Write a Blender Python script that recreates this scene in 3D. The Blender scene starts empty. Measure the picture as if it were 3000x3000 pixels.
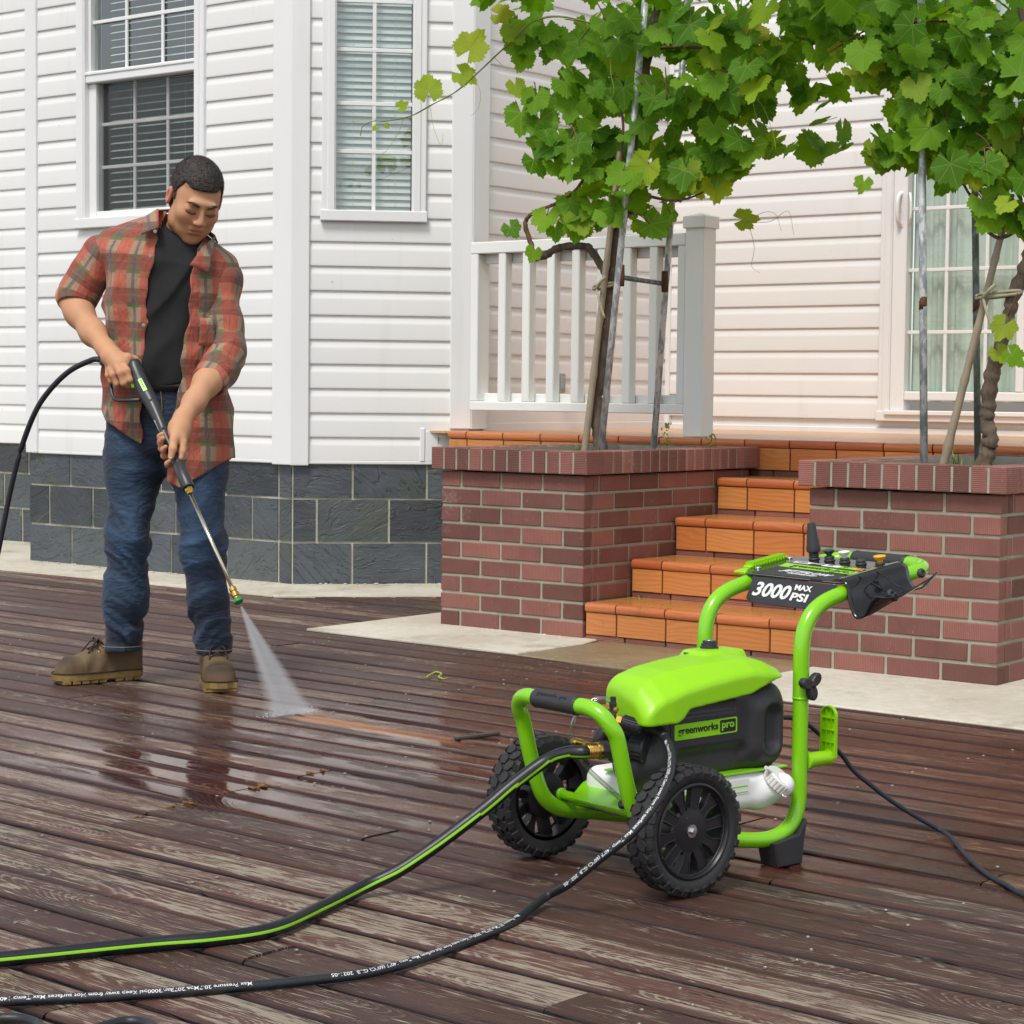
import bpy, bmesh, math, random
import numpy as np
from math import sin, cos, pi, radians
from mathutils import Vector, Matrix, noise
random.seed(7); RNG = np.random.default_rng(7)
sc = bpy.context.scene
COL = sc.collection

# ------------------------------------------------------------------ camera
cam = bpy.data.cameras.new('camera'); cam.sensor_width = 36.0; cam.lens = 72.84
cam.clip_start = 0.05; cam.clip_end = 2000
camo = bpy.data.objects.new('camera', cam); COL.objects.link(camo)
camo.matrix_world = (Matrix.Translation((0, 0, 0.9518)) @ Matrix.Rotation(pi/2 - 0.05887, 4, 'X') @ Matrix.Rotation(0.01054, 4, 'Z'))
sc.camera = camo

# ------------------------------------------------------------------ sky, sun, exposure
SUN_EL, SUN_AZ = radians(58), radians(205)      # overcast: a broad weak sun, high, from behind the camera on the left
w = bpy.data.worlds.new('World'); sc.world = w; w.use_nodes = True
nt = w.node_tree; nt.nodes.clear()
sky = nt.nodes.new('ShaderNodeTexSky'); sky.sky_type = 'NISHITA'; sky.sun_disc = False
sky.sun_elevation = SUN_EL; sky.sun_rotation = SUN_AZ; sky.air_density = 1.0; sky.dust_density = 1.0; sky.ozone_density = 1.0
hs = nt.nodes.new('ShaderNodeHueSaturation'); hs.inputs['Saturation'].default_value = 0.30
bg = nt.nodes.new('ShaderNodeBackground'); bg.inputs['Strength'].default_value = 0.115
ow = nt.nodes.new('ShaderNodeOutputWorld')
nt.links.new(sky.outputs[0], hs.inputs['Color']); nt.links.new(hs.outputs[0], bg.inputs[0]); nt.links.new(bg.outputs[0], ow.inputs[0])
sl = bpy.data.lights.new('sun', 'SUN'); sl.energy = 1.5; sl.angle = radians(16); sl.color = (1.0, 0.965, 0.91)
slo = bpy.data.objects.new('sun', sl); COL.objects.link(slo)
slo.rotation_euler = Vector((sin(SUN_AZ)*cos(SUN_EL), cos(SUN_AZ)*cos(SUN_EL), sin(SUN_EL))).to_track_quat('Z', 'Y').to_euler()
sc.view_settings.view_transform = 'Standard'; sc.view_settings.look = 'None'
sc.view_settings.gamma = 1.0; sc.view_settings.use_curve_mapping = False
sc.view_settings.exposure = 0.72
sc.render.engine = 'CYCLES'
sc.cycles.use_denoising = True; sc.cycles.use_adaptive_sampling = True; sc.cycles.adaptive_threshold = 0.012; sc.cycles.adaptive_min_samples = 8
sc.cycles.max_bounces = 5; sc.cycles.diffuse_bounces = 2; sc.cycles.glossy_bounces = 2
sc.cycles.transmission_bounces = 5; sc.cycles.transparent_max_bounces = 16; sc.cycles.volume_bounces = 1
sc.cycles.caustics_reflective = False; sc.cycles.caustics_refractive = False

# ------------------------------------------------------------------ material helpers
class NT:
    """tiny helper to wire shader nodes"""
    def __init__(s, name):
        s.m = bpy.data.materials.new(name); s.m.use_nodes = True
        s.t = s.m.node_tree; s.t.nodes.clear()
        s.out = s.t.nodes.new('ShaderNodeOutputMaterial')
    def n(s, typ, **kw):
        nd = s.t.nodes.new('ShaderNode' + typ)
        for k, v in kw.items():
            setattr(nd, k, v)
        return nd
    def put(s, sock, v):
        if v is None: return
        if hasattr(v, 'is_linked') or hasattr(v, 'links'):
            s.t.links.new(v, sock)
        else:
            if sock.type == 'RGBA' and not hasattr(v, '__len__'): v = (v, v, v, 1)
            elif sock.type == 'RGBA' and len(v) == 3: v = (*v, 1)
            elif sock.type == 'VECTOR' and not hasattr(v, '__len__'): v = (v, v, v)
            sock.default_value = v
    def coord(s, kind='Object'):
        return s.n('TexCoord').outputs[kind]
    def pos(s):
        return s.n('NewGeometry').outputs['Position']
    def rnd(s):
        return s.n('ObjectInfo').outputs['Random']
    def mapv(s, v, scale=(1, 1, 1), loc=(0, 0, 0), rot=(0, 0, 0), typ='POINT'):
        nd = s.n('Mapping', vector_type=typ); s.put(nd.inputs['Vector'], v)
        s.put(nd.inputs['Scale'], scale); s.put(nd.inputs['Location'], loc); s.put(nd.inputs['Rotation'], rot)
        return nd.outputs[0]
    def noise(s, v, scale, detail=3, rough=0.55, dist=0.0, dim='3D', w=None):
        nd = s.n('TexNoise', noise_dimensions=dim)
        s.put(nd.inputs['Vector'], v); s.put(nd.inputs['Scale'], scale)
        s.put(nd.inputs['Detail'], detail); s.put(nd.inputs['Roughness'], rough); s.put(nd.inputs['Distortion'], dist)
        if w is not None: s.put(nd.inputs['W'], w)
        return nd.outputs[0]
    def vor(s, v, scale, feature='F1', out=0, rand=1.0):
        nd = s.n('TexVoronoi', feature=feature); s.put(nd.inputs['Vector'], v); s.put(nd.inputs['Scale'], scale)
        s.put(nd.inputs['Randomness'], rand)
        return nd.outputs[out]
    def math(s, op, a, b=None, c=None, clamp=False):
        nd = s.n('Math', operation=op, use_clamp=clamp); s.put(nd.inputs[0], a)
        if b is not None: s.put(nd.inputs[1], b)
        if c is not None: s.put(nd.inputs[2], c)
        return nd.outputs[0]
    def vmath(s, op, a, b=None):
        nd = s.n('VectorMath', operation=op); s.put(nd.inputs[0], a)
        if b is not None: s.put(nd.inputs[1], b)
        return nd.outputs[0] if op not in ('LENGTH', 'DOT_PRODUCT', 'DISTANCE') else nd.outputs['Value']
    def sep(s, v):
        nd = s.n('SeparateXYZ'); s.put(nd.inputs[0], v); return nd.outputs
    def comb(s, x=0, y=0, z=0):
        nd = s.n('CombineXYZ'); s.put(nd.inputs[0], x); s.put(nd.inputs[1], y); s.put(nd.inputs[2], z); return nd.outputs[0]
    def ss(s, v, lo, hi, a=0.0, b=1.0):
        nd = s.n('MapRange', interpolation_type='SMOOTHSTEP'); s.put(nd.inputs[0], v)
        s.put(nd.inputs[1], lo); s.put(nd.inputs[2], hi); s.put(nd.inputs[3], a); s.put(nd.inputs[4], b)
        return nd.outputs[0]
    def lin(s, v, lo, hi, a=0.0, b=1.0):
        nd = s.n('MapRange'); s.put(nd.inputs[0], v)
        s.put(nd.inputs[1], lo); s.put(nd.inputs[2], hi); s.put(nd.inputs[3], a); s.put(nd.inputs[4], b)
        return nd.outputs[0]
    def mix(s, f, a, b, blend='MIX'):
        nd = s.n('Mix', data_type='RGBA', blend_type=blend)
        s.put(nd.inputs[0], f); s.put(nd.inputs[6], a); s.put(nd.inputs[7], b); return nd.outputs[2]
    def ramp(s, f, stops):
        nd = s.n('ValToRGB'); cr = nd.color_ramp
        while len(cr.elements) < len(stops): cr.elements.new(0.5)
        for e, (p, c) in zip(cr.elements, stops):
            e.position = p; e.color = (*c, 1) if len(c) == 3 else c
        s.put(nd.inputs[0], f); return nd.outputs[0]
    def bump(s, h, strength=0.3, dist=0.01, nrm=None):
        nd = s.n('Bump'); s.put(nd.inputs['Height'], h); s.put(nd.inputs['Strength'], strength); s.put(nd.inputs['Distance'], dist)
        if nrm is not None: s.put(nd.inputs['Normal'], nrm)
        return nd.outputs[0]
    def bsdf(s, col=(0.5, 0.5, 0.5), rough=0.5, metal=0.0, nrm=None, spec=None, coat=None, coat_r=None, sub=None, sheen=None, trans=None, ior=None, alpha=None):
        nd = s.n('BsdfPrincipled'); I = nd.inputs
        s.put(I['Base Color'], col); s.put(I['Roughness'], rough); s.put(I['Metallic'], metal)
        if nrm is not None: s.put(I['Normal'], nrm)
        if spec is not None: s.put(I['Specular IOR Level'], spec)
        if coat is not None: s.put(I['Coat Weight'], coat)
        if coat_r is not None: s.put(I['Coat Roughness'], coat_r)
        if sub is not None: s.put(I['Subsurface Weight'], sub); s.put(I['Subsurface Scale'], 0.01); s.put(I['Subsurface Radius'], (1.0, 0.35, 0.2))
        if sheen is not None: s.put(I['Sheen Weight'], sheen)
        if trans is not None: s.put(I['Transmission Weight'], trans)
        if ior is not None: s.put(I['IOR'], ior)
        if alpha is not None: s.put(I['Alpha'], alpha)
        return nd.outputs[0]
    def done(s, sh):
        s.t.links.new(sh, s.out.inputs['Surface']); return s.m

def simple(name, col, rough=0.5, metal=0.0, var=0.12, vs=6.0, bump=0.0, bs=200.0, coat=None, spec=None, rvar=0.08):
    """a plain painted/moulded surface with slight tone and gloss variation"""
    t = NT(name); c = t.coord('Object')
    n1 = t.noise(c, vs, 4); n2 = t.noise(c, vs*7, 3)
    k = t.math('MULTIPLY_ADD', t.math('ADD', n1, t.math('MULTIPLY', n2, 0.4)), var*2, 1 - var*1.4)
    cc = t.mix(1.0, (*col, 1), t.comb(k, k, k), 'MULTIPLY')
    r = t.math('MULTIPLY_ADD', t.math('SUBTRACT', n2, 0.5), rvar*2, rough)
    nr = t.bump(t.noise(c, bs, 2), bump, 0.002) if bump else None
    return t.done(t.bsdf(cc, r, metal, nr, coat=coat, coat_r=0.05 if coat else None, spec=spec))

# ------------------------------------------------------------------ object helpers
def tag(o, label=None, cat=None, group=None, kind=None):
    if label: o['label'] = label
    if cat: o['category'] = cat
    if group: o['group'] = group
    if kind: o['kind'] = kind
    return o
def empty(name, loc=(0, 0, 0), rz=0.0, label=None, cat=None, group=None, kind=None):
    o = bpy.data.objects.new(name, None); COL.objects.link(o); o.location = loc; o.rotation_euler = (0, 0, rz)
    o.empty_display_size = 0.1
    return tag(o, label, cat, group, kind)
def link(name, me, parent=None, loc=None, rot=None, scale=None):
    o = bpy.data.objects.new(name, me); COL.objects.link(o)
    if parent is not None: o.parent = parent
    if loc is not None: o.location = loc
    if rot is not None: o.rotation_euler = rot
    if scale is not None: o.scale = scale
    return o

def frames(path):
    """parallel-transport frames along a polyline"""
    P = [Vector(p) for p in path]; n = len(P); T = []
    for i in range(n):
        a = P[max(i-1, 0)]; b = P[min(i+1, n-1)]; d = (b - a)
        T.append(d.normalized() if d.length > 1e-9 else (T[-1] if T else Vector((0, 0, 1))))
    up = Vector((0, 0, 1)) if abs(T[0].z) < 0.9 else Vector((1, 0, 0))
    N = [(up - T[0]*up.dot(T[0])).normalized()]
    for i in range(1, n):
        v = N[-1] - T[i]*N[-1].dot(T[i])
        N.append(v.normalized() if v.length > 1e-8 else N[-1])
    return P, T, N, [T[i].cross(N[i]) for i in range(n)]
def spline(pts, per=8, closed=False):
    """Catmull-Rom through points"""
    P = [Vector(p) for p in pts]; out = []; n = len(P)
    rng = range(n if closed else n-1)
    for i in rng:
        p0 = P[(i-1) % n] if closed or i > 0 else P[0]*2 - P[1]
        p1 = P[i]; p2 = P[(i+1) % n]
        p3 = P[(i+2) % n] if closed or i+2 < n else P[-1]*2 - P[-2]
        for k in range(per):
            t = k/per
            out.append(0.5*((2*p1) + (p2-p0)*t + (2*p0-5*p1+4*p2-p3)*t*t + (3*p1-p0-3*p2+p3)*t**3))
    if not closed: out.append(P[-1].copy())
    return out

class MB:
    """mesh builder: collects vertices, faces (and uvs, material slots)"""
    def __init__(s): s.v = []; s.f = []; s.uv = {}; s.mi = {}; s.sm = set(); s.cur = 0; s.smooth = False
    def face(s, idx, uv=None):
        if uv is not None: s.uv[len(s.f)] = uv
        if s.cur: s.mi[len(s.f)] = s.cur
        if s.smooth: s.sm.add(len(s.f))
        s.f.append(tuple(idx))
    def add(s, verts, faces):
        b = len(s.v); s.v += [tuple(q) for q in verts]
        for f in faces: s.face([b + i for i in f])
        return b
    def box(s, lo, hi, c=0.0, M=None):
        """box with chamfered edges c"""
        x0, y0, z0 = lo; x1, y1, z1 = hi
        if c <= 0:
            v = [(x, y, z) for z in (z0, z1) for y in (y0, y1) for x in (x0, x1)]
            f = [(0, 2, 3, 1), (4, 5, 7, 6), (0, 1, 5, 4), (2, 6, 7, 3), (0, 4, 6, 2), (1, 3, 7, 5)]
        else:
            c = min(c, (x1-x0)*.49, (y1-y0)*.49, (z1-z0)*.49)
            v = []; idx = {}
            for ax in range(3):
                for sx in (0, 1):
                    for sy in (0, 1):
                        for sz in (0, 1):
                            q = [(x0, x1)[sx], (y0, y1)[sy], (z0, z1)[sz]]; sg = (sx, sy, sz)
                            for k in range(3):
                                if k != ax: q[k] += c if sg[k] == 0 else -c
                            idx[(ax, sx, sy, sz)] = len(v); v.append(tuple(q))
            f = []
            def I(a, x, y, z): return idx[(a, x, y, z)]
            f += [(I(0,0,0,0), I(0,0,0,1), I(0,0,1,1), I(0,0,1,0)), (I(0,1,0,0), I(0,1,1,0), I(0,1,1,1), I(0,1,0,1))]
            f += [(I(1,0,0,0), I(1,1,0,0), I(1,1,0,1), I(1,0,0,1)), (I(1,0,1,0), I(1,0,1,1), I(1,1,1,1), I(1,1,1,0))]
            f += [(I(2,0,0,0), I(2,0,1,0), I(2,1,1,0), I(2,1,0,0)), (I(2,0,0,1), I(2,1,0,1), I(2,1,1,1), I(2,0,1,1))]
            for a in (0, 1):
                for b in (0, 1):
                    q = [I(0,a,b,0), I(1,a,b,0), I(1,a,b,1), I(0,a,b,1)]; f.append(tuple(q if a != b else q[::-1]))
                    q = [I(0,a,0,b), I(2,a,0,b), I(2,a,1,b), I(0,a,1,b)]; f.append(tuple(q if a == b else q[::-1]))
                    q = [I(1,0,a,b), I(2,0,a,b), I(2,1,a,b), I(1,1,a,b)]; f.append(tuple(q if a != b else q[::-1]))
                    for d in (0, 1):
                        q = (I(0,a,b,d), I(1,a,b,d), I(2,a,b,d)); f.append(q if (a+b+d) % 2 else q[::-1])
        if M is not None: v = [tuple(M @ Vector(q)) for q in v]
        s.add(v, f); return s
    def tube(s, path, r, seg=12, cap=True, uv=False, prof=None):
        """swept circle; r is a number or one radius per point; prof(angle)->radius factor"""
        P, T, N, B = frames(path); n = len(P); b = len(s.v)
        rr = r if hasattr(r, '__len__') else [r]*n
        for i in range(n):
            for k in range(seg):
                a = 2*pi*k/seg; q = prof(a) if prof else 1.0
                s.v.append(tuple(P[i] + (N[i]*cos(a) + B[i]*sin(a))*rr[i]*q))
        L = 0.0; Ls = [0.0]
        for i in range(1, n): L += (P[i]-P[i-1]).length; Ls.append(L)
        for i in range(n-1):
            for k in range(seg):
                k2 = (k+1) % seg
                u = None
                if uv: u = [(Ls[i], k/seg), (Ls[i], (k+1)/seg), (Ls[i+1], (k+1)/seg), (Ls[i+1], k/seg)]
                s.face((b+i*seg+k, b+i*seg+k2, b+(i+1)*seg+k2, b+(i+1)*seg+k), u)
        if cap:
            s.face([b+k for k in range(seg)][::-1]); s.face([b+(n-1)*seg+k for k in range(seg)])
        return s
    def lathe(s, prof, seg=24, M=None, cap=True):
        """revolve (r,z) profile about z, transformed by M"""
        b = len(s.v); M = M or Matrix.Identity(4)
        for r, z in prof:
            for k in range(seg):
                a = 2*pi*k/seg; s.v.append(tuple(M @ Vector((r*cos(a), r*sin(a), z))))
        for i in range(len(prof)-1):
            for k in range(seg):
                k2 = (k+1) % seg
                s.face((b+i*seg+k, b+i*seg+k2, b+(i+1)*seg+k2, b+(i+1)*seg+k))
        if cap:
            s.face([b+k for k in range(seg)][::-1]); s.face([b+(len(prof)-1)*seg+k for k in range(seg)])
        return s
    def prism(s, poly, z0, z1, M=None, bevel=0.0):
        """extrude a polygon (x,y) from z0 to z1; small bevel on both ends"""
        n = len(poly); M = M or Matrix.Identity(4); b = len(s.v)
        cx = sum(p[0] for p in poly)/n; cy = sum(p[1] for p in poly)/n
        def ring(sc_, z):
            out = []
            for i in range(n):
                x, y = poly[i]
                if sc_:
                    d = math.hypot(x-cx, y-cy) or 1; x -= (x-cx)/d*sc_; y -= (y-cy)/d*sc_
                out.append(tuple(M @ Vector((x, y, z))))
            return out
        rings = [ring(0, z0), ring(0, z1)] if not bevel else [ring(bevel, z0), ring(0, z0+bevel), ring(0, z1-bevel), ring(bevel, z1)]
        for r in rings: s.v += r
        for i in range(len(rings)-1):
            for k in range(n):
                k2 = (k+1) % n; s.face((b+i*n+k, b+i*n+k2, b+(i+1)*n+k2, b+(i+1)*n+k))
        s.face([b+k for k in range(n)][::-1]); s.face([b+(len(rings)-1)*n+k for k in range(n)])
        return s
    def grid(s, fn, nu, nv, flip=False, close=False):
        """surface fn(i/nu, j/nv)"""
        b = len(s.v)
        for j in range(nv+1):
            for i in range(nu if close else nu+1):
                s.v.append(tuple(fn(i/nu, j/nv)))
        W_ = nu if close else nu+1
        for j in range(nv):
            for i in range(nu):
                i2 = (i+1) % nu if close else i+1
                q = (b+j*W_+i, b+j*W_+i2, b+(j+1)*W_+i2, b+(j+1)*W_+i)
                uv = [(i/nu, j/nv), ((i+1)/nu, j/nv), ((i+1)/nu, (j+1)/nv), (i/nu, (j+1)/nv)]
                if flip: q = q[::-1]; uv = uv[::-1]
                s.face(q, uv)
        return s
    def mesh(s, name, mat=None, smooth=None):
        me = bpy.data.meshes.new(name); me.from_pydata(s.v, [], s.f)
        mats = mat if isinstance(mat, (list, tuple)) else [mat]
        for m in mats:
            if m is not None: me.materials.append(m)
        if s.uv:
            ul = me.uv_layers.new(name='UVMap')
            for fi, u in s.uv.items():
                p = me.polygons[fi]
                for k, li in enumerate(p.loop_indices): ul.data[li].uv = u[k]
        for fi, m in s.mi.items(): me.polygons[fi].material_index = m
        if smooth is None and s.sm:
            for fi in s.sm: me.polygons[fi].use_smooth = True
        elif smooth:
            me.shade_smooth() if hasattr(me, 'shade_smooth') else None
            if isinstance(smooth, float): me.set_sharp_from_angle(angle=radians(smooth))
        me.update(); return me
    def obj(s, name, mat, parent=None, smooth=None, **kw):
        return link(name, s.mesh(name, mat, smooth), parent, **kw)

def mbox(name, lo, hi, mat, parent, c=0.0, **kw):
    return MB().box(lo, hi, c).obj(name, mat, parent, **kw)
def TR(x=0, y=0, z=0): return Matrix.Translation((x, y, z))
def RX(a): return Matrix.Rotation(a, 4, 'X')
def RY(a): return Matrix.Rotation(a, 4, 'Y')
def RZ(a): return Matrix.Rotation(a, 4, 'Z')
def axis_to(a, b):
    """matrix whose z axis runs from a to b, origin at a"""
    a = Vector(a); b = Vector(b)
    return Matrix.Translation(a) @ (b-a).to_track_quat('Z', 'Y').to_matrix().to_4x4()

_fc = {}
def text_mesh(txt, size, bold=0.0, shear=0.0, depth=0.0004, spacing=1.0):
    """vertices/faces of a line of lettering, origin at its left baseline"""
    cu = bpy.data.curves.new('t', 'FONT'); cu.body = txt; cu.size = size; cu.offset = bold; cu.shear = shear
    cu.extrude = depth; cu.resolution_u = 3; cu.space_character = spacing
    o = bpy.data.objects.new('t', cu); COL.objects.link(o)
    dg = bpy.context.evaluated_depsgraph_get(); me = bpy.data.meshes.new_from_object(o.evaluated_get(dg))
    v = [tuple(q.co) for q in me.vertices]; f = [tuple(p.vertices) for p in me.polygons]
    bpy.data.objects.remove(o); bpy.data.curves.remove(cu); bpy.data.meshes.remove(me)
    return v, f
def lettering(name, txt, size, mat, parent, M, bold=0.0, shear=0.0, align='L', width=None, spacing=1.0):
    v, f = text_mesh(txt, size, bold, shear, spacing=spacing)
    xs = [q[0] for q in v]; x0, x1 = min(xs), max(xs)
    k = (width/(x1-x0)) if width else 1.0
    off = x0 if align == 'L' else (x0+x1)/2
    v = [tuple(M @ Vector(((q[0]-off)*k, q[1], q[2]))) for q in v]
    me = bpy.data.meshes.new(name); me.from_pydata(v, [], f); me.materials.append(mat)
    return link(name, me, parent)

# ------------------------------------------------------------------ signed-distance sculpting (numpy) + surface nets
def vec(*a): return np.array(a, dtype=np.float32)
def sd_ell(P, c, r, R=None):
    q = P - np.asarray(c, np.float32)
    if R is not None: q = q @ np.asarray(R, np.float32)
    r = np.asarray(r, np.float32); k0 = np.linalg.norm(q/r, axis=-1); k1 = np.linalg.norm(q/(r*r), axis=-1)
    return k0*(k0-1.0)/np.maximum(k1, 1e-6)
def sd_cap(P, a, b, r1, r2=None):
    a = np.asarray(a, np.float32); b = np.asarray(b, np.float32); r2 = r1 if r2 is None else r2
    ab = b-a; t = np.clip(((P-a) @ ab)/max(float(ab @ ab), 1e-9), 0, 1)
    return np.linalg.norm(P-(a+t[..., None]*ab), axis=-1) - (r1+(r2-r1)*t)
def sd_box(P, c, h, r=0.0, R=None):
    q = P - np.asarray(c, np.float32)
    if R is not None: q = q @ np.asarray(R, np.float32)
    q = np.abs(q) - (np.asarray(h, np.float32)-r)
    return np.linalg.norm(np.maximum(q, 0), axis=-1) + np.minimum(q.max(axis=-1), 0) - r
def smin(a, b, k):
    h = np.clip(0.5+0.5*(b-a)/k, 0, 1); return b*(1-h)+a*h-k*h*(1-h)
def smax(a, b, k): return -smin(-a, -b, k)
def surf_nets(F, lo, hi, res):
    """mesh the zero set of F(points) on a grid"""
    lo = np.asarray(lo, np.float64); n = np.ceil((np.asarray(hi)-lo)/res).astype(int)+1
    ax = [lo[i]+np.arange(n[i])*res for i in range(3)]
    D = np.empty(tuple(n), np.float32)
    step = max(1, int(400000/(n[1]*n[2])))
    for i in range(0, n[0], step):
        G = np.stack(np.meshgrid(ax[0][i:i+step], ax[1], ax[2], indexing='ij'), -1).astype(np.float32)
        D[i:i+step] = F(G.reshape(-1, 3)).reshape(G.shape[:3])
    S = D < 0
    c = [D[i:n[0]-1+i, j:n[1]-1+j, k:n[2]-1+k] for i in (0, 1) for j in (0, 1) for k in (0, 1)]
    cs = np.stack([x < 0 for x in c]); cnt = cs.sum(0); act = (cnt > 0) & (cnt < 8)
    acc = np.zeros(act.shape+(3,), np.float32); num = np.zeros(act.shape, np.float32)
    offs = [(i, j, k) for i in (0, 1) for j in (0, 1) for k in (0, 1)]
    for a in range(8):
        for b in range(a+1, 8):
            oa, ob = np.array(offs[a]), np.array(offs[b])
            if np.abs(oa-ob).sum() != 1: continue
            m = cs[a] != cs[b]
            da, db = c[a][m], c[b][m]; t = da/(da-db)
            acc[m] += oa+(ob-oa)*t[:, None]; num[m] += 1
    idx = -np.ones(act.shape, np.int64); ii = np.argwhere(act); idx[act] = np.arange(len(ii))
    V = lo+(ii+acc[act]/num[act][:, None])*res
    Fq = []
    for d in range(3):
        e1, e2 = (d+1) % 3, (d+2) % 3
        sl0 = [slice(1, n[k]-1) for k in range(3)]; sl0[d] = slice(0, n[d]-1)
        sl1 = list(sl0); sl1[d] = slice(1, n[d])
        A, B = S[tuple(sl0)], S[tuple(sl1)]
        for flip, m in ((False, A & ~B), (True, ~A & B)):
            q = np.argwhere(m)
            if not len(q): continue
            base = q.copy(); base[:, e1] += 1; base[:, e2] += 1
            def at(o1, o2):
                z = base.copy(); z[:, e1] -= o1; z[:, e2] -= o2
                return idx[z[:, 0], z[:, 1], z[:, 2]]
            quad = np.stack([at(1, 1), at(0, 1), at(0, 0), at(1, 0)], 1)
            Fq.append(quad[:, ::-1] if flip else quad)
    Fq = np.concatenate(Fq); Fq = Fq[(Fq >= 0).all(1)]
    return V, Fq
def np_mesh(name, V, F, mat, smooth=True, colors=None):
    me = bpy.data.meshes.new(name)
    me.vertices.add(len(V)); me.vertices.foreach_set('co', np.asarray(V, np.float32).ravel())
    k = F.shape[1]
    me.loops.add(F.size); me.loops.foreach_set('vertex_index', F.astype(np.int32).ravel())
    me.polygons.add(len(F)); me.polygons.foreach_set('loop_start', np.arange(0, F.size, k, dtype=np.int32))
    me.polygons.foreach_set('loop_total', np.full(len(F), k, np.int32))
    me.polygons.foreach_set('use_smooth', np.full(len(F), smooth))
    me.materials.append(mat); me.update(); me.validate()
    if colors is not None:
        at = me.color_attributes.new('tone', 'FLOAT_COLOR', 'POINT')
        at.data.foreach_set('color', np.asarray(colors, np.float32).ravel())
    return me
def sculpt(name, F, lo, hi, res, mat, parent, relax=1, colors=None):
    V, Q = surf_nets(F, lo, hi, res)
    for _ in range(relax):                      # light Laplacian relax takes the grid steps out
        S = np.zeros_like(V); N = np.zeros(len(V))
        for a, b in ((0, 1), (1, 2), (2, 3), (3, 0)):
            np.add.at(S, Q[:, a], V[Q[:, b]]); np.add.at(S, Q[:, b], V[Q[:, a]])
            np.add.at(N, Q[:, a], 1); np.add.at(N, Q[:, b], 1)
        V = V*0.5 + 0.5*S/np.maximum(N, 1)[:, None]
    col = colors(V) if colors else None
    return link(name, np_mesh(name, V, Q, mat, True, col), parent)
def fbm(P, scale, seed=0, octs=3):
    """cheap smooth pseudo-noise from summed rotated sines, vectorised"""
    r = np.random.default_rng(seed); out = np.zeros(len(P), np.float32); amp = 1.0; tot = 0
    for o in range(octs):
        for _ in range(4):
            d = r.normal(size=3); d /= np.linalg.norm(d)
            out += amp*np.sin((P @ d.astype(np.float32))*scale*(2**o)*r.uniform(.7, 1.3) + r.uniform(0, 6.28)); tot += amp
        amp *= 0.5
    return out/tot*2
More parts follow.
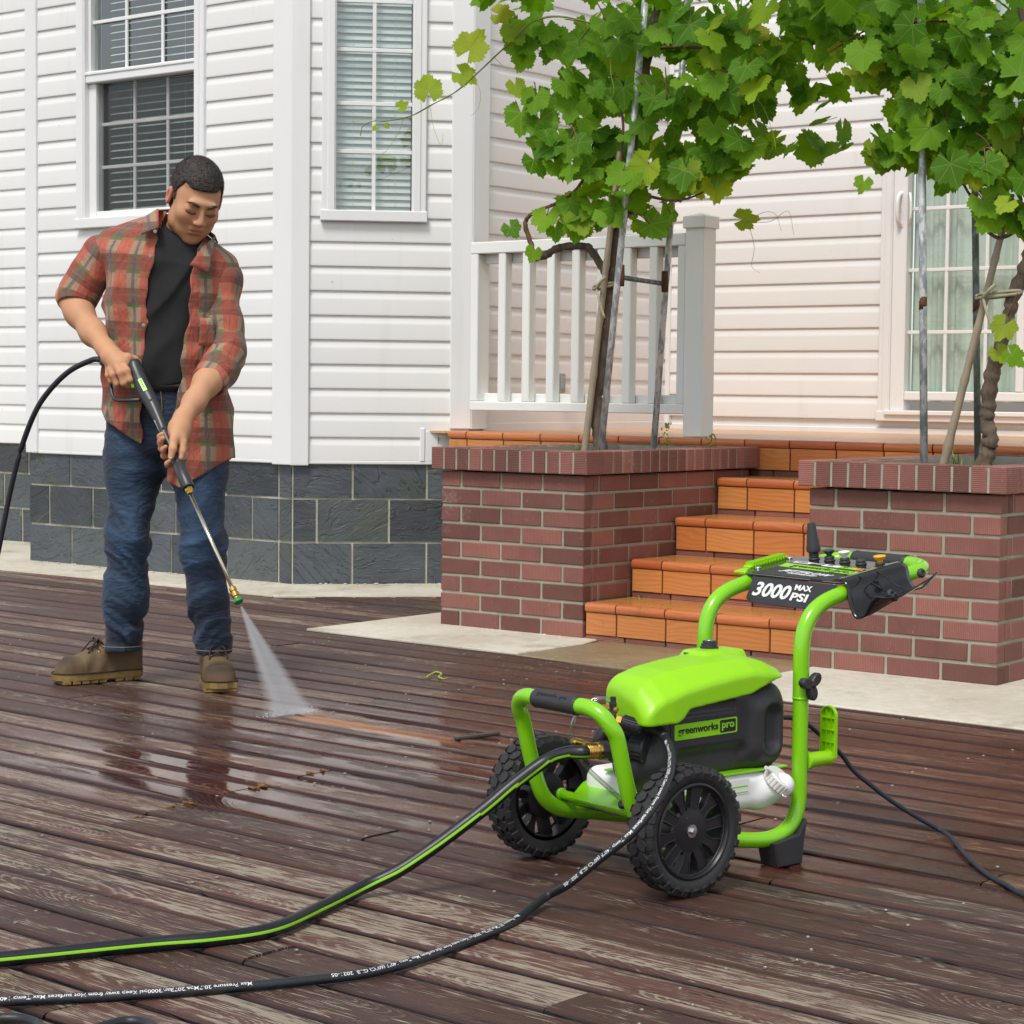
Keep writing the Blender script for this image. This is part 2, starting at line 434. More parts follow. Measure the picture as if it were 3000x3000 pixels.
# ================================================================== GROUND, DECK, PAVING
DK = radians(-40.4)
def mat_deck():
    t = NT('deck_wood')
    c = t.coord('Object'); rnd = t.rnd()
    off = t.comb(t.math('MULTIPLY', rnd, 37.0), t.math('MULTIPLY', rnd, 11.0), t.math('MULTIPLY', rnd, 5.0))
    co = t.vmath('ADD', c, off)
    X, Y, Z = t.sep(c)
    # growth rings of a plank sawn near the pith: cathedral arches along the board
    wob = t.noise(t.mapv(co, (0.9, 2.0, 1.0)), 1.0, 2, 0.5)
    hgt = t.math('MULTIPLY', t.math('SUBTRACT', wob, 0.5), 0.42)
    yo = t.math('ADD', Y, t.math('MULTIPLY', t.math('SUBTRACT', rnd, 0.5), 0.09))
    rad = t.math('SQRT', t.math('ADD', t.math('MULTIPLY', yo, yo), t.math('POWER', t.math('ADD', hgt, 0.012), 2.0)))
    fine = t.noise(t.mapv(co, (3.0, 60.0, 20.0)), 1.0, 3, 0.6)
    ring = t.math('FRACT', t.math('ADD', t.math('MULTIPLY', rad, 190.0), t.math('MULTIPLY', fine, 0.9)))
    late = t.math('MULTIPLY', t.ss(ring, 0.50, 0.80), t.ss(ring, 1.0, 0.90))        # hard latewood lines
    streak = t.noise(t.mapv(co, (4.5, 210.0, 20.0)), 1.0, 4, 0.68)
    # knots
    kd = t.vor(t.mapv(co, (1.15, 5.5, 1.0)), 1.0, 'F1')
    knot = t.math('MULTIPLY', t.ss(kd, 0.085, 0.05), t.ss(t.noise(co, 0.9, 0), 0.5, 0.54))
    # worn paint: large patches, broken by the grain; the rounded edges keep their paint
    P = t.pos(); Pl = t.mapv(P, rot=(0, 0, -DK)); PX, PY, PZ = t.sep(Pl)
    big = t.noise(t.mapv(co, (1.5, 8.0, 3.0)), 1.0, 4, 0.62, 0.5)
    mid = t.noise(t.mapv(co, (14.0, 60.0, 10.0)), 1.0, 5, 0.72, 0.5)
    near = t.ss(PY, 3.5, 2.5)                                                      # the trodden part is worn barer
    edge = t.ss(t.math('ABSOLUTE', Y), 0.048, 0.061)
    lev = t.math('ADD', t.math('MULTIPLY', big, 0.80), t.math('MULTIPLY_ADD', t.math('SUBTRACT', rnd, 0.5), 0.20, 0.10))
    lev = t.math('ADD', lev, t.math('MULTIPLY', near, 0.085))
    lev = t.math('ADD', lev, t.math('MULTIPLY', t.math('SUBTRACT', mid, 0.5), 0.95))
    lev = t.math('ADD', lev, t.math('MULTIPLY', t.math('SUBTRACT', streak, 0.5), 1.15))
    lev = t.math('ADD', lev, t.math('MULTIPLY', late, 0.11))
    lev = t.math('SUBTRACT', lev, t.math('MULTIPLY', edge, 0.35))
    worn = t.ss(lev, 0.625, 0.76)
    dirty = t.ss(t.noise(t.mapv(co, (1.2, 9.0, 3.0), (7, 3, 1)), 1.0, 4, 0.6), 0.50, 0.70)
    green = t.ss(t.noise(t.mapv(co, (0.8, 3.0, 1.0), (3, 9, 1)), 1.0, 3, 0.6), 0.58, 0.70)
    paint = t.mix(t.noise(t.mapv(co, (3.0, 26.0, 4.0), (1, 5, 2)), 1.0, 5, 0.68), (0.024, 0.0098, 0.0076), (0.136, 0.057, 0.041))
    tone = t.math('MULTIPLY_ADD', rnd, 0.75, 0.62); paint = t.mix(1.0, paint, t.comb(tone, tone, tone), 'MULTIPLY')
    paint = t.mix(t.math('MULTIPLY', dirty, 0.8), paint, (0.036, 0.032, 0.027))
    paint = t.mix(t.math('MULTIPLY', late, 0.30), paint, (0.19, 0.115, 0.09))
    paint = t.mix(t.math('MULTIPLY', edge, 0.6), paint, (0.034, 0.012, 0.010))
    seam_shade = t.ss(Z, -0.0025, -0.0075)  # seam shade painted into the colour: board sides go near-black with depth
    bare = t.mix(t.noise(t.mapv(co, (5.0, 90.0, 9.0), (2, 2, 2)), 1.0, 3, 0.6), (0.150, 0.118, 0.085), (0.40, 0.340, 0.260))
    bare = t.mix(t.math('MULTIPLY', green, 0.6), bare, (0.27, 0.275, 0.175))
    col = t.mix(worn, paint, bare)
    col = t.mix(t.math('MULTIPLY', knot, 0.9), col, t.mix(t.noise(co, 60.0, 3), (0.10, 0.048, 0.018), (0.30, 0.19, 0.08)))
    # drying cracks along the grain
    cr = t.noise(t.mapv(co, (1.3, 34.0, 5.0), (11, 2, 4)), 1.0, 2, 0.5)
    crack = t.math('MULTIPLY', t.ss(t.math('ABSOLUTE', t.math('SUBTRACT', cr, 0.5)), 0.014, 0.003), t.ss(t.noise(t.mapv(co, (1.0, 3.0, 1.0), (5, 1, 8)), 1.0, 2), 0.52, 0.60))
    col = t.mix(crack, col, (0.012, 0.009, 0.008))
    col = t.mix(seam_shade, col, (0.010, 0.006, 0.005))
    # strip of clean orange wood behind the jet
    sx = t.math('SUBTRACT', PX, -4.36)
    dn = t.noise(t.mapv(Pl, (7.0, 20.0, 1.0)), 1.0, 4, 0.6)
    cyl = t.math('ABSOLUTE', t.math('SUBTRACT', PY, t.math('MULTIPLY_ADD', sx, -0.01, 4.150)))
    clean = t.math('MULTIPLY', t.ss(t.math('ADD', cyl, t.math('MULTIPLY', dn, 0.035)), 0.080, 0.046), t.math('MULTIPLY', t.ss(sx, -0.02, 0.03), t.ss(t.math('ADD', sx, t.math('MULTIPLY', dn, 0.5)), 1.15, 0.55)))
    col = t.mix(t.math('MULTIPLY', clean, 0.85), col, t.mix(dn, (0.50, 0.25, 0.10), (0.54, 0.36, 0.21)))
    # where the deck has been wetted
    wn = t.noise(t.mapv(Pl, (1.1, 2.6, 1.0)), 1.0, 4, 0.6)
    wn2 = t.noise(t.mapv(Pl, (3.0, 11.0, 1.0), (2, 7, 0)), 1.0, 4, 0.62)
    xe = t.math('MULTIPLY', t.math('ADD', PX, 3.3), 0.30)
    yb = t.math('ADD', t.math('MULTIPLY', t.math('MAXIMUM', xe, -0.1), 1.0), 3.08)
    we = t.math('ADD', t.math('SUBTRACT', PY, yb), t.math('MULTIPLY', t.math('SUBTRACT', wn2, 0.5), 0.8))
    wet = t.math('MULTIPLY', t.ss(we, -0.10, 0.16), t.ss(t.math('ADD', PX, t.math('MULTIPLY', t.math('SUBTRACT', wn, 0.5), 1.8)), -5.1, -4.2))
    wet = t.math('MULTIPLY', wet, t.ss(PY, 6.1, 5.1))
    pud = t.math('MULTIPLY', wet, t.ss(t.math('ADD', t.math('MULTIPLY', wn, 0.5), t.math('MULTIPLY', wn2, 0.55)), 0.455, 0.53))
    core = t.math('MULTIPLY', t.ss(t.math('ABSOLUTE', t.math('ADD', PX, 3.7)), 1.15, 0.3), t.ss(t.math('ABSOLUTE', t.math('SUBTRACT', PY, 3.75)), 1.05, 0.35))
    pud = t.math('MULTIPLY', pud, t.lin(core, 0, 1, 0.3, 1.0))
    dark = t.mix(1.0, col, (0.72, 0.47, 0.37), 'MULTIPLY')
    col = t.mix(wet, col, dark)
    rough = t.math('ADD', t.math('MULTIPLY', worn, 0.16), t.math('MULTIPLY_ADD', mid, 0.25, 0.40))
    rough = t.mix(wet, rough, t.math('MULTIPLY_ADD', wn2, 0.34, 0.12))
    rough = t.mix(pud, rough, 0.035)
    h = t.math('ADD', t.math('MULTIPLY', late, 0.35), t.math('MULTIPLY', streak, 0.8))
    h = t.math('SUBTRACT', t.math('ADD', h, t.math('MULTIPLY', mid, 0.5)), t.math('MULTIPLY', crack, 2.2))
    h = t.math('SUBTRACT', h, t.math('MULTIPLY', worn, 0.25))
    st = t.math('MULTIPLY', t.math('SUBTRACT', 1.0, t.math('MULTIPLY', wet, 0.55)), t.math('SUBTRACT', 1.0, t.math('MULTIPLY', pud, 0.93)))
    nr = t.bump(h, t.math('MULTIPLY', st, 0.55), 0.0035)
    return t.done(t.bsdf(col, rough, 0, nr, spec=t.lin(wet, 0, 1, 0.4, 0.55)))
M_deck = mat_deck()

def mat_concrete(name, a, b, wet=False):
    t = NT(name); c = t.pos()
    n1 = t.noise(c, 2.3, 4, 0.6); n2 = t.noise(c, 22.0, 4, 0.7); n3 = t.noise(c, 210.0, 2)
    col = t.mix(t.ss(t.math('ADD', t.math('MULTIPLY', n1, 0.6), t.math('MULTIPLY', n2, 0.4)), 0.36, 0.64), a, b)
    st = t.ss(t.noise(t.mapv(c, (3.0, 3.0, 1.0), (4, 4, 0)), 1.0, 4, 0.65), 0.56, 0.7)
    col = t.mix(t.math('MULTIPLY', st, 0.55), col, (0.20, 0.19, 0.10))
    col = t.mix(t.math('MULTIPLY', t.ss(n3, 0.58, 0.7), 0.35), col, (0.15, 0.13, 0.10))
    r = t.math('MULTIPLY_ADD', n2, 0.3, 0.22 if wet else 0.55)
    return t.done(t.bsdf(col, r, 0, t.bump(t.math('ADD', n3, n2), 0.35, 0.003)))
M_conc = mat_concrete('concrete', (0.50, 0.45, 0.35), (0.64, 0.60, 0.50))
M_conc_wet = mat_concrete('wet_concrete', (0.205, 0.155, 0.085), (0.29, 0.225, 0.135), True)
M_soilg = mat_concrete('earth', (0.10, 0.085, 0.06), (0.17, 0.14, 0.10))
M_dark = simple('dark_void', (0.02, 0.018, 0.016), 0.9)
M_screw = simple('screw_steel', (0.40, 0.38, 0.35), 0.42, 0.8)
M_rot = simple('rotten_wood', (0.17, 0.085, 0.022), 0.6, var=0.9, vs=40, bump=0.6, bs=160)

# the land the house stands on, out to the horizon
g = MB(); g.add([(-600, -600, -0.16), (600, -600, -0.16), (600, 900, -0.16), (-600, 900, -0.16)], [(0, 1, 2, 3)])
tag(g.obj('ground', M_soilg), kind='structure')

deck = empty('deck', (0, 0, 0), DK, kind='structure')
PITCH, Y0 = 0.1337, 2.965
def plank_mesh(L, var):
    """board with rounded upper edges and a slightly crowned, wavy top"""
    w2 = PITCH/2 - 0.0054; m = MB(); m.smooth = True; nx = max(2, int(L/0.25)); r = random.Random(var)
    prof = [(-w2, -0.03), (-w2, -0.009), (-w2+0.002, -0.0035), (-w2+0.0075, -0.0006), (-0.03, 0.0), (0.03, 0.0), (w2-0.0075, -0.0006), (w2-0.002, -0.0035), (w2, -0.009), (w2, -0.03)]
    ph = r.uniform(0, 9); b = 0; cup = r.uniform(-0.0014, 0.0008)
    for i in range(nx+1):
        x = L*i/nx; dz = 0.0011*sin(x*2.1+ph); dy = 0.0011*sin(x*1.3+ph*2)
        for y, z in prof:
            m.v.append((x, y+dy, z+dz+(cup if abs(y) < 0.04 else 0)))
    k = len(prof)
    for i in range(nx):
        for j in range(k-1):
            m.face((i*k+j, (i+1)*k+j, (i+1)*k+j+1, i*k+j+1))
    m.smooth = False; m.face(list(range(k))); m.face([nx*k+j for j in range(k)][::-1])
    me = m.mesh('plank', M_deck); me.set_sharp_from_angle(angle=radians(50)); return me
JO = {0: [-3.597], -1: [-3.557], 2: [-3.636], 9: [-3.764], 4: [-3.666], 11: [-4.39], 8: [-2.542], 5: [-1.889], -2: [-4.9, -1.0], -3: [-5.0], -4: [-2.0], 3: [-4.95, -2.2], 6: [-4.4, -2.55], 7: [-5.1], 10: [-2.55], 12: [-3.6]}
JOISTS = [-8.0, -7.2, -6.4, -5.6, -4.95, -4.36, -3.6, -3.05, -2.54, -1.88, -1.2, -0.5]
screws = MB(); rj = random.Random(3)
for row in range(-15, 36):
    yc = Y0 + (row+0.5)*PITCH
    js = sorted(JO.get(row) or [rj.choice(JOISTS[1:-1]) for _ in range(rj.choice((1, 2, 2)))])
    xs = [-10.2] + [j for j in js] + [0.9]
    for i in range(len(xs)-1):
        a, b = xs[i], xs[i+1]
        if b - a < 0.25: continue
        g0 = 0.0 if i == 0 else 0.0035
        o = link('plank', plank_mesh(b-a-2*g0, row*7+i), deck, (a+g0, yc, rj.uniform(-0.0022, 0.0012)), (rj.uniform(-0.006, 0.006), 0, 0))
    for jx in JOISTS:
        if rj.random() < 0.6:
            for sy in (-0.036, 0.036):
                if rj.random() < 0.85:
                    x = jx + rj.uniform(-0.05, 0.05); y = yc + sy + rj.uniform(-0.008, 0.008)
                    screws.lathe([(0.0040, -0.001), (0.0038, 0.0010), (0.0022, 0.0009), (0.0018, 0.0004)], 8, TR(x, y, rj.uniform(0.0, 0.0014)))
so = screws.obj('screw_heads', M_screw, deck); so['kind'] = 'stuff'
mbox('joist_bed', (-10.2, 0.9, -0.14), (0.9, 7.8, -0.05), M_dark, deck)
# broken, rotten board ends beside some joints
def splinter(x, y, n, s):
    r = random.Random(int(x*1000)); m = MB()
    for k in range(n):
        L = r.uniform(0.008, 0.030)*s; a = r.uniform(-0.5, 0.5); M = TR(x+r.uniform(-0.016, 0.016)*s, y+r.uniform(-0.05, 0.05)*s, 0.001) @ RZ(a) @ RY(r.uniform(-0.35, 0.1)) @ RX(r.uniform(-.4, .4))
        m.box((-L/2, -0.0028*s, -0.002), (L/2, 0.003*s, 0.0030*s), 0.0009, M)
    m.obj('splinter', M_rot, deck)
for x, y, n, s in ((-3.60, 3.075, 13, 1.0), (-3.56, 2.90, 7, 1.0), (-3.63, 3.34, 14, 1.1), (-3.665, 3.58, 10, 1.0), (-3.76, 4.25, 9, 1.0)):
    splinter(x, y, max(4, n//2), s*.8)
M_blackwood = simple('black_wood', (0.03, 0.025, 0.02), 0.35, var=0.3, vs=50)
m = MB(); m.box((-0.10, -0.012, -0.002), (0.03, 0.012, 0.008), 0.003, TR(-3.70, 4.26, 0.004) @ RZ(1.1) @ RY(-0.07)); m.obj('splinter', M_blackwood, deck)

# concrete paving beside the house (house axes: u along the steps, v away from the camera)
HO = Vector((0.2743, 7.8825, 0)); TH = -0.66514
def uvw(u, v, z=0.0):
    return (HO.x + u*cos(TH) - v*sin(TH), HO.y + u*sin(TH) + v*cos(TH), z)
pav = empty('paving', HO, TH, kind='structure')
def slab(pts, mat, zt, seed=0):
    m = MB(); m.prism(pts, -0.10, zt, bevel=0.004); m.obj('paving_slab', mat, pav)
slab([(-9.0, 0.36), (-2.02, 0.36), (-2.02, 1.2), (-9.0, 2.2)], M_conc, 0.004)
slab([(-2.012, 0.36), (-1.98, 0.36), (-1.02, 1.30), (-1.02, 2.2), (-2.012, 1.9)], M_conc, 0.006)
slab([(-0.985, -0.49), (0.09, -0.515), (0.095, -0.12), (0.0, 0.25), (-0.985, 0.45)], M_conc, 0.007)
slab([(0.095, -0.53), (1.06, -0.60), (1.06, 0.05), (0.1, 0.05)], M_conc_wet, 0.003)
slab([(1.066, -0.83), (4.2, -0.93), (4.2, 1.5), (1.066, 1.5)], M_conc, 0.006)
slab([(-1.014, 0.46), (-0.6, 0.455), (-0.6, 1.7), (-1.014, 1.28)], M_conc, 0.003)
# crumbs of mortar fallen along the wall foot
crumb = MB(); rc = random.Random(5)
for k in range(150):
    if k < 70: u = rc.uniform(-4.2, -2.3); v = 0.80 - abs(rc.gauss(0, 0.02))
    elif k < 130: s_ = rc.uniform(0, 0.9); u = -2.34+s_*.707; v = 0.80+s_*.707 - abs(rc.gauss(0, 0.025))
    else: u = rc.uniform(-0.7, 0); v = -0.01 - abs(rc.gauss(0, 0.015))
    r_ = rc.uniform(0.003, 0.010)
    crumb.lathe([(r_*.5, 0), (r_, r_*.4), (r_*.6, r_*.9), (r_*.1, r_)], 5, TR(u, v, 0.004) @ RZ(rc.uniform(0, 3)) @ Matrix.Diagonal((1, rc.uniform(.5, 1.4), rc.uniform(.5, .9), 1)))
co_ = crumb.obj('mortar_crumbs', M_conc, pav); co_['kind'] = 'stuff'
# ================================================================== HOUSE
def mat_siding(name, col):
    t = NT(name); c = t.coord('Object'); rnd = t.rnd()
    gr = t.noise(t.mapv(c, (5.0, 120.0, 120.0)), 1.0, 4, 0.6)
    big = t.noise(t.pos(), 1.1, 3, 0.6)
    st = t.ss(t.noise(t.mapv(t.pos(), (9.0, 9.0, 0.9)), 1.0, 3, 0.6), 0.58, 0.75)
    k = t.math('ADD', t.math('MULTIPLY_ADD', big, 0.10, 0.93), t.math('MULTIPLY_ADD', rnd, 0.035, -0.02))
    cc = t.mix(1.0, (*col, 1), t.comb(k, k, k), 'MULTIPLY')
    cc = t.mix(t.math('MULTIPLY', st, 0.10), cc, (0.42, 0.40, 0.30))
    spk = t.ss(t.noise(t.pos(), 34.0, 2), 0.765, 0.80)
    cc = t.mix(t.math('MULTIPLY', spk, 0.5), cc, (0.25, 0.22, 0.15))
    return t.done(t.bsdf(cc, t.math('MULTIPLY_ADD', gr, 0.15, 0.34), 0, t.bump(gr, 0.16, 0.0015), spec=0.4))
M_sid = mat_siding('white_vinyl_siding', (0.80, 0.795, 0.77))
M_sidp = mat_siding('cream_vinyl_siding', (0.800, 0.780, 0.755))
M_trim = mat_siding('white_vinyl_trim', (0.81, 0.81, 0.80))
M_trimp = mat_siding('cream_vinyl_trim', (0.81, 0.79, 0.765))
def mat_slate():
    t = NT('split_slate'); rnd = t.rnd(); c = t.coord('Object')
    off = t.comb(t.math('MULTIPLY', rnd, 50.0), t.math('MULTIPLY', rnd, 20.0), t.math('MULTIPLY', rnd, 90.0)); co = t.vmath('ADD', c, off)
    q = t.mapv(co, (1, 1, 1), rot=(0, t.math('MULTIPLY', rnd, 2.0), 0)) if False else co
    rot = t.n('VectorRotate', rotation_type='Y_AXIS'); t.put(rot.inputs['Vector'], co); t.put(rot.inputs['Angle'], t.math('MULTIPLY_ADD', rnd, 1.6, -0.8)); q = rot.outputs[0]
    la = t.noise(t.mapv(q, (3.2, 3.0, 9.0)), 1.0, 5, 0.62, 0.8)
    stp = t.math('FRACT', t.math('MULTIPLY', la, 7.0)); ter = t.math('ADD', t.math('MULTIPLY', t.math('FLOOR', t.math('MULTIPLY', la, 7.0)), 0.14), t.math('MULTIPLY', t.ss(stp, 0.8, 1.0), 0.14))
    fn = t.noise(t.mapv(q, (18.0, 18.0, 60.0)), 1.0, 4, 0.65)
    col = t.mix(t.noise(co, 5.0, 4, 0.6), (0.036, 0.045, 0.056), (0.092, 0.107, 0.121))
    col = t.mix(t.math('MULTIPLY', t.ss(rnd, 0.4, 1.0), 0.55), col, (0.075, 0.083, 0.072))
    col = t.mix(t.math('MULTIPLY', t.ss(t.noise(co, 3.3, 3, 0.6), 0.56, 0.7), 0.6), col, (0.07, 0.085, 0.06))
    tn = t.math('MULTIPLY_ADD', t.math('FRACT', t.math('MULTIPLY', rnd, 7.31)), 0.75, 0.62); col = t.mix(1.0, col, t.comb(tn, tn, tn), 'MULTIPLY')
    rust = t.math('MULTIPLY', t.ss(t.noise(t.mapv(co, (8.0, 4.0, 3.0), (3, 3, 3)), 1.0, 4, 0.6), 0.67, 0.74), t.ss(rnd, 0.45, 0.5))
    col = t.mix(t.math('MULTIPLY', rust, 0.8), col, (0.30, 0.23, 0.10))
    col = t.mix(t.math('MULTIPLY', t.ss(fn, 0.62, 0.75), 0.25), col, (0.17, 0.18, 0.18))
    vein = t.math('MULTIPLY', t.ss(t.math('ABSOLUTE', t.math('SUBTRACT', t.noise(t.mapv(q, (1.6, 1, 1.6)), 1.0, 1), 0.5)), 0.005, 0.001), t.ss(rnd, 0.62, 0.66))
    col = t.mix(t.math('MULTIPLY', vein, 0.15), col, (0.30, 0.30, 0.28))
    h = t.math('ADD', t.math('MULTIPLY', ter, 1.6), t.math('MULTIPLY', fn, 0.22))
    return t.done(t.bsdf(col, t.math('MULTIPLY_ADD', fn, 0.3, 0.36), 0, t.bump(h, 0.9, 0.020)))
M_slate = mat_slate()
def mat_mortar(name, a, b):
    t = NT(name); c = t.pos(); n = t.noise(c, 12.0, 4, 0.65); f = t.noise(c, 180.0, 3)
    col = t.mix(n, a, b); col = t.mix(t.math('MULTIPLY', t.ss(t.noise(c, 5.0, 4, 0.6), 0.5, 0.68), 0.5), col, (0.20, 0.22, 0.12))
    return t.done(t.bsdf(col, 0.9, 0, t.bump(t.math('ADD', f, n), 0.5, 0.004)))
M_mortar = mat_mortar('slate_mortar', (0.42, 0.40, 0.29), (0.58, 0.56, 0.44))
def mat_glass(name, tint, refl, ior=1.5):
    t = NT(name); fr = t.n('Fresnel'); fr.inputs[0].default_value = ior
    g_ = t.n('BsdfGlossy'); g_.inputs['Roughness'].default_value = 0.015; g_.inputs['Color'].default_value = (0.95, 1, 0.98, 1)
    wv = t.noise(t.pos(), 2.2, 1); t.put(g_.inputs['Normal'], t.bump(wv, 0.05, 0.02))
    tr = t.n('BsdfTransparent'); tr.inputs[0].default_value = (*tint, 1)
    mx = t.n('MixShader'); t.put(mx.inputs[0], t.math('MULTIPLY', t.math('MULTIPLY', fr.outputs[0], refl, clamp=True), t.math('SUBTRACT', 1.0, t.n('NewGeometry').outputs['Backfacing']))); t.put(mx.inputs[1], tr.outputs[0]); t.put(mx.inputs[2], g_.outputs[0])
    return t.done(mx.outputs[0])
M_glass = mat_glass('window_glass', (0.90, 0.95, 0.93), 1.6)
M_glass2 = mat_glass('coated_window_glass', (0.93, 0.965, 0.95), 3.2)
def mat_screen():
    t = NT('insect_screen'); tr = t.n('BsdfTransparent'); tr.inputs[0].default_value = (1, 1, 1, 1)
    d = t.bsdf((0.055, 0.056, 0.054), 0.7); mx = t.n('MixShader')
    t.put(mx.inputs[0], t.math('MULTIPLY_ADD', t.noise(t.mapv(t.pos(), (14, 14, 2)), 1.0, 3), 0.18, 0.22)); t.put(mx.inputs[1], tr.outputs[0]); t.put(mx.inputs[2], d)
    return t.done(mx.outputs[0])
M_screen = mat_screen()
M_blind = simple('blind_slat', (0.74, 0.76, 0.74), 0.5, var=0.05)
M_blindd = simple('grey_blind_slat', (0.72, 0.74, 0.73), 0.5, var=0.05)
M_room = simple('dim_room', (0.16, 0.14, 0.12), 0.9)
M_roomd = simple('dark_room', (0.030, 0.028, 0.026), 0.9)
M_curt = None
def mat_curtain():
    t = NT('sheer_curtain'); c = t.coord('Object'); x = t.sep(c)[0]
    f = t.noise(t.comb(t.math('MULTIPLY', x, 26.0), 0, t.math('MULTIPLY', t.sep(c)[2], 0.4)), 1.0, 3)
    cr = t.noise(t.mapv(c, (3, 1, 26)), 1.0, 3)
    col = t.mix(f, (0.60, 0.61, 0.56), (0.86, 0.85, 0.78)); col = t.mix(t.math('MULTIPLY', cr, 0.22), col, (0.5, 0.52, 0.48))
    return t.done(t.bsdf(col, 0.9, 0, t.bump(cr, 0.4, 0.01)))
M_curt = mat_curtain()

house = empty('house', HO, TH, 'white clapboard house with a slate foundation and an angled bay', 'house')
COURSE, ZS = 0.1172, 0.602
def cut(x0, x1, z, holes):
    segs = [(x0, x1)]
    for hx0, hx1, hz0, hz1 in holes:
        if z+COURSE*0.5 > hz0 and z+COURSE*0.5 < hz1:
            out = []
            for a, b in segs:
                if hx0 > a and hx1 < b: out += [(a, hx0), (hx1, b)]
                elif hx0 <= a < hx1: out.append((hx1, b))
                elif a < hx1 and hx0 < b: out.append((a, hx0))
                else: out.append((a, b))
            segs = [q for q in out if q[1]-q[0] > 0.01]
    return segs
PROF = [(0.006, -0.003), (-0.0098, -0.003), (-0.0106, 0.0), (-0.0106, 0.006), (-0.0096, 0.0700), (-0.0090, 0.0775), (-0.0070, 0.0830), (-0.0040, 0.0930), (-0.0024, 0.1060), (-0.0018, 0.1150), (-0.0015, 0.119)]
_bm = {}
def board(L, mat):
    k = (round(L, 3), mat.name)
    if k not in _bm:
        m = MB(); m.smooth = True; n = len(PROF)
        for x in (0, L):
            for y, z in PROF: m.v.append((x, y, z))
        for j in range(n-1): m.face((j, j+1, n+j+1, n+j))
        me = m.mesh('siding_board', mat); me.set_sharp_from_angle(angle=radians(28)); _bm[k] = me
    return _bm[k]
def wall(u, v, rot, L, mat, nz, holes=(), zbot=ZS, x0=0.0, back_z=0.0, zt=3.75):
    """one facade: backing mesh with lapped siding boards as its pieces; local x along the wall, -y outward"""
    m = MB()
    zs = sorted({back_z, zt, *[h[2]-.0 for h in holes], *[h[3] for h in holes]}); xs = sorted({x0, L, *[h[0] for h in holes], *[h[1] for h in holes]})
    for i in range(len(xs)-1):
        for j in range(len(zs)-1):
            cx, cz = (xs[i]+xs[i+1])/2, (zs[j]+zs[j+1])/2
            if any(h[0] < cx < h[1] and h[2] < cz < h[3] for h in holes): continue
            m.box((xs[i], 0.008, zs[j]), (xs[i+1], 0.14, zs[j+1]))
    wo = m.obj('wall', mat, house, loc=(u, v, 0), rot=(0, 0, rot))
    for k in range(nz):
        z = zbot + k*COURSE
        for a, b in cut(x0, L, z, holes):
            link('siding_board', board(b-a, mat), wo, (a, 0, z))
    return wo
def stones(wo, rows, y=0.012, mat=M_slate, seed=1):
    """split-faced slate blocks: rows of (z0, z1, [x joints])"""
    r = random.Random(seed)
    for z0, z1, js in rows:
        for a, b in zip(js[:-1], js[1:]):
            gx = 0.0058; m = MB(); m.smooth = True; nx, nz = 6, 4
            x0, x1, za, zb = a+gx, b-gx, z0+gx, z1-gx
            ph = r.uniform(0, 99); tilt = r.uniform(-0.004, 0.004)
            def f(i, j):
                x = i*(x1-x0); z = j*(zb-za)
                e = 0.0
                return (x, -(0.004+0.0035*noise.noise(Vector((x*9+ph, z*11, ph)))+tilt*(i-.5)) + e, z)
            m.smooth = False; m.grid(f, nx, nz)
            n0 = len(m.v)
            ring = [i for i in range(nx+1)] + [(j+1)*(nx+1)-1 for j in range(1, nz+1)] + [nz*(nx+1)+i for i in range(nx-1, -1, -1)] + [j*(nx+1) for j in range(nz-1, 0, -1)]
            m.smooth = False
            back = []
            for i in ring: q = m.v[i]; back.append(len(m.v)); m.v.append((q[0], 0.012, q[2]))
            for k in range(len(ring)):
                k2 = (k+1) % len(ring); m.face((ring[k2], ring[k], back[k], back[k2]))
            m.obj('slate_block', mat, wo, loc=(x0, y, za))
Z1, Z2, Z3 = 0.206, 0.418, 0.598
found_m = M_mortar
def foundation(u, v, rot, L, rows, seed, x0=0.0):
    m = MB(); m.box((x0, 0.008, -0.1), (L, 0.10, 0.600)); fo = m.obj('foundation', found_m, house, loc=(u, v, 0), rot=(0, 0, rot))
    stones(fo, rows, y=0.006, seed=seed); return fo
UL, VL = -4.28, 0.82                       # left corner of the bay front
BL = 1.94                                  # length of the bay front
UM, VM = UL+BL, VL                         # corner where the angled wall starts
ML = 0.85
UK, VK = UM+ML*cos(pi/4), VM+ML*sin(pi/4)  # corner at the porch
PV = 3.13
LW = (0.40, 1.345, 1.79, 3.9)              # opening in the bay front
MW = (0.140, 0.628, 1.772, 3.9)            # opening in the angled wall
PW = (1.325, 2.55, 0.835, 3.2)             # glazed door in the porch wall
w_left = wall(UL, VL, 0, BL, M_sid, 25, [LW], back_z=0.60)
w_mid = wall(UM, VM, pi/4, ML, M_sid, 25, [MW], back_z=0.60)
w_side = wall(UK, VK, pi/2, PV-VK, M_sidp, 25, back_z=0.3, zbot=ZS+COURSE*1.5)
w_porch = wall(UK, PV, 0, 5.2, M_sidp, 25, [PW], zbot=0.7757+0.049-COURSE*0.0, back_z=0.3)
w_far = wall(-9.0, 1.63, 0, 9.0+UL, M_sid, 25, back_z=0.60)
w_ret = wall(UL+0.0, 1.63, -pi/2, 1.63-VL, M_sid, 25, back_z=0.60)
lx = lambda *a: list(a)
foundation(UL, VL, 0, BL, [(Z2, Z3, lx(-0.03, .307, .66, 1.01, 1.48, 1.846, 1.94)), (Z1, Z2, lx(-0.03, .134, .484, .83, 1.12, 1.31, 1.665, 1.848, 1.94)), (0.0, Z1, lx(-0.03, .315, .70, 1.085, 1.27, 1.49, 1.846, 1.94))], 1, x0=-0.02)
foundation(UM, VM, pi/4, ML+0.3, [(Z2, Z3, lx(0.0, .29, .65, 1.0, 1.14)), (Z1, Z2, lx(0.0, .118, .467, .82, 1.14)), (0.0, Z1, lx(0.0, .29, .65, 1.0, 1.14))], 2)
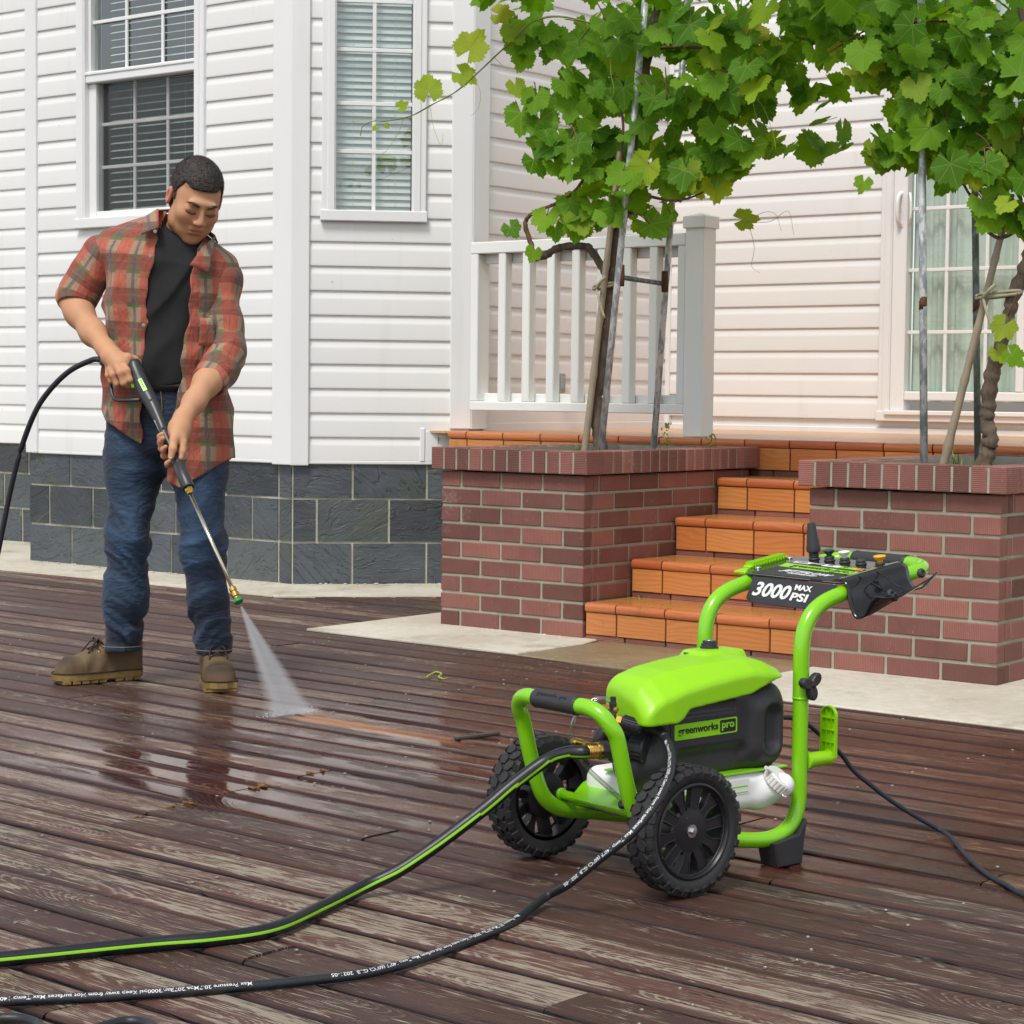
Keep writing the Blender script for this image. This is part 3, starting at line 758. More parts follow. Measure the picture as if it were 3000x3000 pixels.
foundation(-9.0, 1.63, 0, 9.0+UL, [(Z2, Z3, [4.72-0.35*k-(0.02 if k == 0 else 0) for k in range(12, -1, -1)]), (Z1, Z2, [4.72-0.35*k+.12 if k else 4.70 for k in range(12, -1, -1)]), (0.0, Z1, [4.72-0.37*k if k else 4.70 for k in range(12, -1, -1)])], 3)
foundation(UL, 1.63, -pi/2, 0.76, [(Z2, Z3, [0, .35, .7, .80]), (Z1, Z2, [0, .2, .5, .80]), (0, Z1, [0, .35, .7, .80])], 4)
# low vent in the bay foundation, between the blocks
mbox('foundation_vent', (0.0, 0, 0), (0.10, 0.02, 0.16), simple('vent_metal', (0.42, 0.42, 0.36), 0.5), house, 0.003, loc=(UL+1.33, VL-0.016, 0.432))
# starter strips and corner boards
def trim(u, v, rot, x0, x1, z0, z1, y0=-0.026, y1=0.02, mat=M_trim, name='trim_board', c=0.004):
    return MB().box((x0, y0, z0), (x1, y1, z1), c).obj(name, mat, house, loc=(u, v, 0), rot=(0, 0, rot))
trim(UL, VL, 0, 0.0, BL, 0.585, 0.603, -0.012, 0.02, name='starter_strip'); trim(UM, VM, pi/4, 0.0, ML+.15, 0.585, 0.603, -0.012, 0.02, name='starter_strip')
trim(UL, VL, 0, -0.028, 0.062, 0.588, 3.75, name='corner_board'); trim(UL, VL, 0, -0.028, -0.006, 0.588, 3.75, -0.025, 0.07, name='corner_board')
trim(UM, VM, 0, -0.115, 0.0105, 0.580, 3.75, name='corner_board'); trim(UM, VM, pi/4, -0.012, 0.078, 0.578, 3.75, name='corner_board')
trim(UK, VK, pi/4, -0.092, 0.0105, 0.76, 3.75, name='corner_board'); trim(UK, VK, pi/2, -0.010, 0.115, 0.758, 3.75, mat=M_trim, name='corner_board')
trim(UM, VM, pi/4, 0.64, 0.705, 0.600, 0.752, -0.0125, 0.02, name='trim_board'); trim(UM, VM, pi/4, 0.615, 0.640, 0.600, 0.764, -0.016, 0.02, name='trim_board')
trim(UK+0.0, PV, 0, 0.0, 0.035, 0.76, 3.75, -0.022, 0.01, M_trimp, 'corner_board')
trim(UK, VK, pi/2, 0.1, PV-VK, 0.745, 0.79, -0.012, 0.01, M_trimp, 'base_board'); trim(UK, PV, 0, 0.035, 5.2, 0.745, 0.779, -0.012, 0.01, M_trimp, 'base_board')
# outdoor socket on the porch side wall
m = MB(); m.box((-0.03, -0.02, -0.05), (0.03, 0, 0.05), 0.004); m.box((-0.013, -0.026, -0.032), (0.013, -0.018, 0.032), 0.003)
m.obj('wall_socket', simple('socket_grey', (0.32, 0.36, 0.34), 0.4), house, loc=(UK+0.018, 2.13, 0.99), rot=(0, 0, pi/2))

def window(name, wo, hole, casing, mat, build):
    x0, x1, z0, z1 = hole
    root = bpy.data.objects.new(name, None); COL.objects.link(root); root.parent = house; root.location = wo.location; root.rotation_euler = wo.rotation_euler
    cw = casing
    MBc = MB(); MBc.box((x0-0.006, -0.032, z0-.008), (x0+cw, 0.02, z1), 0.004); MBc.box((x1-cw, -0.032, z0-.008), (x1+0.006, 0.02, z1), 0.004); MBc.box((x0-0.012, -0.040, z0-0.022), (x1+0.012, 0.02, z0+0.030), 0.004)
    MBc.box((x0+cw*.35, -0.038, z0+.02), (x0+cw*.9, 0.0, z1), 0.003); MBc.box((x1-cw*.9, -0.038, z0+.02), (x1-cw*.35, 0.0, z1), 0.003)
    MBc.obj('casing', mat, root)
    build(root, x0+cw, x1-cw, z0+0.03, z1); return root
def room(root, x0, x1, z0, z1, d, mat):
    m = MB(); m.box((x0-.1, d, z0-.1), (x1+.1, d+0.02, z1)); m.box((x0-.12, 0.12, z0-.12), (x0-.1, d+.02, z1)); m.box((x1+.1, 0.12, z0-.12), (x1+.12, d+.02, z1)); m.box((x0-.12, .12, z0-.12), (x1+.12, d+.02, z0-.1))
    m.obj('room_backing', mat, root)
def slats(root, x0, x1, z0, z1, y, pitch, ang, mat, w_=0.025):
    m = MB(); m.smooth = True; n = 4
    def f(i, j): a = (j-.5)*w_; return (x0+i*(x1-x0), a, 0.0018*(1-(2*j-1)**2))
    m.grid(f, 1, n); me = m.mesh('blind_slat', mat)
    z = z0
    while z < z1:
        link('blind_slat', me, root, (0, y, z), (ang, 0, 0)); z += pitch
    c = MB()
    for xx in (x0+(x1-x0)*.22, x0+(x1-x0)*.78): c.tube([(xx, y-.014, z0), (xx, y-.014, z1)], 0.0008, 4)
    c.obj('blind_cord', mat, root)
def bars(root, xs, zs, x0, x1, z0, z1, y, w_, mat, name='muntin'):
    for x in xs: MB().box((x-w_/2, y, z0), (x+w_/2, y+0.012, z1), 0.002).obj(name, mat, root)
    for z in zs: MB().box((x0, y-0.0015, z-w_/2), (x1, y+0.0105, z+w_/2), 0.002).obj(name, mat, root)
def build_left(r, x0, x1, z0, z1):
    mr0, mr1 = 2.515, 2.575
    MB().box((x0, -0.024, mr0), (x1, 0.05, mr1), 0.005).box((x0, -0.030, mr1-.02), (x1, 0, mr1-.004), 0.003).obj('meeting_rail', M_trim, r)
    fr = MB()
    fr.box((x0, 0.0, z0), (x0+.055, 0.055, mr0), 0.003).box((x1-.02, 0.0, z0), (x1, 0.055, mr0), 0.003).box((x0+.055, 0.002, z0), (x1-.02, 0.055, z0+.035), 0.003)
    fr.box((x0, -0.004, mr1), (x0+.018, 0.05, z1), 0.003).box((x1-.018, -0.004, mr1), (x1, 0.05, z1), 0.003); fr.obj('sash', M_trim, r)
    lx0, lx1 = x0+.055, x1-.02
    bars(r, [lx0+(lx1-lx0)*.335, lx0+(lx1-lx0)*.668], [2.306, 2.085], lx0, lx1, z0+.035, mr0, 0.040, 0.017, M_trim)
    bars(r, [x0+(x1-x0)*.335, x0+(x1-x0)*.665], [2.83], x0+.018, x1-.018, mr1, z1, 0.012, 0.018, M_trim)
    MB().add([(lx0, 0.036, z0+.03), (lx1, 0.036, z0+.03), (lx1, 0.036, mr0), (lx0, 0.036, mr0)], [(0, 1, 2, 3)])
    m = MB(); m.box((lx0, 0.044, z0+.03), (lx1, 0.0455, mr0)); m.obj('pane', M_glass, r)
    m = MB(); m.box((x0+.018, 0.026, mr1), (x1-.018, 0.0275, z1)); m.obj('pane', M_glass2, r)
    m = MB(); m.add([(lx0, 0.018, z0+.03), (lx1, 0.018, z0+.03), (lx1, 0.018, mr0), (lx0, 0.018, mr0)], [(0, 1, 2, 3)]); m.obj('insect_screen', M_screen, r)
    slats(r, x0+.085, x1-.01, z0+.05, z1, 0.085, 0.038, 0.40, M_blindd, 0.034)
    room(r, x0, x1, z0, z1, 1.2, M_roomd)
    lm = NT('lamp_glow'); e = lm.n('Emission'); e.inputs[0].default_value = (1, .62, .22, 1); e.inputs[1].default_value = 6
    MB().lathe([(0.002, -.012), (0.010, -.006), (0.012, 0), (0.008, .008), (0.002, .011)], 10, TR(x1-.035, .5, 2.33)).obj('indoor_lamp', lm.done(e.outputs[0]), r)
window('bay_window', w_left, LW, 0.062, M_trim, build_left)
def build_mid(r, x0, x1, z0, z1):
    bars(r, [(x0+x1)/2], [2.085, 2.313, 2.568, 2.80], x0, x1, z0, z1, 0.012, 0.019, M_trim)
    m = MB(); m.box((x0, 0.026, z0), (x1, 0.0275, z1)); m.obj('pane', M_glass2, r)
    slats(r, x0+.002, x1-.002, z0+.012, z1, 0.070, 0.0330, 1.02, M_blind, 0.040)
    room(r, x0, x1, z0, z1, 0.5, M_room)
window('bay_window', w_mid, MW, 0.062, M_trim, build_mid)
def build_porch(r, x0, x1, z0, z1):
    fr = MB(); fr.box((x0, -0.03, z0), (x0+.078, 0.05, z1), 0.006).box((x0+.078, -0.026, z0+.055), (x1, 0.05, z0+.10), 0.005).box((x0-.02, -0.055, z0-.02), (x1+.05, 0.02, z0+.004), 0.004).box((x0+.60+.078, -0.027, z0+.1), (x0+.72, 0.05, z1), 0.005)
    fr.obj('door_frame', M_trimp, r)
    gx0, gx1, gz0 = x0+.078, x0+.68, z0+.10
    bars(r, [gx0+.207, gx0+.424], [1.263, 1.575, 1.882, 2.19, 2.5], gx0, gx1, gz0, z1, 0.004, 0.018, M_trimp)
    m = MB(); m.box((gx0, 0.020, gz0), (x1, 0.0215, z1)); m.obj('pane', M_glass, r)
    m = MB(); m.smooth = True
    def f(i, j): x = gx0-.02+i*(x1-gx0+.1); return (x, 0.075+0.016*sin(x*58)+0.008*sin(x*131+1), gz0-.05+j*(z1-gz0+.1))
    m.grid(f, 140, 1); m.obj('curtain', M_curt, r)
    h = MB(); hx = x0+.044
    h.tube(spline([(hx, -.03, 1.80), (hx, -.055, 1.815), (hx, -.068, 1.85), (hx, -.068, 1.91), (hx, -.055, 1.945), (hx, -.03, 1.96)], 5), 0.011, 10); h.box((hx-.016, -.034, 1.79), (hx+.016, -.028, 1.97), 0.004)
    h.obj('handle', M_trimp, r)
    h = MB(); h.tube(spline([(gx0+.01, -.02, 1.80), (gx0+.03, -.05, 1.83), (gx0+.035, -.055, 1.88), (gx0+.03, -.05, 1.93), (gx0+.01, -.02, 1.96)], 5), 0.007, 8); h.obj('handle', M_trimp, r)
window('porch_door', w_porch, PW, 0.06, M_trimp, build_porch)
# ================================================================== PORCH STEPS, PLANTERS, RAILING
def mat_brick(name, axis):
    t = NT(name); rnd = t.rnd(); c = t.coord('Object'); x, y, z = t.sep(c); P = t.pos()
    off = t.comb(t.math('MULTIPLY', rnd, 50.0), t.math('MULTIPLY', rnd, 23.0), t.math('MULTIPLY', rnd, 90.0)); co = t.vmath('ADD', c, off)
    along = {'x': t.math('ADD', x, y), 'z': z}[axis]
    jit = t.math('MULTIPLY', t.noise(t.mapv(co, (1, 1, 1)), 60.0, 2), 0.0020)
    rib = t.math('SINE', t.math('MULTIPLY', t.math('ADD', along, jit), 2*pi/0.0066))
    rm = t.ss(rib, -0.5, 0.5)
    n1 = t.noise(co, 9.0, 4, 0.6); n2 = t.noise(co, 70.0, 3, 0.7)
    col = t.mix(n1, (0.170, 0.060, 0.044), (0.310, 0.132, 0.102))
    tone = t.math('MULTIPLY_ADD', rnd, 0.85, 0.56); col = t.mix(1.0, col, t.comb(tone, tone, tone), 'MULTIPLY')
    col = t.mix(t.math('MULTIPLY', t.ss(rm, 1.0, 0.0), 0.45), col, (0.125, 0.042, 0.033))
    chip = t.math('MULTIPLY', t.ss(n2, 0.66, 0.74), 0.6); col = t.mix(chip, col, (0.42, 0.27, 0.20))
    eff = t.ss(t.math('ADD', t.math('MULTIPLY', t.noise(P, 2.3, 3, 0.6), 0.75), t.math('MULTIPLY', n2, 0.25)), 0.585, 0.70)
    col = t.mix(t.math('MULTIPLY', eff, 0.42), col, (0.46, 0.38, 0.38))
    grn = t.ss(t.noise(t.mapv(P, (3, 3, 3), (5, 5, 5)), 1.0, 4, 0.65), 0.60, 0.74); col = t.mix(t.math('MULTIPLY', grn, 0.25), col, (0.10, 0.085, 0.04))
    h = t.math('ADD', t.math('MULTIPLY', rm, 0.8), t.math('MULTIPLY', n2, 0.5))
    return t.done(t.bsdf(col, t.math('MULTIPLY_ADD', n2, 0.25, 0.50), 0, t.bump(h, 0.55, 0.0022)))
M_brick = mat_brick('ribbed_brick', 'x'); M_brickc = mat_brick('ribbed_cap_brick', 'z')
M_bmort = mat_mortar('brick_mortar', (0.25, 0.245, 0.18), (0.43, 0.42, 0.335))
M_soil = simple('planter_soil', (0.06, 0.045, 0.03), 0.95, var=0.4, vs=20, bump=0.8, bs=60)
def mat_tile(name, a, b, dark, rough=0.2, grain='x'):
    t = NT(name); rnd = t.rnd(); c = t.coord('Object')
    off = t.comb(t.math('MULTIPLY', rnd, 50.0), t.math('MULTIPLY', rnd, 23.0), t.math('MULTIPLY', rnd, 90.0)); co = t.vmath('ADD', c, off)
    X, Y, Z = t.sep(co)
    w_ = t.noise(t.mapv(co, (2.4, 7.0, 7.0)), 1.0, 2, 0.45)
    yz = t.math('ADD', t.math('MULTIPLY', Y, 1.0), Z)
    ring = t.math('FRACT', t.math('ADD', t.math('MULTIPLY', w_, 7.0), t.math('MULTIPLY', yz, 60.0)))
    line = t.math('MULTIPLY', t.ss(ring, 0.30, 0.85), t.ss(ring, 1.0, 0.90))
    fine = t.noise(t.mapv(co, (9.0, 160.0, 160.0)), 1.0, 3, 0.6)
    col = t.mix(t.math('MULTIPLY_ADD', rnd, 0.7, t.math('MULTIPLY', fine, 0.3)), a, b)
    col = t.mix(t.math('MULTIPLY', line, 0.30), col, dark)
    col = t.mix(t.math('MULTIPLY', t.ss(fine, 0.55, 0.75), 0.25), col, dark)
    dirt = t.ss(t.noise(t.pos(), 9.0, 4, 0.65), 0.60, 0.78); col = t.mix(t.math('MULTIPLY', dirt, 0.4), col, (0.10, 0.055, 0.02))
    r = t.math('MULTIPLY_ADD', t.noise(t.pos(), 14.0, 3), 0.22, rough)
    return t.done(t.bsdf(col, r, 0, t.bump(fine, 0.08, 0.001), coat=0.15, coat_r=0.1))
M_riser = mat_tile('wood_look_riser_tile', (0.66, 0.290, 0.085), (0.52, 0.165, 0.042), (0.30, 0.090, 0.022), 0.34)
M_nose = mat_tile('wood_look_nosing_tile', (0.60, 0.200, 0.060), (0.40, 0.095, 0.032), (0.32, 0.08, 0.026), 0.26)
M_tread = mat_tile('wood_look_tread_tile', (0.56, 0.255, 0.065), (0.47, 0.195, 0.055), (0.34, 0.14, 0.04), 0.12)
M_floor = mat_tile('porch_floor_tile', (0.62, 0.34, 0.17), (0.56, 0.29, 0.14), (0.5, 0.25, 0.12), 0.22)
M_grout = mat_mortar('dark_grout', (0.035, 0.030, 0.022), (0.09, 0.08, 0.055))
W_, C_ = 0.2029, 0.07

def brick_box(lx, ly, lz, mat, seed):
    r = random.Random(seed); m = MB(); m.box((0, 0, 0), (lx, ly, lz), 0.0028)
    m.v = [(x+r.uniform(-.0008, .0008), y+r.uniform(-.0008, .0008), z+r.uniform(-.0008, .0008)) for x, y, z in m.v]
    return m.mesh('brick', mat)
_bk = {}
def brick(parent, lo, hi, mat):
    d = tuple(round(hi[i]-lo[i], 3) for i in range(3)); k = (d, mat.name, random.randrange(3))
    if k not in _bk: _bk[k] = brick_box(*d, mat, hash(k) % 999)
    return link('brick', _bk[k], parent, lo)
def planter(u, v, depth, label):
    """box of ribbed brick, front from x=-0.71..0 at y=0, running back to y=depth; all four sides laid brick by brick"""
    root = empty('brick_planter', uvw(u, v, 0), TH, label, 'planter', 'brick planters beside the porch steps')
    Wd = 3.5*W_; jm = 0.0055; T = 0.055
    core = MB(); e = 0.0045
    for a, b in (((-Wd+e, e), (-e, T)), ((-Wd+e, depth-T), (-e, depth-e)), ((-Wd+e, T), (-Wd+T, depth-T)), ((-T, T), (-e, depth-T))):
        core.box((a[0], a[1], -0.06), (b[0], b[1], 0.625))
    core.box((-Wd-.012, -.012, -0.06), (.012, depth+.012, 0.0045)); core.box((-Wd-.0265, -.0265, 0.6335), (-Wd+.10, depth+.0265, 0.716)); core.box((-.10, -.0265, 0.6335), (.0265, depth+.0265, 0.7162)); core.box((-Wd+.10, -.0265, 0.6338), (-.10, .10, 0.7158)); core.box((-Wd+.10, depth-.1, 0.6338), (-.10, depth+.0265, 0.7158))
    core.obj('mortar_core', M_bmort, root)
    for k in range(9):
        z0, z1 = k*C_+jm, (k+1)*C_-jm
        half = (8-k) % 2 == 0                      # top course starts with a half brick on the left
        # front: x from right corner leftwards
        xs = [0.0]
        if half: xs += [-W_, -2*W_, -3*W_, -3.5*W_]
        else: xs += [-.5*W_, -1.5*W_, -2.5*W_, -3.5*W_]
        for a, b in zip(xs[:-1], xs[1:]):
            r0 = 0 if a == 0 else jm
            l0 = 0 if b == xs[-1] else jm
            brick(root, (b+l0, 0, z0), (a-r0, T, z1), M_brick); brick(root, (b+l0, depth-T, z0), (a-r0, depth, z1), M_brick)
        ys = [T+jm, .5*W_] if half else [T+jm, W_]
        while ys[-1]+W_ < depth-T-0.03: ys.append(ys[-1]+W_)
        ys.append(depth-T-jm)
        for i, (a, b) in enumerate(zip(ys[:-1], ys[1:])):
            a2 = a if i == 0 else a+jm; b2 = b if b == ys[-1] else b-jm
            if b2-a2 < 0.01: continue
            brick(root, (-T, a2, z0), (0, b2, z1), M_brick); brick(root, (-Wd, a2, z0), (-Wd+T, b2, z1), M_brick)
    # cap: bricks on edge, overhanging 3 cm
    z0, z1 = 0.632, 0.720; o = 0.03; p_ = 0.0632; n = 12; cw = (Wd+2*o)/n; T2 = 0.115
    for i in range(n):
        a = -Wd-o+i*cw
        l0 = 0 if i == 0 else .0046; r0 = 0 if i == n-1 else .0046
        brick(root, (a+l0, -o, z0), (a+cw-r0, -o+T2, z1), M_brickc); brick(root, (a+l0, depth+o-T2, z0), (a+cw-r0, depth+o, z1), M_brickc)
    n2 = round((depth+2*o-2*T2)/p_); cw2 = (depth+2*o-2*T2)/n2
    for i in range(n2):
        a = -o+T2+i*cw2
        brick(root, (o-T2, a+.0046, z0), (o, a+cw2-.0046, z1), M_brickc); brick(root, (-Wd-o, a+.0035, z0), (-Wd-o+T2, a+cw2-.0035, z1), M_brickc)
    m = MB(); m.smooth = True
    m.grid(lambda i, j: (-Wd+.05+i*(Wd-.1), .05+j*(depth-.1), 0.672+0.012*noise.noise(Vector((i*5, j*9, u)))), 10, 14); m.obj('soil', M_soil, root)
    return root
random.seed(11)
pl_l = planter(0.0, 0.0, 1.19, 'brick planter left of the tiled steps, holding a vine by the railing')
pl_r = planter(1.756, -0.114, 1.30, 'brick planter right of the tiled steps, behind the green pressure washer')

steps = empty('porch_steps', uvw(0, 0, 0), TH, 'orange wood-look tiled porch steps between two brick planters', 'steps')
U0, U1 = 0.010, 1.050
ZT = [0.144, 0.292, 0.445, 0.597, 0.752]; VS = [-0.004, 0.302, 0.609, 0.916, 1.222]
core = MB()
for k in range(4): core.box((U0-.006, VS[k]+.022, -0.06), (U1+.03, 1.3, ZT[k]-.010))
core.box((-1.70, 1.222+.022, -0.06), (3.6, 3.3, ZT[4]-.010)); core.obj('step_core', M_grout, steps)
random.seed(5)
def nosing(parent, x0, x1, y, zt, d=0.055):
    m = MB(); m.smooth = True
    pr = [(d, -.012), (d, 0), (.012, 0), (.004, -.003), (0, -.010), (0, -.027), (.004, -.033), (.020, -.034), (.024, -.012)]
    n = len(pr)
    for x in (0.0015, x1-x0-.0015):
        for yy, zz in pr: m.v.append((x, yy, zz))
    for j in range(n): m.face((j, (j+1) % n, n+(j+1) % n, n+j))
    m.smooth = False; m.face(list(range(n))[::-1]); m.face([n+j for j in range(n)])
    me = m.mesh('nosing_tile', M_nose); me.set_sharp_from_angle(angle=radians(50)); return link('nosing_tile', me, parent, (x0, y, zt+random.uniform(-.0007, .0007)))
jl = [U0, .155, .378, .603, .827, U1]
for k in range(4):
    yv, zt = VS[k], ZT[k]; zb = 0.0 if k == 0 else ZT[k-1]
    for a, b in zip(jl[:-1], jl[1:]):
        nosing(steps, a+.0015, b-.0015, yv, zt)
        MB().box((0, 0, 0), (b-a-.007, .02, zt-.036-(zb+.024)), .0016).obj('riser_tile', M_riser, steps, loc=(a+.0035, yv+.007+random.uniform(-.0008, .0008), zb+.024))
    x = U0
    while x < U1-.02:
        L = min(.185, U1-x); MB().box((0, 0, 0), (L-.008, .02, .030), .002).obj('brick', M_brickc, steps, loc=(x, yv+.012, zb-.008)); x += L
    yn = VS[k+1]+.02; y0 = yv+.058; tx = [U0, .30, .62, .94, U1]
    for a, b in zip(tx[:-1], tx[1:]):
        MB().box((0, 0, 0), (b-a-.004, yn-y0, .012), .001).obj('tread_tile', M_tread, steps, loc=(a+.002, y0, zt-.0125))
# porch floor edge and floor
jx = [-1.703] + [-.9279-.2205*k for k in range(3, 0, -1)] + [-.9279+.2205*k for k in range(0, 19)]
for a, b in zip(jx[:-1], jx[1:]):
    if b > 3.3 or a < -2.1: continue
    nosing(steps, a+.002, b-.002, 1.222, ZT[4])
    MB().box((0, 0, 0), (b-a-.007, .02, .092), .0016).obj('riser_tile', M_riser, steps, loc=(a+.0035, 1.229, ZT[4]-.036-.092))
x = -1.2
while x < 3.0:
    MB().box((0, 0, 0), (.177, .02, .030), .002).obj('brick', M_brickc, steps, loc=(x, 1.235, .59)); x += .185
fy = [1.28, 1.62, 1.96, 2.30, 2.64, 2.98, 3.2]; fx = [-2.1+.34*k for k in range(17)]
for a, b in zip(fx[:-1], fx[1:]):
    for c_, d_ in zip(fy[:-1], fy[1:]):
        MB().box((0, 0, 0), (b-a-.003, d_-c_-.003, .012), .0008).obj('floor_tile', M_floor, steps, loc=(a, c_, ZT[4]-.0125))
# white picture-frame railing between the bay and its post
M_rail = mat_siding('painted_rail', (0.84, 0.845, 0.81))
rail = empty('porch_railing', uvw(-1.05, 1.33, ZT[4]), TH, 'white porch railing with square balusters beside the bay', 'railing')
ux = lambda u: u+1.05
def rb(name, u0, u1, v0, v1, z0, z1, c=.004): MB().box((ux(u0), v0-1.33, z0-ZT[4]), (ux(u1), v1-1.33, z1-ZT[4]), c).obj(name, M_rail, rail)
rb('top_rail', -1.64, -.418, 1.305, 1.375, 1.595, 1.650); rb('top_rail', -1.60, -.42, 1.365, 1.40, 1.55, 1.600)
rb('bottom_rail', -1.64, -.418, 1.306, 1.376, .852, .896); rb('bottom_rail', -1.60, -.42, 1.366, 1.40, .89, .935)
rb('end_post', -1.64, -1.595, 1.307, 1.40, .896, 1.595); rb('end_post', -.460, -.418, 1.307, 1.40, .896, 1.595)
for k in range(7):
    u_ = -1.595 + .1435*(k+1); rb('baluster', u_-.022, u_+.022, 1.3085, 1.362, .896, 1.595)
rb('post', -.4145, -.318, 1.298, 1.398, ZT[4]+.002, 1.70, .003)

cap = MB(); cap.box((ux(-.424), 1.288-1.33, 1.668-ZT[4]), (ux(-.308), 1.408-1.33, 1.722-ZT[4]), .003)
cap.add([(ux(-.424)+.004, -.038, .9672), (ux(-.308)-.004, -.038, .9672), (ux(-.308)-.004, .074, .9672), (ux(-.424)+.004, .074, .9672), (ux(-.366), .018, .986)], [(0, 1, 4), (1, 2, 4), (2, 3, 4), (3, 0, 4)]); cap.obj('post_cap', M_rail, rail)
# ================================================================== VINES, POLES, PLANTS
def mat_leaf(name, a, b, young):
    t = NT(name); rnd = t.rnd(); c = t.coord('Object'); x, y, z = t.sep(c)
    r = t.vmath('LENGTH', c); yy = t.math('ADD', y, 0.0)
    ang = t.math('ARCTAN2', x, yy)
    k = t.math('ABSOLUTE', t.math('SUBTRACT', t.math('FRACT', t.math('ADD', t.math('DIVIDE', ang, 0.86), 0.5)), 0.5))
    vd = t.math('MULTIPLY', t.math('MULTIPLY', k, 0.86), r)
    vein = t.ss(vd, 0.034, 0.010)
    n = t.noise(c, 22.0, 3); fn = t.noise(c, 120.0, 3)
    col = t.mix(t.math('MULTIPLY_ADD', rnd, 0.75, t.math('MULTIPLY', n, 0.3)), a, b)
    col = t.mix(t.math('MULTIPLY', t.ss(rnd, 0.91, 0.985), 0.8), col, young)
    col = t.mix(t.math('MULTIPLY', vein, 0.45), col, (0.24, 0.34, 0.08))
    col = t.mix(t.math('MULTIPLY', t.ss(t.noise(c, 9.0, 3), 0.66, 0.72), 0.4), col, (0.20, 0.14, 0.03))
    h = t.math('SUBTRACT', t.math('MULTIPLY', t.noise(c, 45.0, 2), 0.6), vein)
    nr = t.bump(h, 0.35, 0.003)
    d = t.bsdf(col, t.math('MULTIPLY_ADD', fn, 0.2, 0.50), 0, nr, spec=0.22)
    tl = t.n('BsdfTranslucent'); t.put(tl.inputs[0], t.mix(1.0, col, (1.9, 1.7, 0.6), 'MULTIPLY')); t.put(tl.inputs['Normal'], nr)
    mx = t.n('MixShader'); mx.inputs[0].default_value = 0.42; t.put(mx.inputs[1], d); t.put(mx.inputs[2], tl.outputs[0])
    return t.done(mx.outputs[0])
M_leaf = mat_leaf('vine_leaf', (0.048, 0.155, 0.007), (0.175, 0.365, 0.012), (0.34, 0.46, 0.03))
M_leafy = mat_leaf('young_vine_leaf', (0.19, 0.31, 0.02), (0.27, 0.37, 0.03), (0.36, 0.36, 0.04))
def mat_bark():
    t = NT('vine_bark'); c = t.pos(); n = t.noise(t.mapv(c, (60, 60, 9)), 1.0, 5, 0.65, 0.5); b = t.noise(c, 25.0, 3)
    col = t.mix(n, (0.045, 0.030, 0.020), (0.20, 0.145, 0.10)); col = t.mix(t.math('MULTIPLY', t.ss(b, 0.6, 0.72), 0.6), col, (0.32, 0.29, 0.23))
    return t.done(t.bsdf(col, 0.85, 0, t.bump(n, 0.9, 0.012)))
M_bark = mat_bark()
M_shoot = simple('green_shoot', (0.17, 0.20, 0.035), 0.5, var=0.3); M_shootb = simple('brown_shoot', (0.14, 0.065, 0.035), 0.55, var=0.3)
M_tendril = simple('vine_tendril', (0.34, 0.40, 0.06), 0.5)

def leaf_mesh(seed, mat):
    """lobed, toothed vine leaf: base notch at the origin, tip at +y; unit length about 1"""
    r = random.Random(seed); n = 46; m = MB(); m.smooth = True
    lob = [(0.0, 1.0, 0.30), (0.86, 0.80, 0.30), (-0.86, 0.80, 0.30), (1.72, 0.70, 0.36), (-1.72, 0.70, 0.36)]
    sk = r.uniform(-.1, .1); fold = r.uniform(0.0, 0.20); droop = r.uniform(-0.05, 0.32); dep = r.uniform(0.75, 1.15)
    out = []
    for i in range(n):
        a = -2.75 + 5.5*i/(n-1)
        q = 0.56
        for la, lr, lw in lob: q = max(q, 0.56 + (lr-0.56)*max(0, 1-abs((a-la)/0.52)**1.6*dep)) if abs(a-la) < .6 else q
        q *= (1.0 + (0.055 if i % 2 else -0.055)) * r.uniform(0.97, 1.03)
        out.append((a+sk*.2, q))
    def P(a, q):
        x = q*sin(a); y = q*cos(a)+0.0
        z = fold*abs(x)*0.9 - droop*0.42*(x*x+y*y) + 0.045*sin(7*x+seed)*q + 0.04*sin(9*y+seed*2)*q
        return (x, y, z)
    m.v.append((0, 0, 0))
    for a, q in out: m.v.append(P(a, q*0.52))
    for a, q in out: m.v.append(P(a, q))
    for i in range(n-1):
        m.face((0, 1+i+1, 1+i)); m.face((1+i, 1+i+1, 1+n+i+1, 1+n+i))
    return m.mesh('leaf', mat)
LEAVES = [leaf_mesh(k, M_leaf) for k in range(9)]; LEAFY = [leaf_mesh(40+k, M_leafy) for k in range(3)]
def leaf_matrix(pos, face, size, r, roll=None):
    """blade normal about `face`, tip hanging down"""
    nrm = Vector(face).normalized(); dn = Vector((r.gauss(0, .35), r.gauss(0, .35), -1.0))
    y = (dn - nrm*dn.dot(nrm)).normalized(); x = y.cross(nrm)
    R = Matrix((x, y, nrm)).transposed().to_4x4()
    return Matrix.Translation(pos) @ R @ Matrix.Rotation(r.gauss(0, .35) if roll is None else roll, 4, 'Z') @ Matrix.Scale(size, 4)
CAMD = Vector((0.60, -0.80, 0.12))        # toward the open side, in house axes
def put_leaf(parent, pos, size, r, meshes=None, out=None):
    f = Vector((r.gauss(0, .45), r.gauss(0, .35), r.gauss(0.40, .35))) + (out or CAMD)*r.uniform(.6, 1.4)
    o = link('leaf', r.choice(meshes or LEAVES), parent); o.matrix_local = leaf_matrix(pos, f, size, r); return o
def limb(pts, r0, r1, per=6, jit=0.0, seed=0):
    P = spline(pts, per); r = random.Random(seed); n = len(P)
    P = [p + Vector((r.gauss(0, jit), r.gauss(0, jit), 0)) for p in P]
    return P, [r0+(r1-r0)*i/(n-1)*1.0 + (r.uniform(-.12, .12)*r0) for i in range(n)]
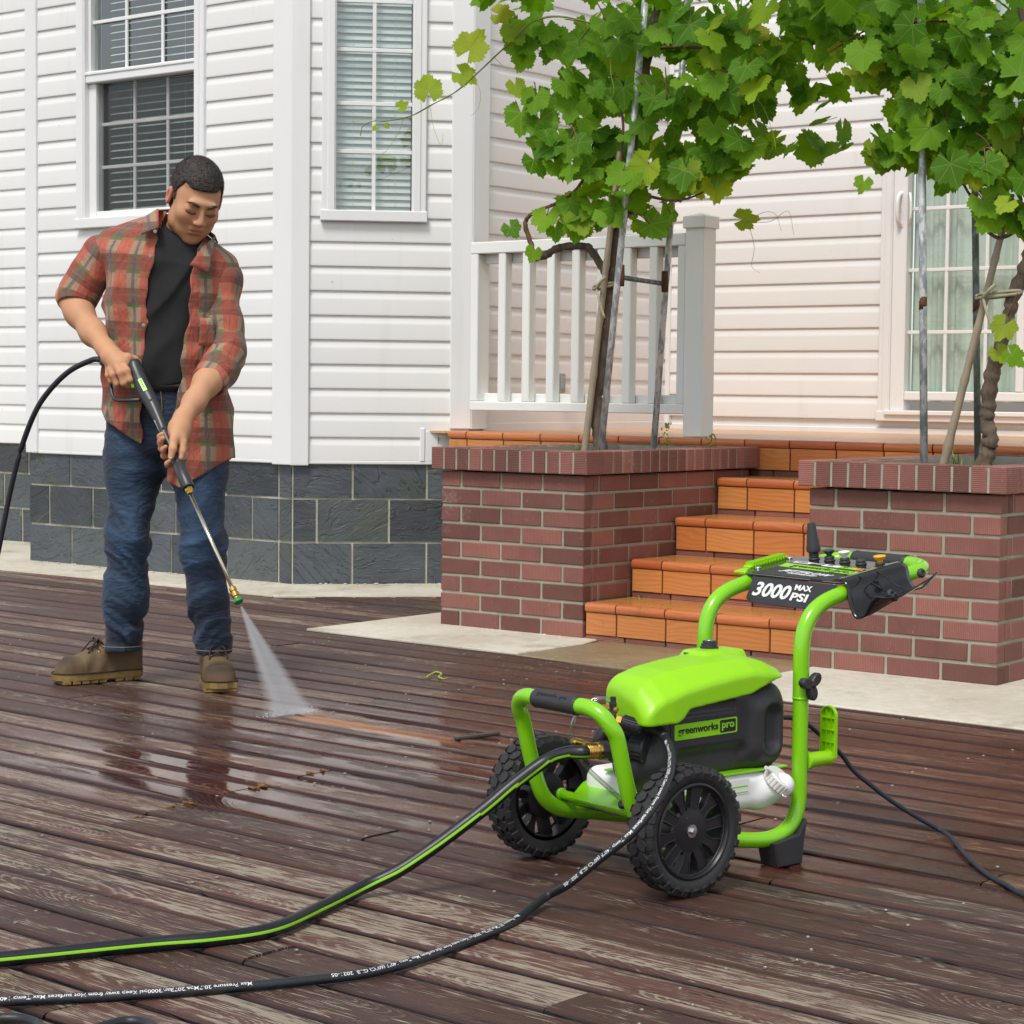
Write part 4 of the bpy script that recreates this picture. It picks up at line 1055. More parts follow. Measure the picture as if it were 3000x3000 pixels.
def vine(root, trunk, branches, clusters, base, n_obj, seed, tops, extra=()):
    r = random.Random(seed); B = Vector(base)
    m = MB(); m.smooth = True
    P, R = limb(trunk, .030, .018, 7, .0025, seed); m.tube([p-B for p in P], R, 10); m.obj('trunk', M_bark, root)
    for i, (pts, r0, r1, mt) in enumerate(branches):
        b = MB(); b.smooth = True; P, R = limb(pts, r0, r1, 6, r0*.12, seed+i); b.tube([p-B for p in P], R, 8); b.obj('branch', mt, root)
    pts = []
    tot = sum(c[3] for c in clusters)
    for (cu, cv, cz, wt, ru, rv, rz) in clusters:
        for k in range(round(n_obj*wt/tot)):
            while True:
                q = Vector((r.uniform(-1, 1), r.uniform(-1, 1), r.uniform(-1, 1)))
                if q.length < 1: break
            pts.append(Vector((cu+q.x*ru, cv+q.y*rv, cz+q.z*rz)))
    pts.sort(key=lambda q: q.y)
    for q in pts[:300-len(extra)]:
        put_leaf(root, q-B, r.choice((r.uniform(.045, .07), r.uniform(.065, .10), r.uniform(.075, .108))), r, LEAVES if r.random() < .94 else LEAFY)
    for q, s_, mesh, roll in extra:
        o = link('leaf', mesh, root); o.matrix_local = leaf_matrix(Vector(q)-B, CAMD+Vector((r.gauss(0, .2), 0, .2)), s_, r, roll)
    # the canopy over and behind the leaves one can tell apart
    V, F = [], []
    src = [[tuple(v.co) for v in me.vertices] for me in LEAVES]; fac = [[tuple(p.vertices) for p in me.polygons] for me in LEAVES]
    for (cu, cv, cz, cnt, ru, rv, rz) in tops:
        for k in range(cnt):
            q = Vector((cu+r.uniform(-1, 1)*ru, cv+r.uniform(-1, 1)*rv, cz+r.uniform(-1, 1)*rz))
            M = leaf_matrix(q-B, Vector((r.gauss(0, .6), r.gauss(-.3, .5), r.gauss(.6, .4))), r.uniform(.07, .11), r)
            i = r.randrange(len(src)); b0 = len(V)
            V += [tuple(M @ Vector(v)) for v in src[i]]; F += [tuple(b0+j for j in f) for f in fac[i]]
    me = bpy.data.meshes.new('canopy'); me.from_pydata(V, [], F); me.materials.append(M_leaf); me.shade_smooth()
    o = link('canopy', me, root); o['kind'] = 'stuff'
    # thin twigs through the foliage
    tw = MB(); tw.smooth = True
    for k in range(30):
        a = r.choice(pts); d = Vector((r.gauss(0, .06), r.gauss(0, .04), r.gauss(.05, .05)))
        tw.tube([p-B for p in spline([a, a+d*.5+Vector((0, 0, .02)), a+d], 4)], [.0024]*8+[.0014], 5)
    tw.obj('twigs', M_shootb, root)['kind'] = 'stuff'
    return pts
def tendrils(root, B, lst, mat=M_tendril, r0=.0013):
    for pts in lst:
        t_ = MB(); t_.smooth = True; P = spline([Vector(p)-Vector(B) for p in pts], 7); t_.tube(P, [r0*(1-.5*i/len(P)) for i in range(len(P))], 5); t_.obj('tendril', mat, root)

# ---- left vine
B1 = (-0.245, .45, .672)
v1 = empty('grape_vine', uvw(*B1), TH, 'grape vine in the left planter, one long shoot reaching to the bay window', 'vine', 'grape vines on poles')
trunk1 = [(-.245, .45, .65), (-.255, .45, .76), (-.278, .45, .89), (-.262, .45, 1.02), (-.235, .45, 1.165), (-.216, .45, 1.315), (-.212, .45, 1.42), (-.199, .45, 1.525), (-.170, .45, 1.63), (-.115, .45, 1.69), (-.098, .45, 1.78), (-.12, .46, 1.92), (-.09, .47, 2.1), (-.05, .48, 2.35), (0, .5, 2.6)]
br1 = [([(-.214, .45, 1.40), (-.257, .45, 1.455), (-.300, .43, 1.52), (-.318, .42, 1.533), (-.38, .41, 1.535), (-.44, .40, 1.528), (-.50, .39, 1.50), (-.565, .38, 1.492)], .017, .015, M_bark),
       ([(-.552, .38, 1.505), (-.565, .38, 1.56), (-.585, .37, 1.62), (-.57, .37, 1.66), (-.50, .38, 1.69), (-.42, .40, 1.72), (-.33, .42, 1.80), (-.28, .42, 1.95)], .011, .006, M_shootb),
       ([(-.10, .45, 1.75), (-.02, .45, 1.72), (.10, .45, 1.70), (.22, .44, 1.72), (.32, .44, 1.78)], .006, .004, M_shootb),
       ([(-.12, .40, 1.72), (-.10, .36, 1.85), (-.085, .34, 2.02), (-.12, .33, 2.2)], .007, .004, M_shootb),
       ([(0, .45, 2.3), (.2, .44, 2.28), (.45, .42, 2.2), (.55, .42, 2.1)], .008, .004, M_shootb),
       ([(-.10, .40, 2.35), (-.30, .25, 2.42), (-.425, .2, 2.408), (-.52, .2, 2.35), (-.621, .2, 2.286), (-.72, .2, 2.222), (-.821, .2, 2.164), (-.957, .2, 2.118), (-1.069, .2, 2.083), (-1.201, .2, 2.073), (-1.27, .2, 2.078), (-1.33, .2, 2.06), (-1.345, .2, 2.02)], .0046, .0016, M_shoot)]
cl1 = [(-.43, .42, 2.33, .9, .15, .22, .12), (-.124, .45, 2.338, 1.3, .2, .28, .15), (.198, .45, 2.308, 1.5, .2, .3, .16), (.505, .45, 2.266, 1.5, .2, .3, .15), (.72, .42, 2.35, 1.0, .16, .25, .12),
       (-.47, .35, 2.09, .55, .10, .15, .12), (-.41, .35, 1.90, .65, .10, .16, .12), (-.25, .40, 2.10, 1.1, .15, .22, .15), (-.23, .42, 1.87, 1.1, .14, .2, .13), (.044, .45, 2.044, 1.5, .2, .28, .16), (.28, .45, 2.066, 1.4, .18, .28, .15),
       (.40, .45, 1.89, .8, .12, .22, .11), (.048, .45, 1.80, 1.0, .16, .25, .10), (.25, .45, 1.83, .8, .13, .22, .09), (-.36, .38, 1.66, .75, .15, .14, .07), (-.08, .42, 1.665, .75, .16, .18, .09), (.09, .9, 1.67, .25, .1, .12, .06), (.515, .45, 2.10, .8, .10, .25, .10), (-.52, .34, 2.37, .4, .09, .1, .06)]
ex1 = [((-.75, .2, 2.325), .105, LEAFY[0], 2.9), ((-.79, .2, 2.235), .075, LEAFY[1], 1.7), ((-.967, .2, 2.175), .088, LEAFY[2], 2.9), ((-1.12, .2, 2.125), .040, LEAFY[0], 2.6), ((-1.20, .2, 2.055), .020, LEAFY[1], .3), ((-1.255, .2, 2.05), .022, LEAFY[2], -.2),
       ((-.60, .2, 2.455), .07, LEAFY[1], 2.2), ((-.53, .2, 2.39), .08, LEAFY[2], .6), ((-.528, .22, 2.17), .06, LEAFY[0], .4), ((-.44, .24, 2.12), .085, LEAVES[2], .2), ((-.608, .3, 1.615), .06, LEAVES[1], .9), ((-.485, .3, 1.512), .052, LEAVES[4], -.5), ((.0, 1.1, 1.675), .075, LEAFY[1], 1.4)]
vine(v1, trunk1, br1, cl1, B1, 300, 21, [(.10, .6, 2.70, 180, .8, .55, .22), (.1, .72, 2.25, 110, .55, .18, .35)], ex1)
tendrils(v1, B1, [[(-.957, .2, 2.118), (-.93, .19, 2.03), (-.90, .19, 1.965), (-.885, .19, 1.955), (-.878, .19, 2.0)], [(-1.10, .2, 2.08), (-1.13, .2, 2.02), (-1.19, .2, 1.955), (-1.235, .2, 1.93), (-1.225, .2, 1.91)], [(-1.25, .2, 2.085), (-1.32, .2, 2.09), (-1.385, .2, 2.08), (-1.42, .2, 2.065)],
   [(-.62, .2, 2.285), (-.55, .2, 2.23), (-.49, .2, 2.22), (-.45, .2, 2.24)], [(-.72, .2, 2.21), (-.69, .2, 2.15), (-.70, .2, 2.09), (-.74, .2, 2.06)],
   [(-.12, .30, 2.25), (-.10, .28, 2.18), (-.085, .28, 2.12), (-.11, .28, 2.08), (-.15, .28, 2.085)], [(.02, 1.1, 1.66), (.10, 1.1, 1.70), (.16, 1.1, 1.69), (.19, 1.1, 1.62)], [(.03, 1.1, 1.66), (.06, 1.1, 1.56), (.05, 1.1, 1.48), (.09, 1.1, 1.45)], [(.0, 1.1, 1.67), (.13, 1.1, 1.66), (.22, 1.1, 1.70), (.25, 1.1, 1.60)],
   [(.50, .35, 2.05), (.54, .33, 1.97), (.60, .33, 1.93)], [(.52, .35, 2.05), (.57, .33, 2.0), (.61, .33, 1.90), (.62, .33, 1.85)]])
# ---- right vine
B2 = (1.493, .30, .672)
v2 = empty('grape_vine', uvw(*B2), TH, 'grape vine with a crooked trunk in the right planter', 'vine', 'grape vines on poles')
trunk2 = [(1.493, .30, .65), (1.505, .30, .74), (1.515, .30, .80), (1.502, .30, .87), (1.51, .30, .935), (1.52, .30, 1.02), (1.542, .30, 1.096), (1.57, .30, 1.20), (1.598, .30, 1.306), (1.639, .30, 1.415), (1.67, .31, 1.50), (1.66, .33, 1.60), (1.62, .35, 1.75), (1.60, .36, 2.0), (1.55, .38, 2.4)]
br2 = [([(1.66, .3, 1.53), (1.60, .3, 1.515), (1.55, .28, 1.53), (1.52, .27, 1.60), (1.45, .26, 1.68), (1.38, .25, 1.75)], .012, .006, M_bark), ([(1.59, .3, 1.51), (1.54, .29, 1.49), (1.50, .28, 1.51)], .008, .005, M_bark),
       ([(1.46, .24, 1.62), (1.42, .24, 1.68), (1.36, .25, 1.73), (1.22, .25, 1.80), (1.10, .25, 1.83)], .005, .003, M_shootb), ([(1.55, .3, 2.2), (1.3, .28, 2.25), (1.05, .27, 2.25), (.85, .27, 2.17)], .007, .003, M_shootb), ([(1.57, .3, 1.22), (1.60, .26, 1.24), (1.63, .25, 1.30)], .004, .002, M_shootb)]
cl2 = [(1.046, .3, 2.29, 1.3, .17, .28, .12), (1.248, .3, 2.22, 1.5, .17, .3, .14), (1.505, .3, 2.18, 1.6, .2, .3, .16), (1.33, .28, 2.03, 1.4, .15, .26, .13), (1.53, .28, 1.98, 1.5, .16, .26, .14), (1.118, .28, 2.12, .9, .13, .22, .10), (1.28, .26, 1.86, 1.0, .13, .22, .11), (1.46, .26, 1.81, 1.3, .15, .22, .12), (1.60, .28, 1.73, 1.2, .13, .2, .10), (1.20, .26, 1.85, .55, .09, .18, .09), (1.60, .27, 1.60, .7, .10, .16, .06), (.94, .28, 2.16, .7, .11, .2, .09), (1.75, .3, 2.0, .9, .12, .3, .35), (1.12, .25, 1.80, .3, .06, .1, .05), (.84, .3, 2.35, .5, .1, .2, .08)]
ex2 = [((1.575, .22, 1.10), .05, LEAFY[0], .2), ((1.60, .22, 1.19), .07, LEAFY[1], -.4), ((1.635, .2, 1.09), .06, LEAVES[3], .3), ((1.06, .2, 1.70), .05, LEAVES[5], .1)]
vine(v2, trunk2, br2, cl2, B2, 290, 33, [(1.35, .45, 2.66, 160, .65, .5, .20), (1.4, .55, 2.15, 80, .35, .15, .35)], ex2)

# ---- supports
def mat_pipe(name, a, b, rust=True):
    t = NT(name); c = t.pos(); n = t.noise(t.mapv(c, (40, 40, 16)), 1.0, 4, 0.65); k = t.ss(n, 0.42, 0.58); col = t.mix(k, a, b)
    if rust: col = t.mix(t.ss(t.noise(t.mapv(c, (9, 9, 4), (3, 1, 5)), 1.0, 4, 0.6), 0.64, 0.70), col, (0.20, 0.075, 0.02))
    return t.done(t.bsdf(col, t.lin(k, 0, 1, 0.62, 0.42), 0.25, t.bump(n, 0.25, 0.002)))
M_pipe = mat_pipe('flaking_white_pipe', (0.30, 0.33, 0.35), (0.66, 0.68, 0.67)); M_piped = mat_pipe('grey_green_pipe', (0.10, 0.125, 0.12), (0.19, 0.22, 0.21))
M_rustp = simple('rusty_iron', (0.085, 0.030, 0.012), 0.8, var=0.8, vs=40, bump=.5)
M_bam = simple('dry_bamboo', (0.33, 0.27, 0.19), 0.5, var=0.3, vs=9)
def pipe(root, B, a, b, r, mat, name, n=2):
    m = MB(); m.smooth = True; m.tube([Vector(a)-Vector(B), (Vector(a)+Vector(b))/2-Vector(B), Vector(b)-Vector(B)], r, 12); return m.obj(name, mat, root)
b_ = (-.188, .35, .66); tr = empty('pipe_trellis', uvw(*b_), TH, 'pair of pale metal poles joined by a rusty crossbar in the left planter', 'poles')
pipe(tr, b_, (-.188, .35, .60), (.025, .35, 2.62), .0135, M_pipe, 'pole'); pipe(tr, b_, (-.203, .75, .60), (-.055, .75, 2.62), .0135, M_pipe, 'pole')
pipe(tr, b_, (-.094, .362, 1.40), (-.155, .738, 1.395), .010, M_piped, 'crossbar')
for q in ((-.098, .362, 1.40), (-.1435, .74, 1.395)):
    mm = MB(); mm.smooth = True; mm.lathe([(.0137, -.035), (.0148, -.012), (.0148, .012), (.0137, .05)], 12, TR(*(Vector(q)-Vector(b_)))); mm.obj('weld', M_rustp, tr)
def bamboo(a, b, r, label, seed):
    ro = empty('bamboo_stake', uvw(*a), TH, label, 'stake', 'bamboo stakes'); A, Bv = Vector(a), Vector(b); m = MB(); m.smooth = True; P = []; R = []; n = 46; rr = random.Random(seed); L = (Bv-A).length; nodes = [.12+.24*k+rr.uniform(-.03, .03) for k in range(8)]
    for i in range(n+1):
        t_ = i/n; P.append(A.lerp(Bv, t_)-A); d = min(abs(t_*L-q) for q in nodes); R.append(r*(1-.25*t_)*(1.18 if d < .012 else 1.0))
    m.tube(P, R, 10); m.obj('cane', M_bam, ro); return ro
bamboo((-.302, .40, .63), (-.140, .40, 1.90), .0145, 'bamboo stake leaning against the vine trunk in the left planter', 1)
bamboo((1.325, .30, .63), (1.575, .30, 1.64), .0155, 'slanting bamboo stake in the right planter', 2)
def pole(a, b, r, mat, label):
    ro = empty('metal_pole', uvw(*a), TH, label, 'pole', 'metal poles in the right planter'); pipe(ro, a, a, b, r, mat, 'shaft')
    mm = MB(); mm.smooth = True; mm.lathe([(r*1.01, -.02), (r*1.025, 0), (r*1.01, .025)], 12, TR(*((Vector(b)-Vector(a))*.38))); mm.obj('rust_band', M_rustp, ro)
pole((1.322, .2, .60), (1.268, .2, 2.35), .0135, M_pipe, 'pale flaking metal pole at the left of the right planter')
pole((1.383, .5, .60), (1.318, .5, 2.35), .0125, M_piped, 'dark grey-green metal pole in the right planter')
# cloth ties round trunk and stake
M_tie = simple('jute_tie', (0.36, 0.34, 0.22), 0.9, var=.3, vs=60)
def tie(a, b, z, parent, B):
    a, b, B = Vector(a), Vector(b), Vector(B); m = MB(); m.smooth = True
    for dz in (0, .012): m.tube([p-B for p in spline([a+Vector((-.02, -.025, z+dz)), b+Vector((.02, -.035, z+.01+dz)), b+Vector((.035, 0, z+.02)), b+Vector((0, .03, z+.012)), a+Vector((-.02, .02, z)), a+Vector((-.028, 0, z))], 5, True)], .006, 6)
    m.tube([p-B for p in spline([a+Vector((0, -.035, z)), a+Vector((.02, -.045, z-.05)), a+Vector((.045, -.04, z-.12))], 5)], .0055, 6)
    m.tube([p-B for p in spline([a+Vector((0, -.035, z)), a+Vector((.03, -.05, z+.025)), a+Vector((.05, -.045, z+.045))], 5)], .007, 6); m.obj('tie', M_tie, parent)
tie((-.225, .41, 0), (-.215, .45, 0), 1.36, v1, B1); tie((1.50, .29, 0), (1.585, .30, 0), 1.285, v2, B2)
# weeds in the planters, tuft of grass at the wall foot
M_weed = simple('weed_green', (0.16, 0.26, 0.04), 0.5, var=.3)
def tuft(loc, label, n, h, spread, seed, arch=.5, seeds=False):
    ro = empty('weed', uvw(*loc), TH, label, 'weed', 'weeds'); r = random.Random(seed); m = MB(); m.smooth = True
    for k in range(n):
        a = r.uniform(0, 6.28); L = h*r.uniform(.5, 1); d = Vector((cos(a), sin(a), 0))*spread*r.uniform(.3, 1); o = Vector((r.gauss(0, .012), r.gauss(0, .012), 0)); wd = r.uniform(.002, .0045); s_ = Vector((-sin(a), cos(a), 0))*wd; prev = None
        for i in range(5):
            t_ = i/4; p = o + d*t_**1.6 + Vector((0, 0, L*(t_-arch*.5*t_*t_))); w2 = s_*(1-t_)*1.0+s_*.06; b0 = len(m.v); m.v += [tuple(p-w2), tuple(p+w2)]
            if prev is not None: m.face((prev, prev+1, b0+1, b0))
            prev = b0
    m.obj('blades', M_weed, ro)
    if seeds:
        s2 = MB(); s2.smooth = True
        for k in range(26): s2.lathe([(.0005, -.006), (.004, 0), (.0005, .006)], 5, TR(r.gauss(0, .009), r.gauss(0, .009), h*r.uniform(.45, 1.0)) @ RX(r.gauss(0, .6)))
        s2.obj('seed_head', M_leafy, ro)
tuft((-.10, .70, .675), 'seeding weed beside the poles in the left planter', 9, .15, .05, 4, seeds=True)
tuft((.02-.06, .95, .675), 'small weed at the back of the left planter', 7, .10, .05, 5, seeds=True)
tuft((-.45, .55, .675), 'grass blades at the left side of the left planter', 8, .09, .05, 8)
tuft((1.345, .42, .675), 'grass blades between the poles in the right planter', 12, .13, .07, 6)
tuft((1.52, .22, .675), 'grass at the foot of the crooked trunk in the right planter', 10, .09, .06, 9)
tuft((UL-.06, 1.02, 0.0), 'green grass tuft at the left foot of the slate wall', 34, .15, .16, 7)
tuft((.06, .30, ZT[0]-.005), 'tiny weed on the lowest porch step by the brick', 9, .035, .03, 10)
# ================================================================== PRESSURE WASHER
M_green = simple('green_paint', (0.215, 0.585, 0.005), 0.22, var=0.04, coat=0.35, rvar=0.03)
M_gplas = simple('green_plastic', (0.285, 0.640, 0.004), 0.36, var=0.03, bump=0.05, bs=700, rvar=0.05)
def mat_blackplastic(name, base, rough, dust=0.5):
    t = NT(name); c = t.coord('Object'); n = t.noise(c, 900.0, 2); sp = t.noise(c, 240.0, 2); b = t.noise(c, 9.0, 3)
    col = t.mix(b, base, tuple(q*1.7 for q in base)); col = t.mix(t.math('MULTIPLY', t.ss(sp, 0.73, 0.77), dust), col, (0.32, 0.29, 0.24))
    return t.done(t.bsdf(col, t.math('MULTIPLY_ADD', b, 0.14, rough), 0, t.bump(n, 0.25, 0.0006)))
M_blk = mat_blackplastic('black_plastic', (0.020, 0.019, 0.022), 0.38, 0.35); M_blkg = simple('gloss_black', (0.012, 0.012, 0.013), 0.10, var=.1)
M_rub = mat_blackplastic('tyre_rubber', (0.015, 0.0145, 0.0155), 0.50, 0.6); M_rim = mat_blackplastic('black_rim', (0.012, 0.011, 0.013), 0.26, 0.8)
M_grip = simple('grip_rubber', (0.030, 0.031, 0.034), 0.55, bump=.2, bs=400)
M_brass = simple('brass', (0.62, 0.38, 0.09), 0.26, 1.0, var=.1); M_copper = simple('orange_brass', (0.72, 0.36, 0.08), 0.30, 1.0)
M_steel = simple('steel', (0.62, 0.62, 0.62), 0.25, 1.0)
def mat_tank():
    t = NT('milky_tank'); c = t.coord('Object'); n = t.noise(c, 12.0, 3)
    return t.done(t.bsdf(t.mix(n, (0.80, 0.80, 0.80), (0.86, 0.86, 0.84)), 0.5, 0, t.bump(t.noise(c, 300.0, 2), .1, .001), sub=0.15, spec=0.25))
M_tank = mat_tank(); M_capw = simple('white_cap_plastic', (0.74, 0.72, 0.69), 0.42, var=.05)
M_ink = simple('black_ink', (0.012, 0.013, 0.012), 0.4); M_white = simple('white_ink', (0.80, 0.80, 0.78), 0.45); M_lab = simple('green_label', (0.27, 0.66, 0.006), 0.35, var=.02)
M_yel = simple('yellow_plastic', (0.80, 0.42, 0.01), 0.35); M_ora = simple('amber_plastic', (0.62, 0.24, 0.01), 0.3); M_wht = simple('white_plastic', (0.74, 0.72, 0.66), 0.4); M_dgr = simple('dark_green_plastic', (0.012, 0.05, 0.03), 0.35)
def mat_clear():
    t = NT('clear_tube'); tr = t.n('BsdfTransparent'); tr.inputs[0].default_value = (.82, .86, .80, 1); gl = t.n('BsdfGlossy'); gl.inputs['Roughness'].default_value = .06
    lw = t.n('LayerWeight'); lw.inputs[0].default_value = .35; mx = t.n('MixShader'); t.put(mx.inputs[0], t.math('MULTIPLY_ADD', lw.outputs[1], .75, .14)); t.put(mx.inputs[1], tr.outputs[0]); t.put(mx.inputs[2], gl.outputs[0]); return t.done(mx.outputs[0])
M_clear = mat_clear()
WM = Vector((0.196, 4.039, 0.0)); WR = radians(39)
pw = empty('pressure_washer', WM, WR, 'bright green wheeled electric pressure washer standing on the wet deck', 'pressure washer')
def A(a, b, z): return Vector((b, -a, z))
def wpt(a, b, z):
    q = A(a, b, z); return (WM.x+q.x*cos(WR)-q.y*sin(WR), WM.y+q.x*sin(WR)+q.y*cos(WR), z)
def tub(name, pts, r, mat, per=6, seg=16, parent=pw):
    m = MB(); m.smooth = True; m.tube(spline([A(*q) for q in pts], per) if per else [A(*q) for q in pts], r, seg); return m.obj(name, mat, parent, smooth=40.0)
AR = .14
# frame: each side rail runs from the front loop down, back along the floor and up to the handle joint
half = [(.065, -.136, .3545), (.095, -.1345, .3535), (.122, -.128, .342), (.136, -.117, .320), (.14, -.106, .300), (.14, -.092, .250), (.14, -.077, .200), (.14, -.064, .165), (.14, -.048, .137), (.14, -.025, .118), (.14, .005, .105), (.14, .06, .095), (.14, .14, .080), (.14, .213, .066), (.14, .275, .057), (.14, .315, .056), (.14, .347, .063), (.14, .375, .080), (.14, .389, .105), (.14, .394, .14), (.14, .394, .22), (.14, .394, .30), (.14, .394, .334)]
loop = [(-a, b, z) for a, b, z in half[::-1]] + [(0, -.136, .3545)] + half
tub('frame', loop, .0160, M_green, 4)
hn = [(.14, .394, .330), (.14, .394, .38), (.14, .394, .43), (.14, .400, .468), (.14, .4145, .495), (.14, .436, .514), (.14, .47, .529), (.14, .526, .542), (.14, .60, .553), (.14, .68, .565), (.14, .73, .5725), (.135, .762, .577), (.118, .786, .581), (.090, .797, .583), (.06, .80, .584)]
tub('handle', hn + [(0, .80, .584)] + [(-a, b, z) for a, b, z in hn[::-1]], .0166, M_green, 5)
for s in (1, -1):
    m = MB(); m.smooth = True; m.lathe([(.0168, -.002), (.0176, 0), (.0176, .0015), (.0168, .003)], 20, TR(*A(s*AR, .394, .333))); m.obj('joint_ring', M_green, pw)
def gripm(name, a0, a1, b, z, r):
    m = MB(); m.smooth = True; n = 30; P = [A(a0+(a1-a0)*i/n, b, z) for i in range(n+1)]
    R = [r*(1.10 if i in (1, 2, n-1, n-2) else (1.0 if i in (0, n) else 1.045)) for i in range(n+1)]; m.tube(P, R, 20); return m.obj(name, M_grip, pw)
gripm('carry_grip', -.062, .066, -.1362, .3545, .0175); gripm('handle_grip', -.082, .070, .80, .584, .0178)
lettering('grip_lettering', 'greenworks', .0125, M_blk, pw, TR(*A(-.044, -.1362-.0155, .3650)) @ Matrix(((0, .55, -.83, 0), (-1, 0, 0, 0), (0, .83, .55, 0), (0, 0, 0, 1))), width=.058)
lettering('grip_lettering', 'pro', .0125, M_blk, pw, TR(*A(.022, -.1362-.0155, .3650)) @ Matrix(((0, .55, -.83, 0), (-1, 0, 0, 0), (0, .83, .55, 0), (0, 0, 0, 1))), width=.020)
# cross tube, floor tray
tub('axle_tube', [(-.150, .004, .136), (.15, .004, .130)], .0095, M_green, 0); m = MB(); m.smooth = True; m.lathe([(.0095, -.004), (.0125, -.003), (.0125, .003), (.0095, .004)], 16, TR(*A(-.148, .004, .136)) @ RX(pi/2)); m.obj('tube_collar', M_green, pw)
m = MB(); m.prism([(-.014, .10), (.050, .132), (.10, .132), (.10, -.132), (.050, -.132), (-.014, -.10)], 0, .0035, TR(0, 0, .139) @ RY(-.30)); m.obj('floor_tray', M_green, pw)
m = MB(); m.box((.04, -.128, .1925), (.372, .06, .1965), .001); m.obj('mount_plate', M_green, pw)
for s in (1, -1):
    m = MB(); m.prism([(.298, .050), (.372, .062), (.392, .090), (.384, .028), (.380, 0), (.312, 0)], -.027, .027, TR(0, -s*AR, 0) @ RX(pi/2), bevel=.004); m.obj('foot', M_blk, pw)

# ---- black housing and green hood (sculpted)
CA = .035
def housing(P):
    a, b, z = -P[:, 1], P[:, 0], P[:, 2]
    Q = np.stack([b, a, z], -1)
    d = sd_box(Q, (.205, CA-.002, .283), (.165, .082, .078), .022)
    d = smin(d, sd_box(Q, (.318, CA, .279), (.068, .0985, .094), .058), .008)
    d = smin(d, sd_cap(Q, (.06, CA, .222), (.30, CA, .215), .062, .060), .03)                # motor belly
    d = smax(d, -sd_box(Q, (.165, CA+.112, .222), (.10, .042, .034), .02), .008)              # undercut below the badge
    d = smax(d, -sd_box(Q, (.328, CA+.100, .276), (.031, .020, .054), .030), .005)           # recessed end panel
    d = smax(d, -sd_box(Q, (.150, CA+.0815, .331), (.085, .006, .012), .006), .003)
    return d
sculpt('housing', housing, (-.03, -.15, .14), (.41, .08, .39), .0032, M_blk, pw)
def hood(P):
    a, b, z = -P[:, 1]-CA, P[:, 0], P[:, 2]
    zc = np.interp(b, [-.04, -.015, .005, .03, .08, .15, .22, .27, .32, .36, .40], [.325, .362, .382, .396, .408, .4165, .4215, .4225, .4145, .398, .372])
    zt = zc - .010*np.clip(np.abs(a)/.097, 0, 1.3)**2 - .55*np.maximum(0, np.abs(a)-(.045+.02*np.clip(b/.3, 0, 1)))
    hw = np.interp(b, [-.03, 0, .05, .3, .40], [.086, .094, .0985, .0985, .088])
    zl = np.interp(b, [-.05, .060, .075, .092, .262, .290, .335, .40], [.309, .3105, .318, .336, .352, .362, .3745, .380])
    fr = np.interp(a, [-.10, -.06, .02, .06, .10], [.052, .012, -.006, -.014, -.022])
    d = smax((z-zt)*.93, np.abs(a)-hw, .008)
    d = smax(d, fr-b, .020); d = smax(d, b-.362-.02*np.cos(np.clip(a/.1, -1.5, 1.5)), .016)
    d = smax(d, zl-z, .003)
    d = smin(d, sd_box(np.stack([b, a, z], -1), (.283, -.035+.0, .4165), (.060, .034, .010), .008), .02)
    return d
sculpt('hood', hood, (-.05, -.16, .295), (.40, .09, .45), .0030, M_gplas, pw)
m = MB(); m.prism([(.205, .010), (.225, .036), (.335, .030), (.365, .0), (.335, -.032), (.225, -.036)], 0, .006, TR(.005, -CA+.037, .4235) @ RY(.03), bevel=.002); m.obj('switch_plate', M_blk, pw)
m = MB(); m.smooth = True; m.lathe([(.019, 0), (.019, .004), (.0165, .005), (.0165, .010), (.0140, .011), (.0140, .015), (.011, .017), (.002, .0172)], 24, TR(.272, -CA+.037, .4285)); m.obj('power_button', M_blk, pw, smooth=35.0)
m = MB(); m.smooth = True; m.lathe([(.0105, 0), (.010, .0012), (.001, .0014)], 20, TR(.272, -CA+.037, .4452)); m.obj('button_disc', M_steel, pw)
# vents under the badge
for k in range(9): mbox('vent_slot', (.195+.013*k, -.1005, .1985-.0008*k), (.2005+.013*k, -.088, .2085), M_ink, pw)
# side badge with lettering
FA = CA+.0820
def rrect(x0, x1, y0, y1, r, n=4):
    out = []
    for cx, cy, a0 in ((x1-r, y1-r, 0), (x0+r, y1-r, pi/2), (x0+r, y0+r, pi), (x1-r, y0+r, 1.5*pi)):
        for k in range(n+1): a = a0+k*pi/2/n; out.append((cx+r*cos(a), cy+r*sin(a)))
    return out
badge = TR(0, -FA+.0010, 0) @ RX(pi/2) @ RZ(.012)
m = MB(); m.prism(rrect(.060, .250, .266, .312, .006), -.004, -.0005, badge); m.obj('badge_frame', M_blk, pw)
m = MB(); m.prism(rrect(.069, .240, .2735, .3045, .0035), -.004, .0008, badge); m.obj('badge', M_lab, pw)
m = MB(); m.prism(rrect(.192, .2355, .2765, .3015, .003), -.004, .0013, badge); m.obj('badge_box', M_ink, pw)
lettering('badge_lettering', 'greenworks', .0200, M_ink, pw, badge @ TR(.0775, .2850, .0014), bold=.0004, width=.109)
lettering('badge_lettering', 'pro', .0215, M_lab, pw, badge @ TR(.1965, .2855, .0017), bold=.0004, width=.034)

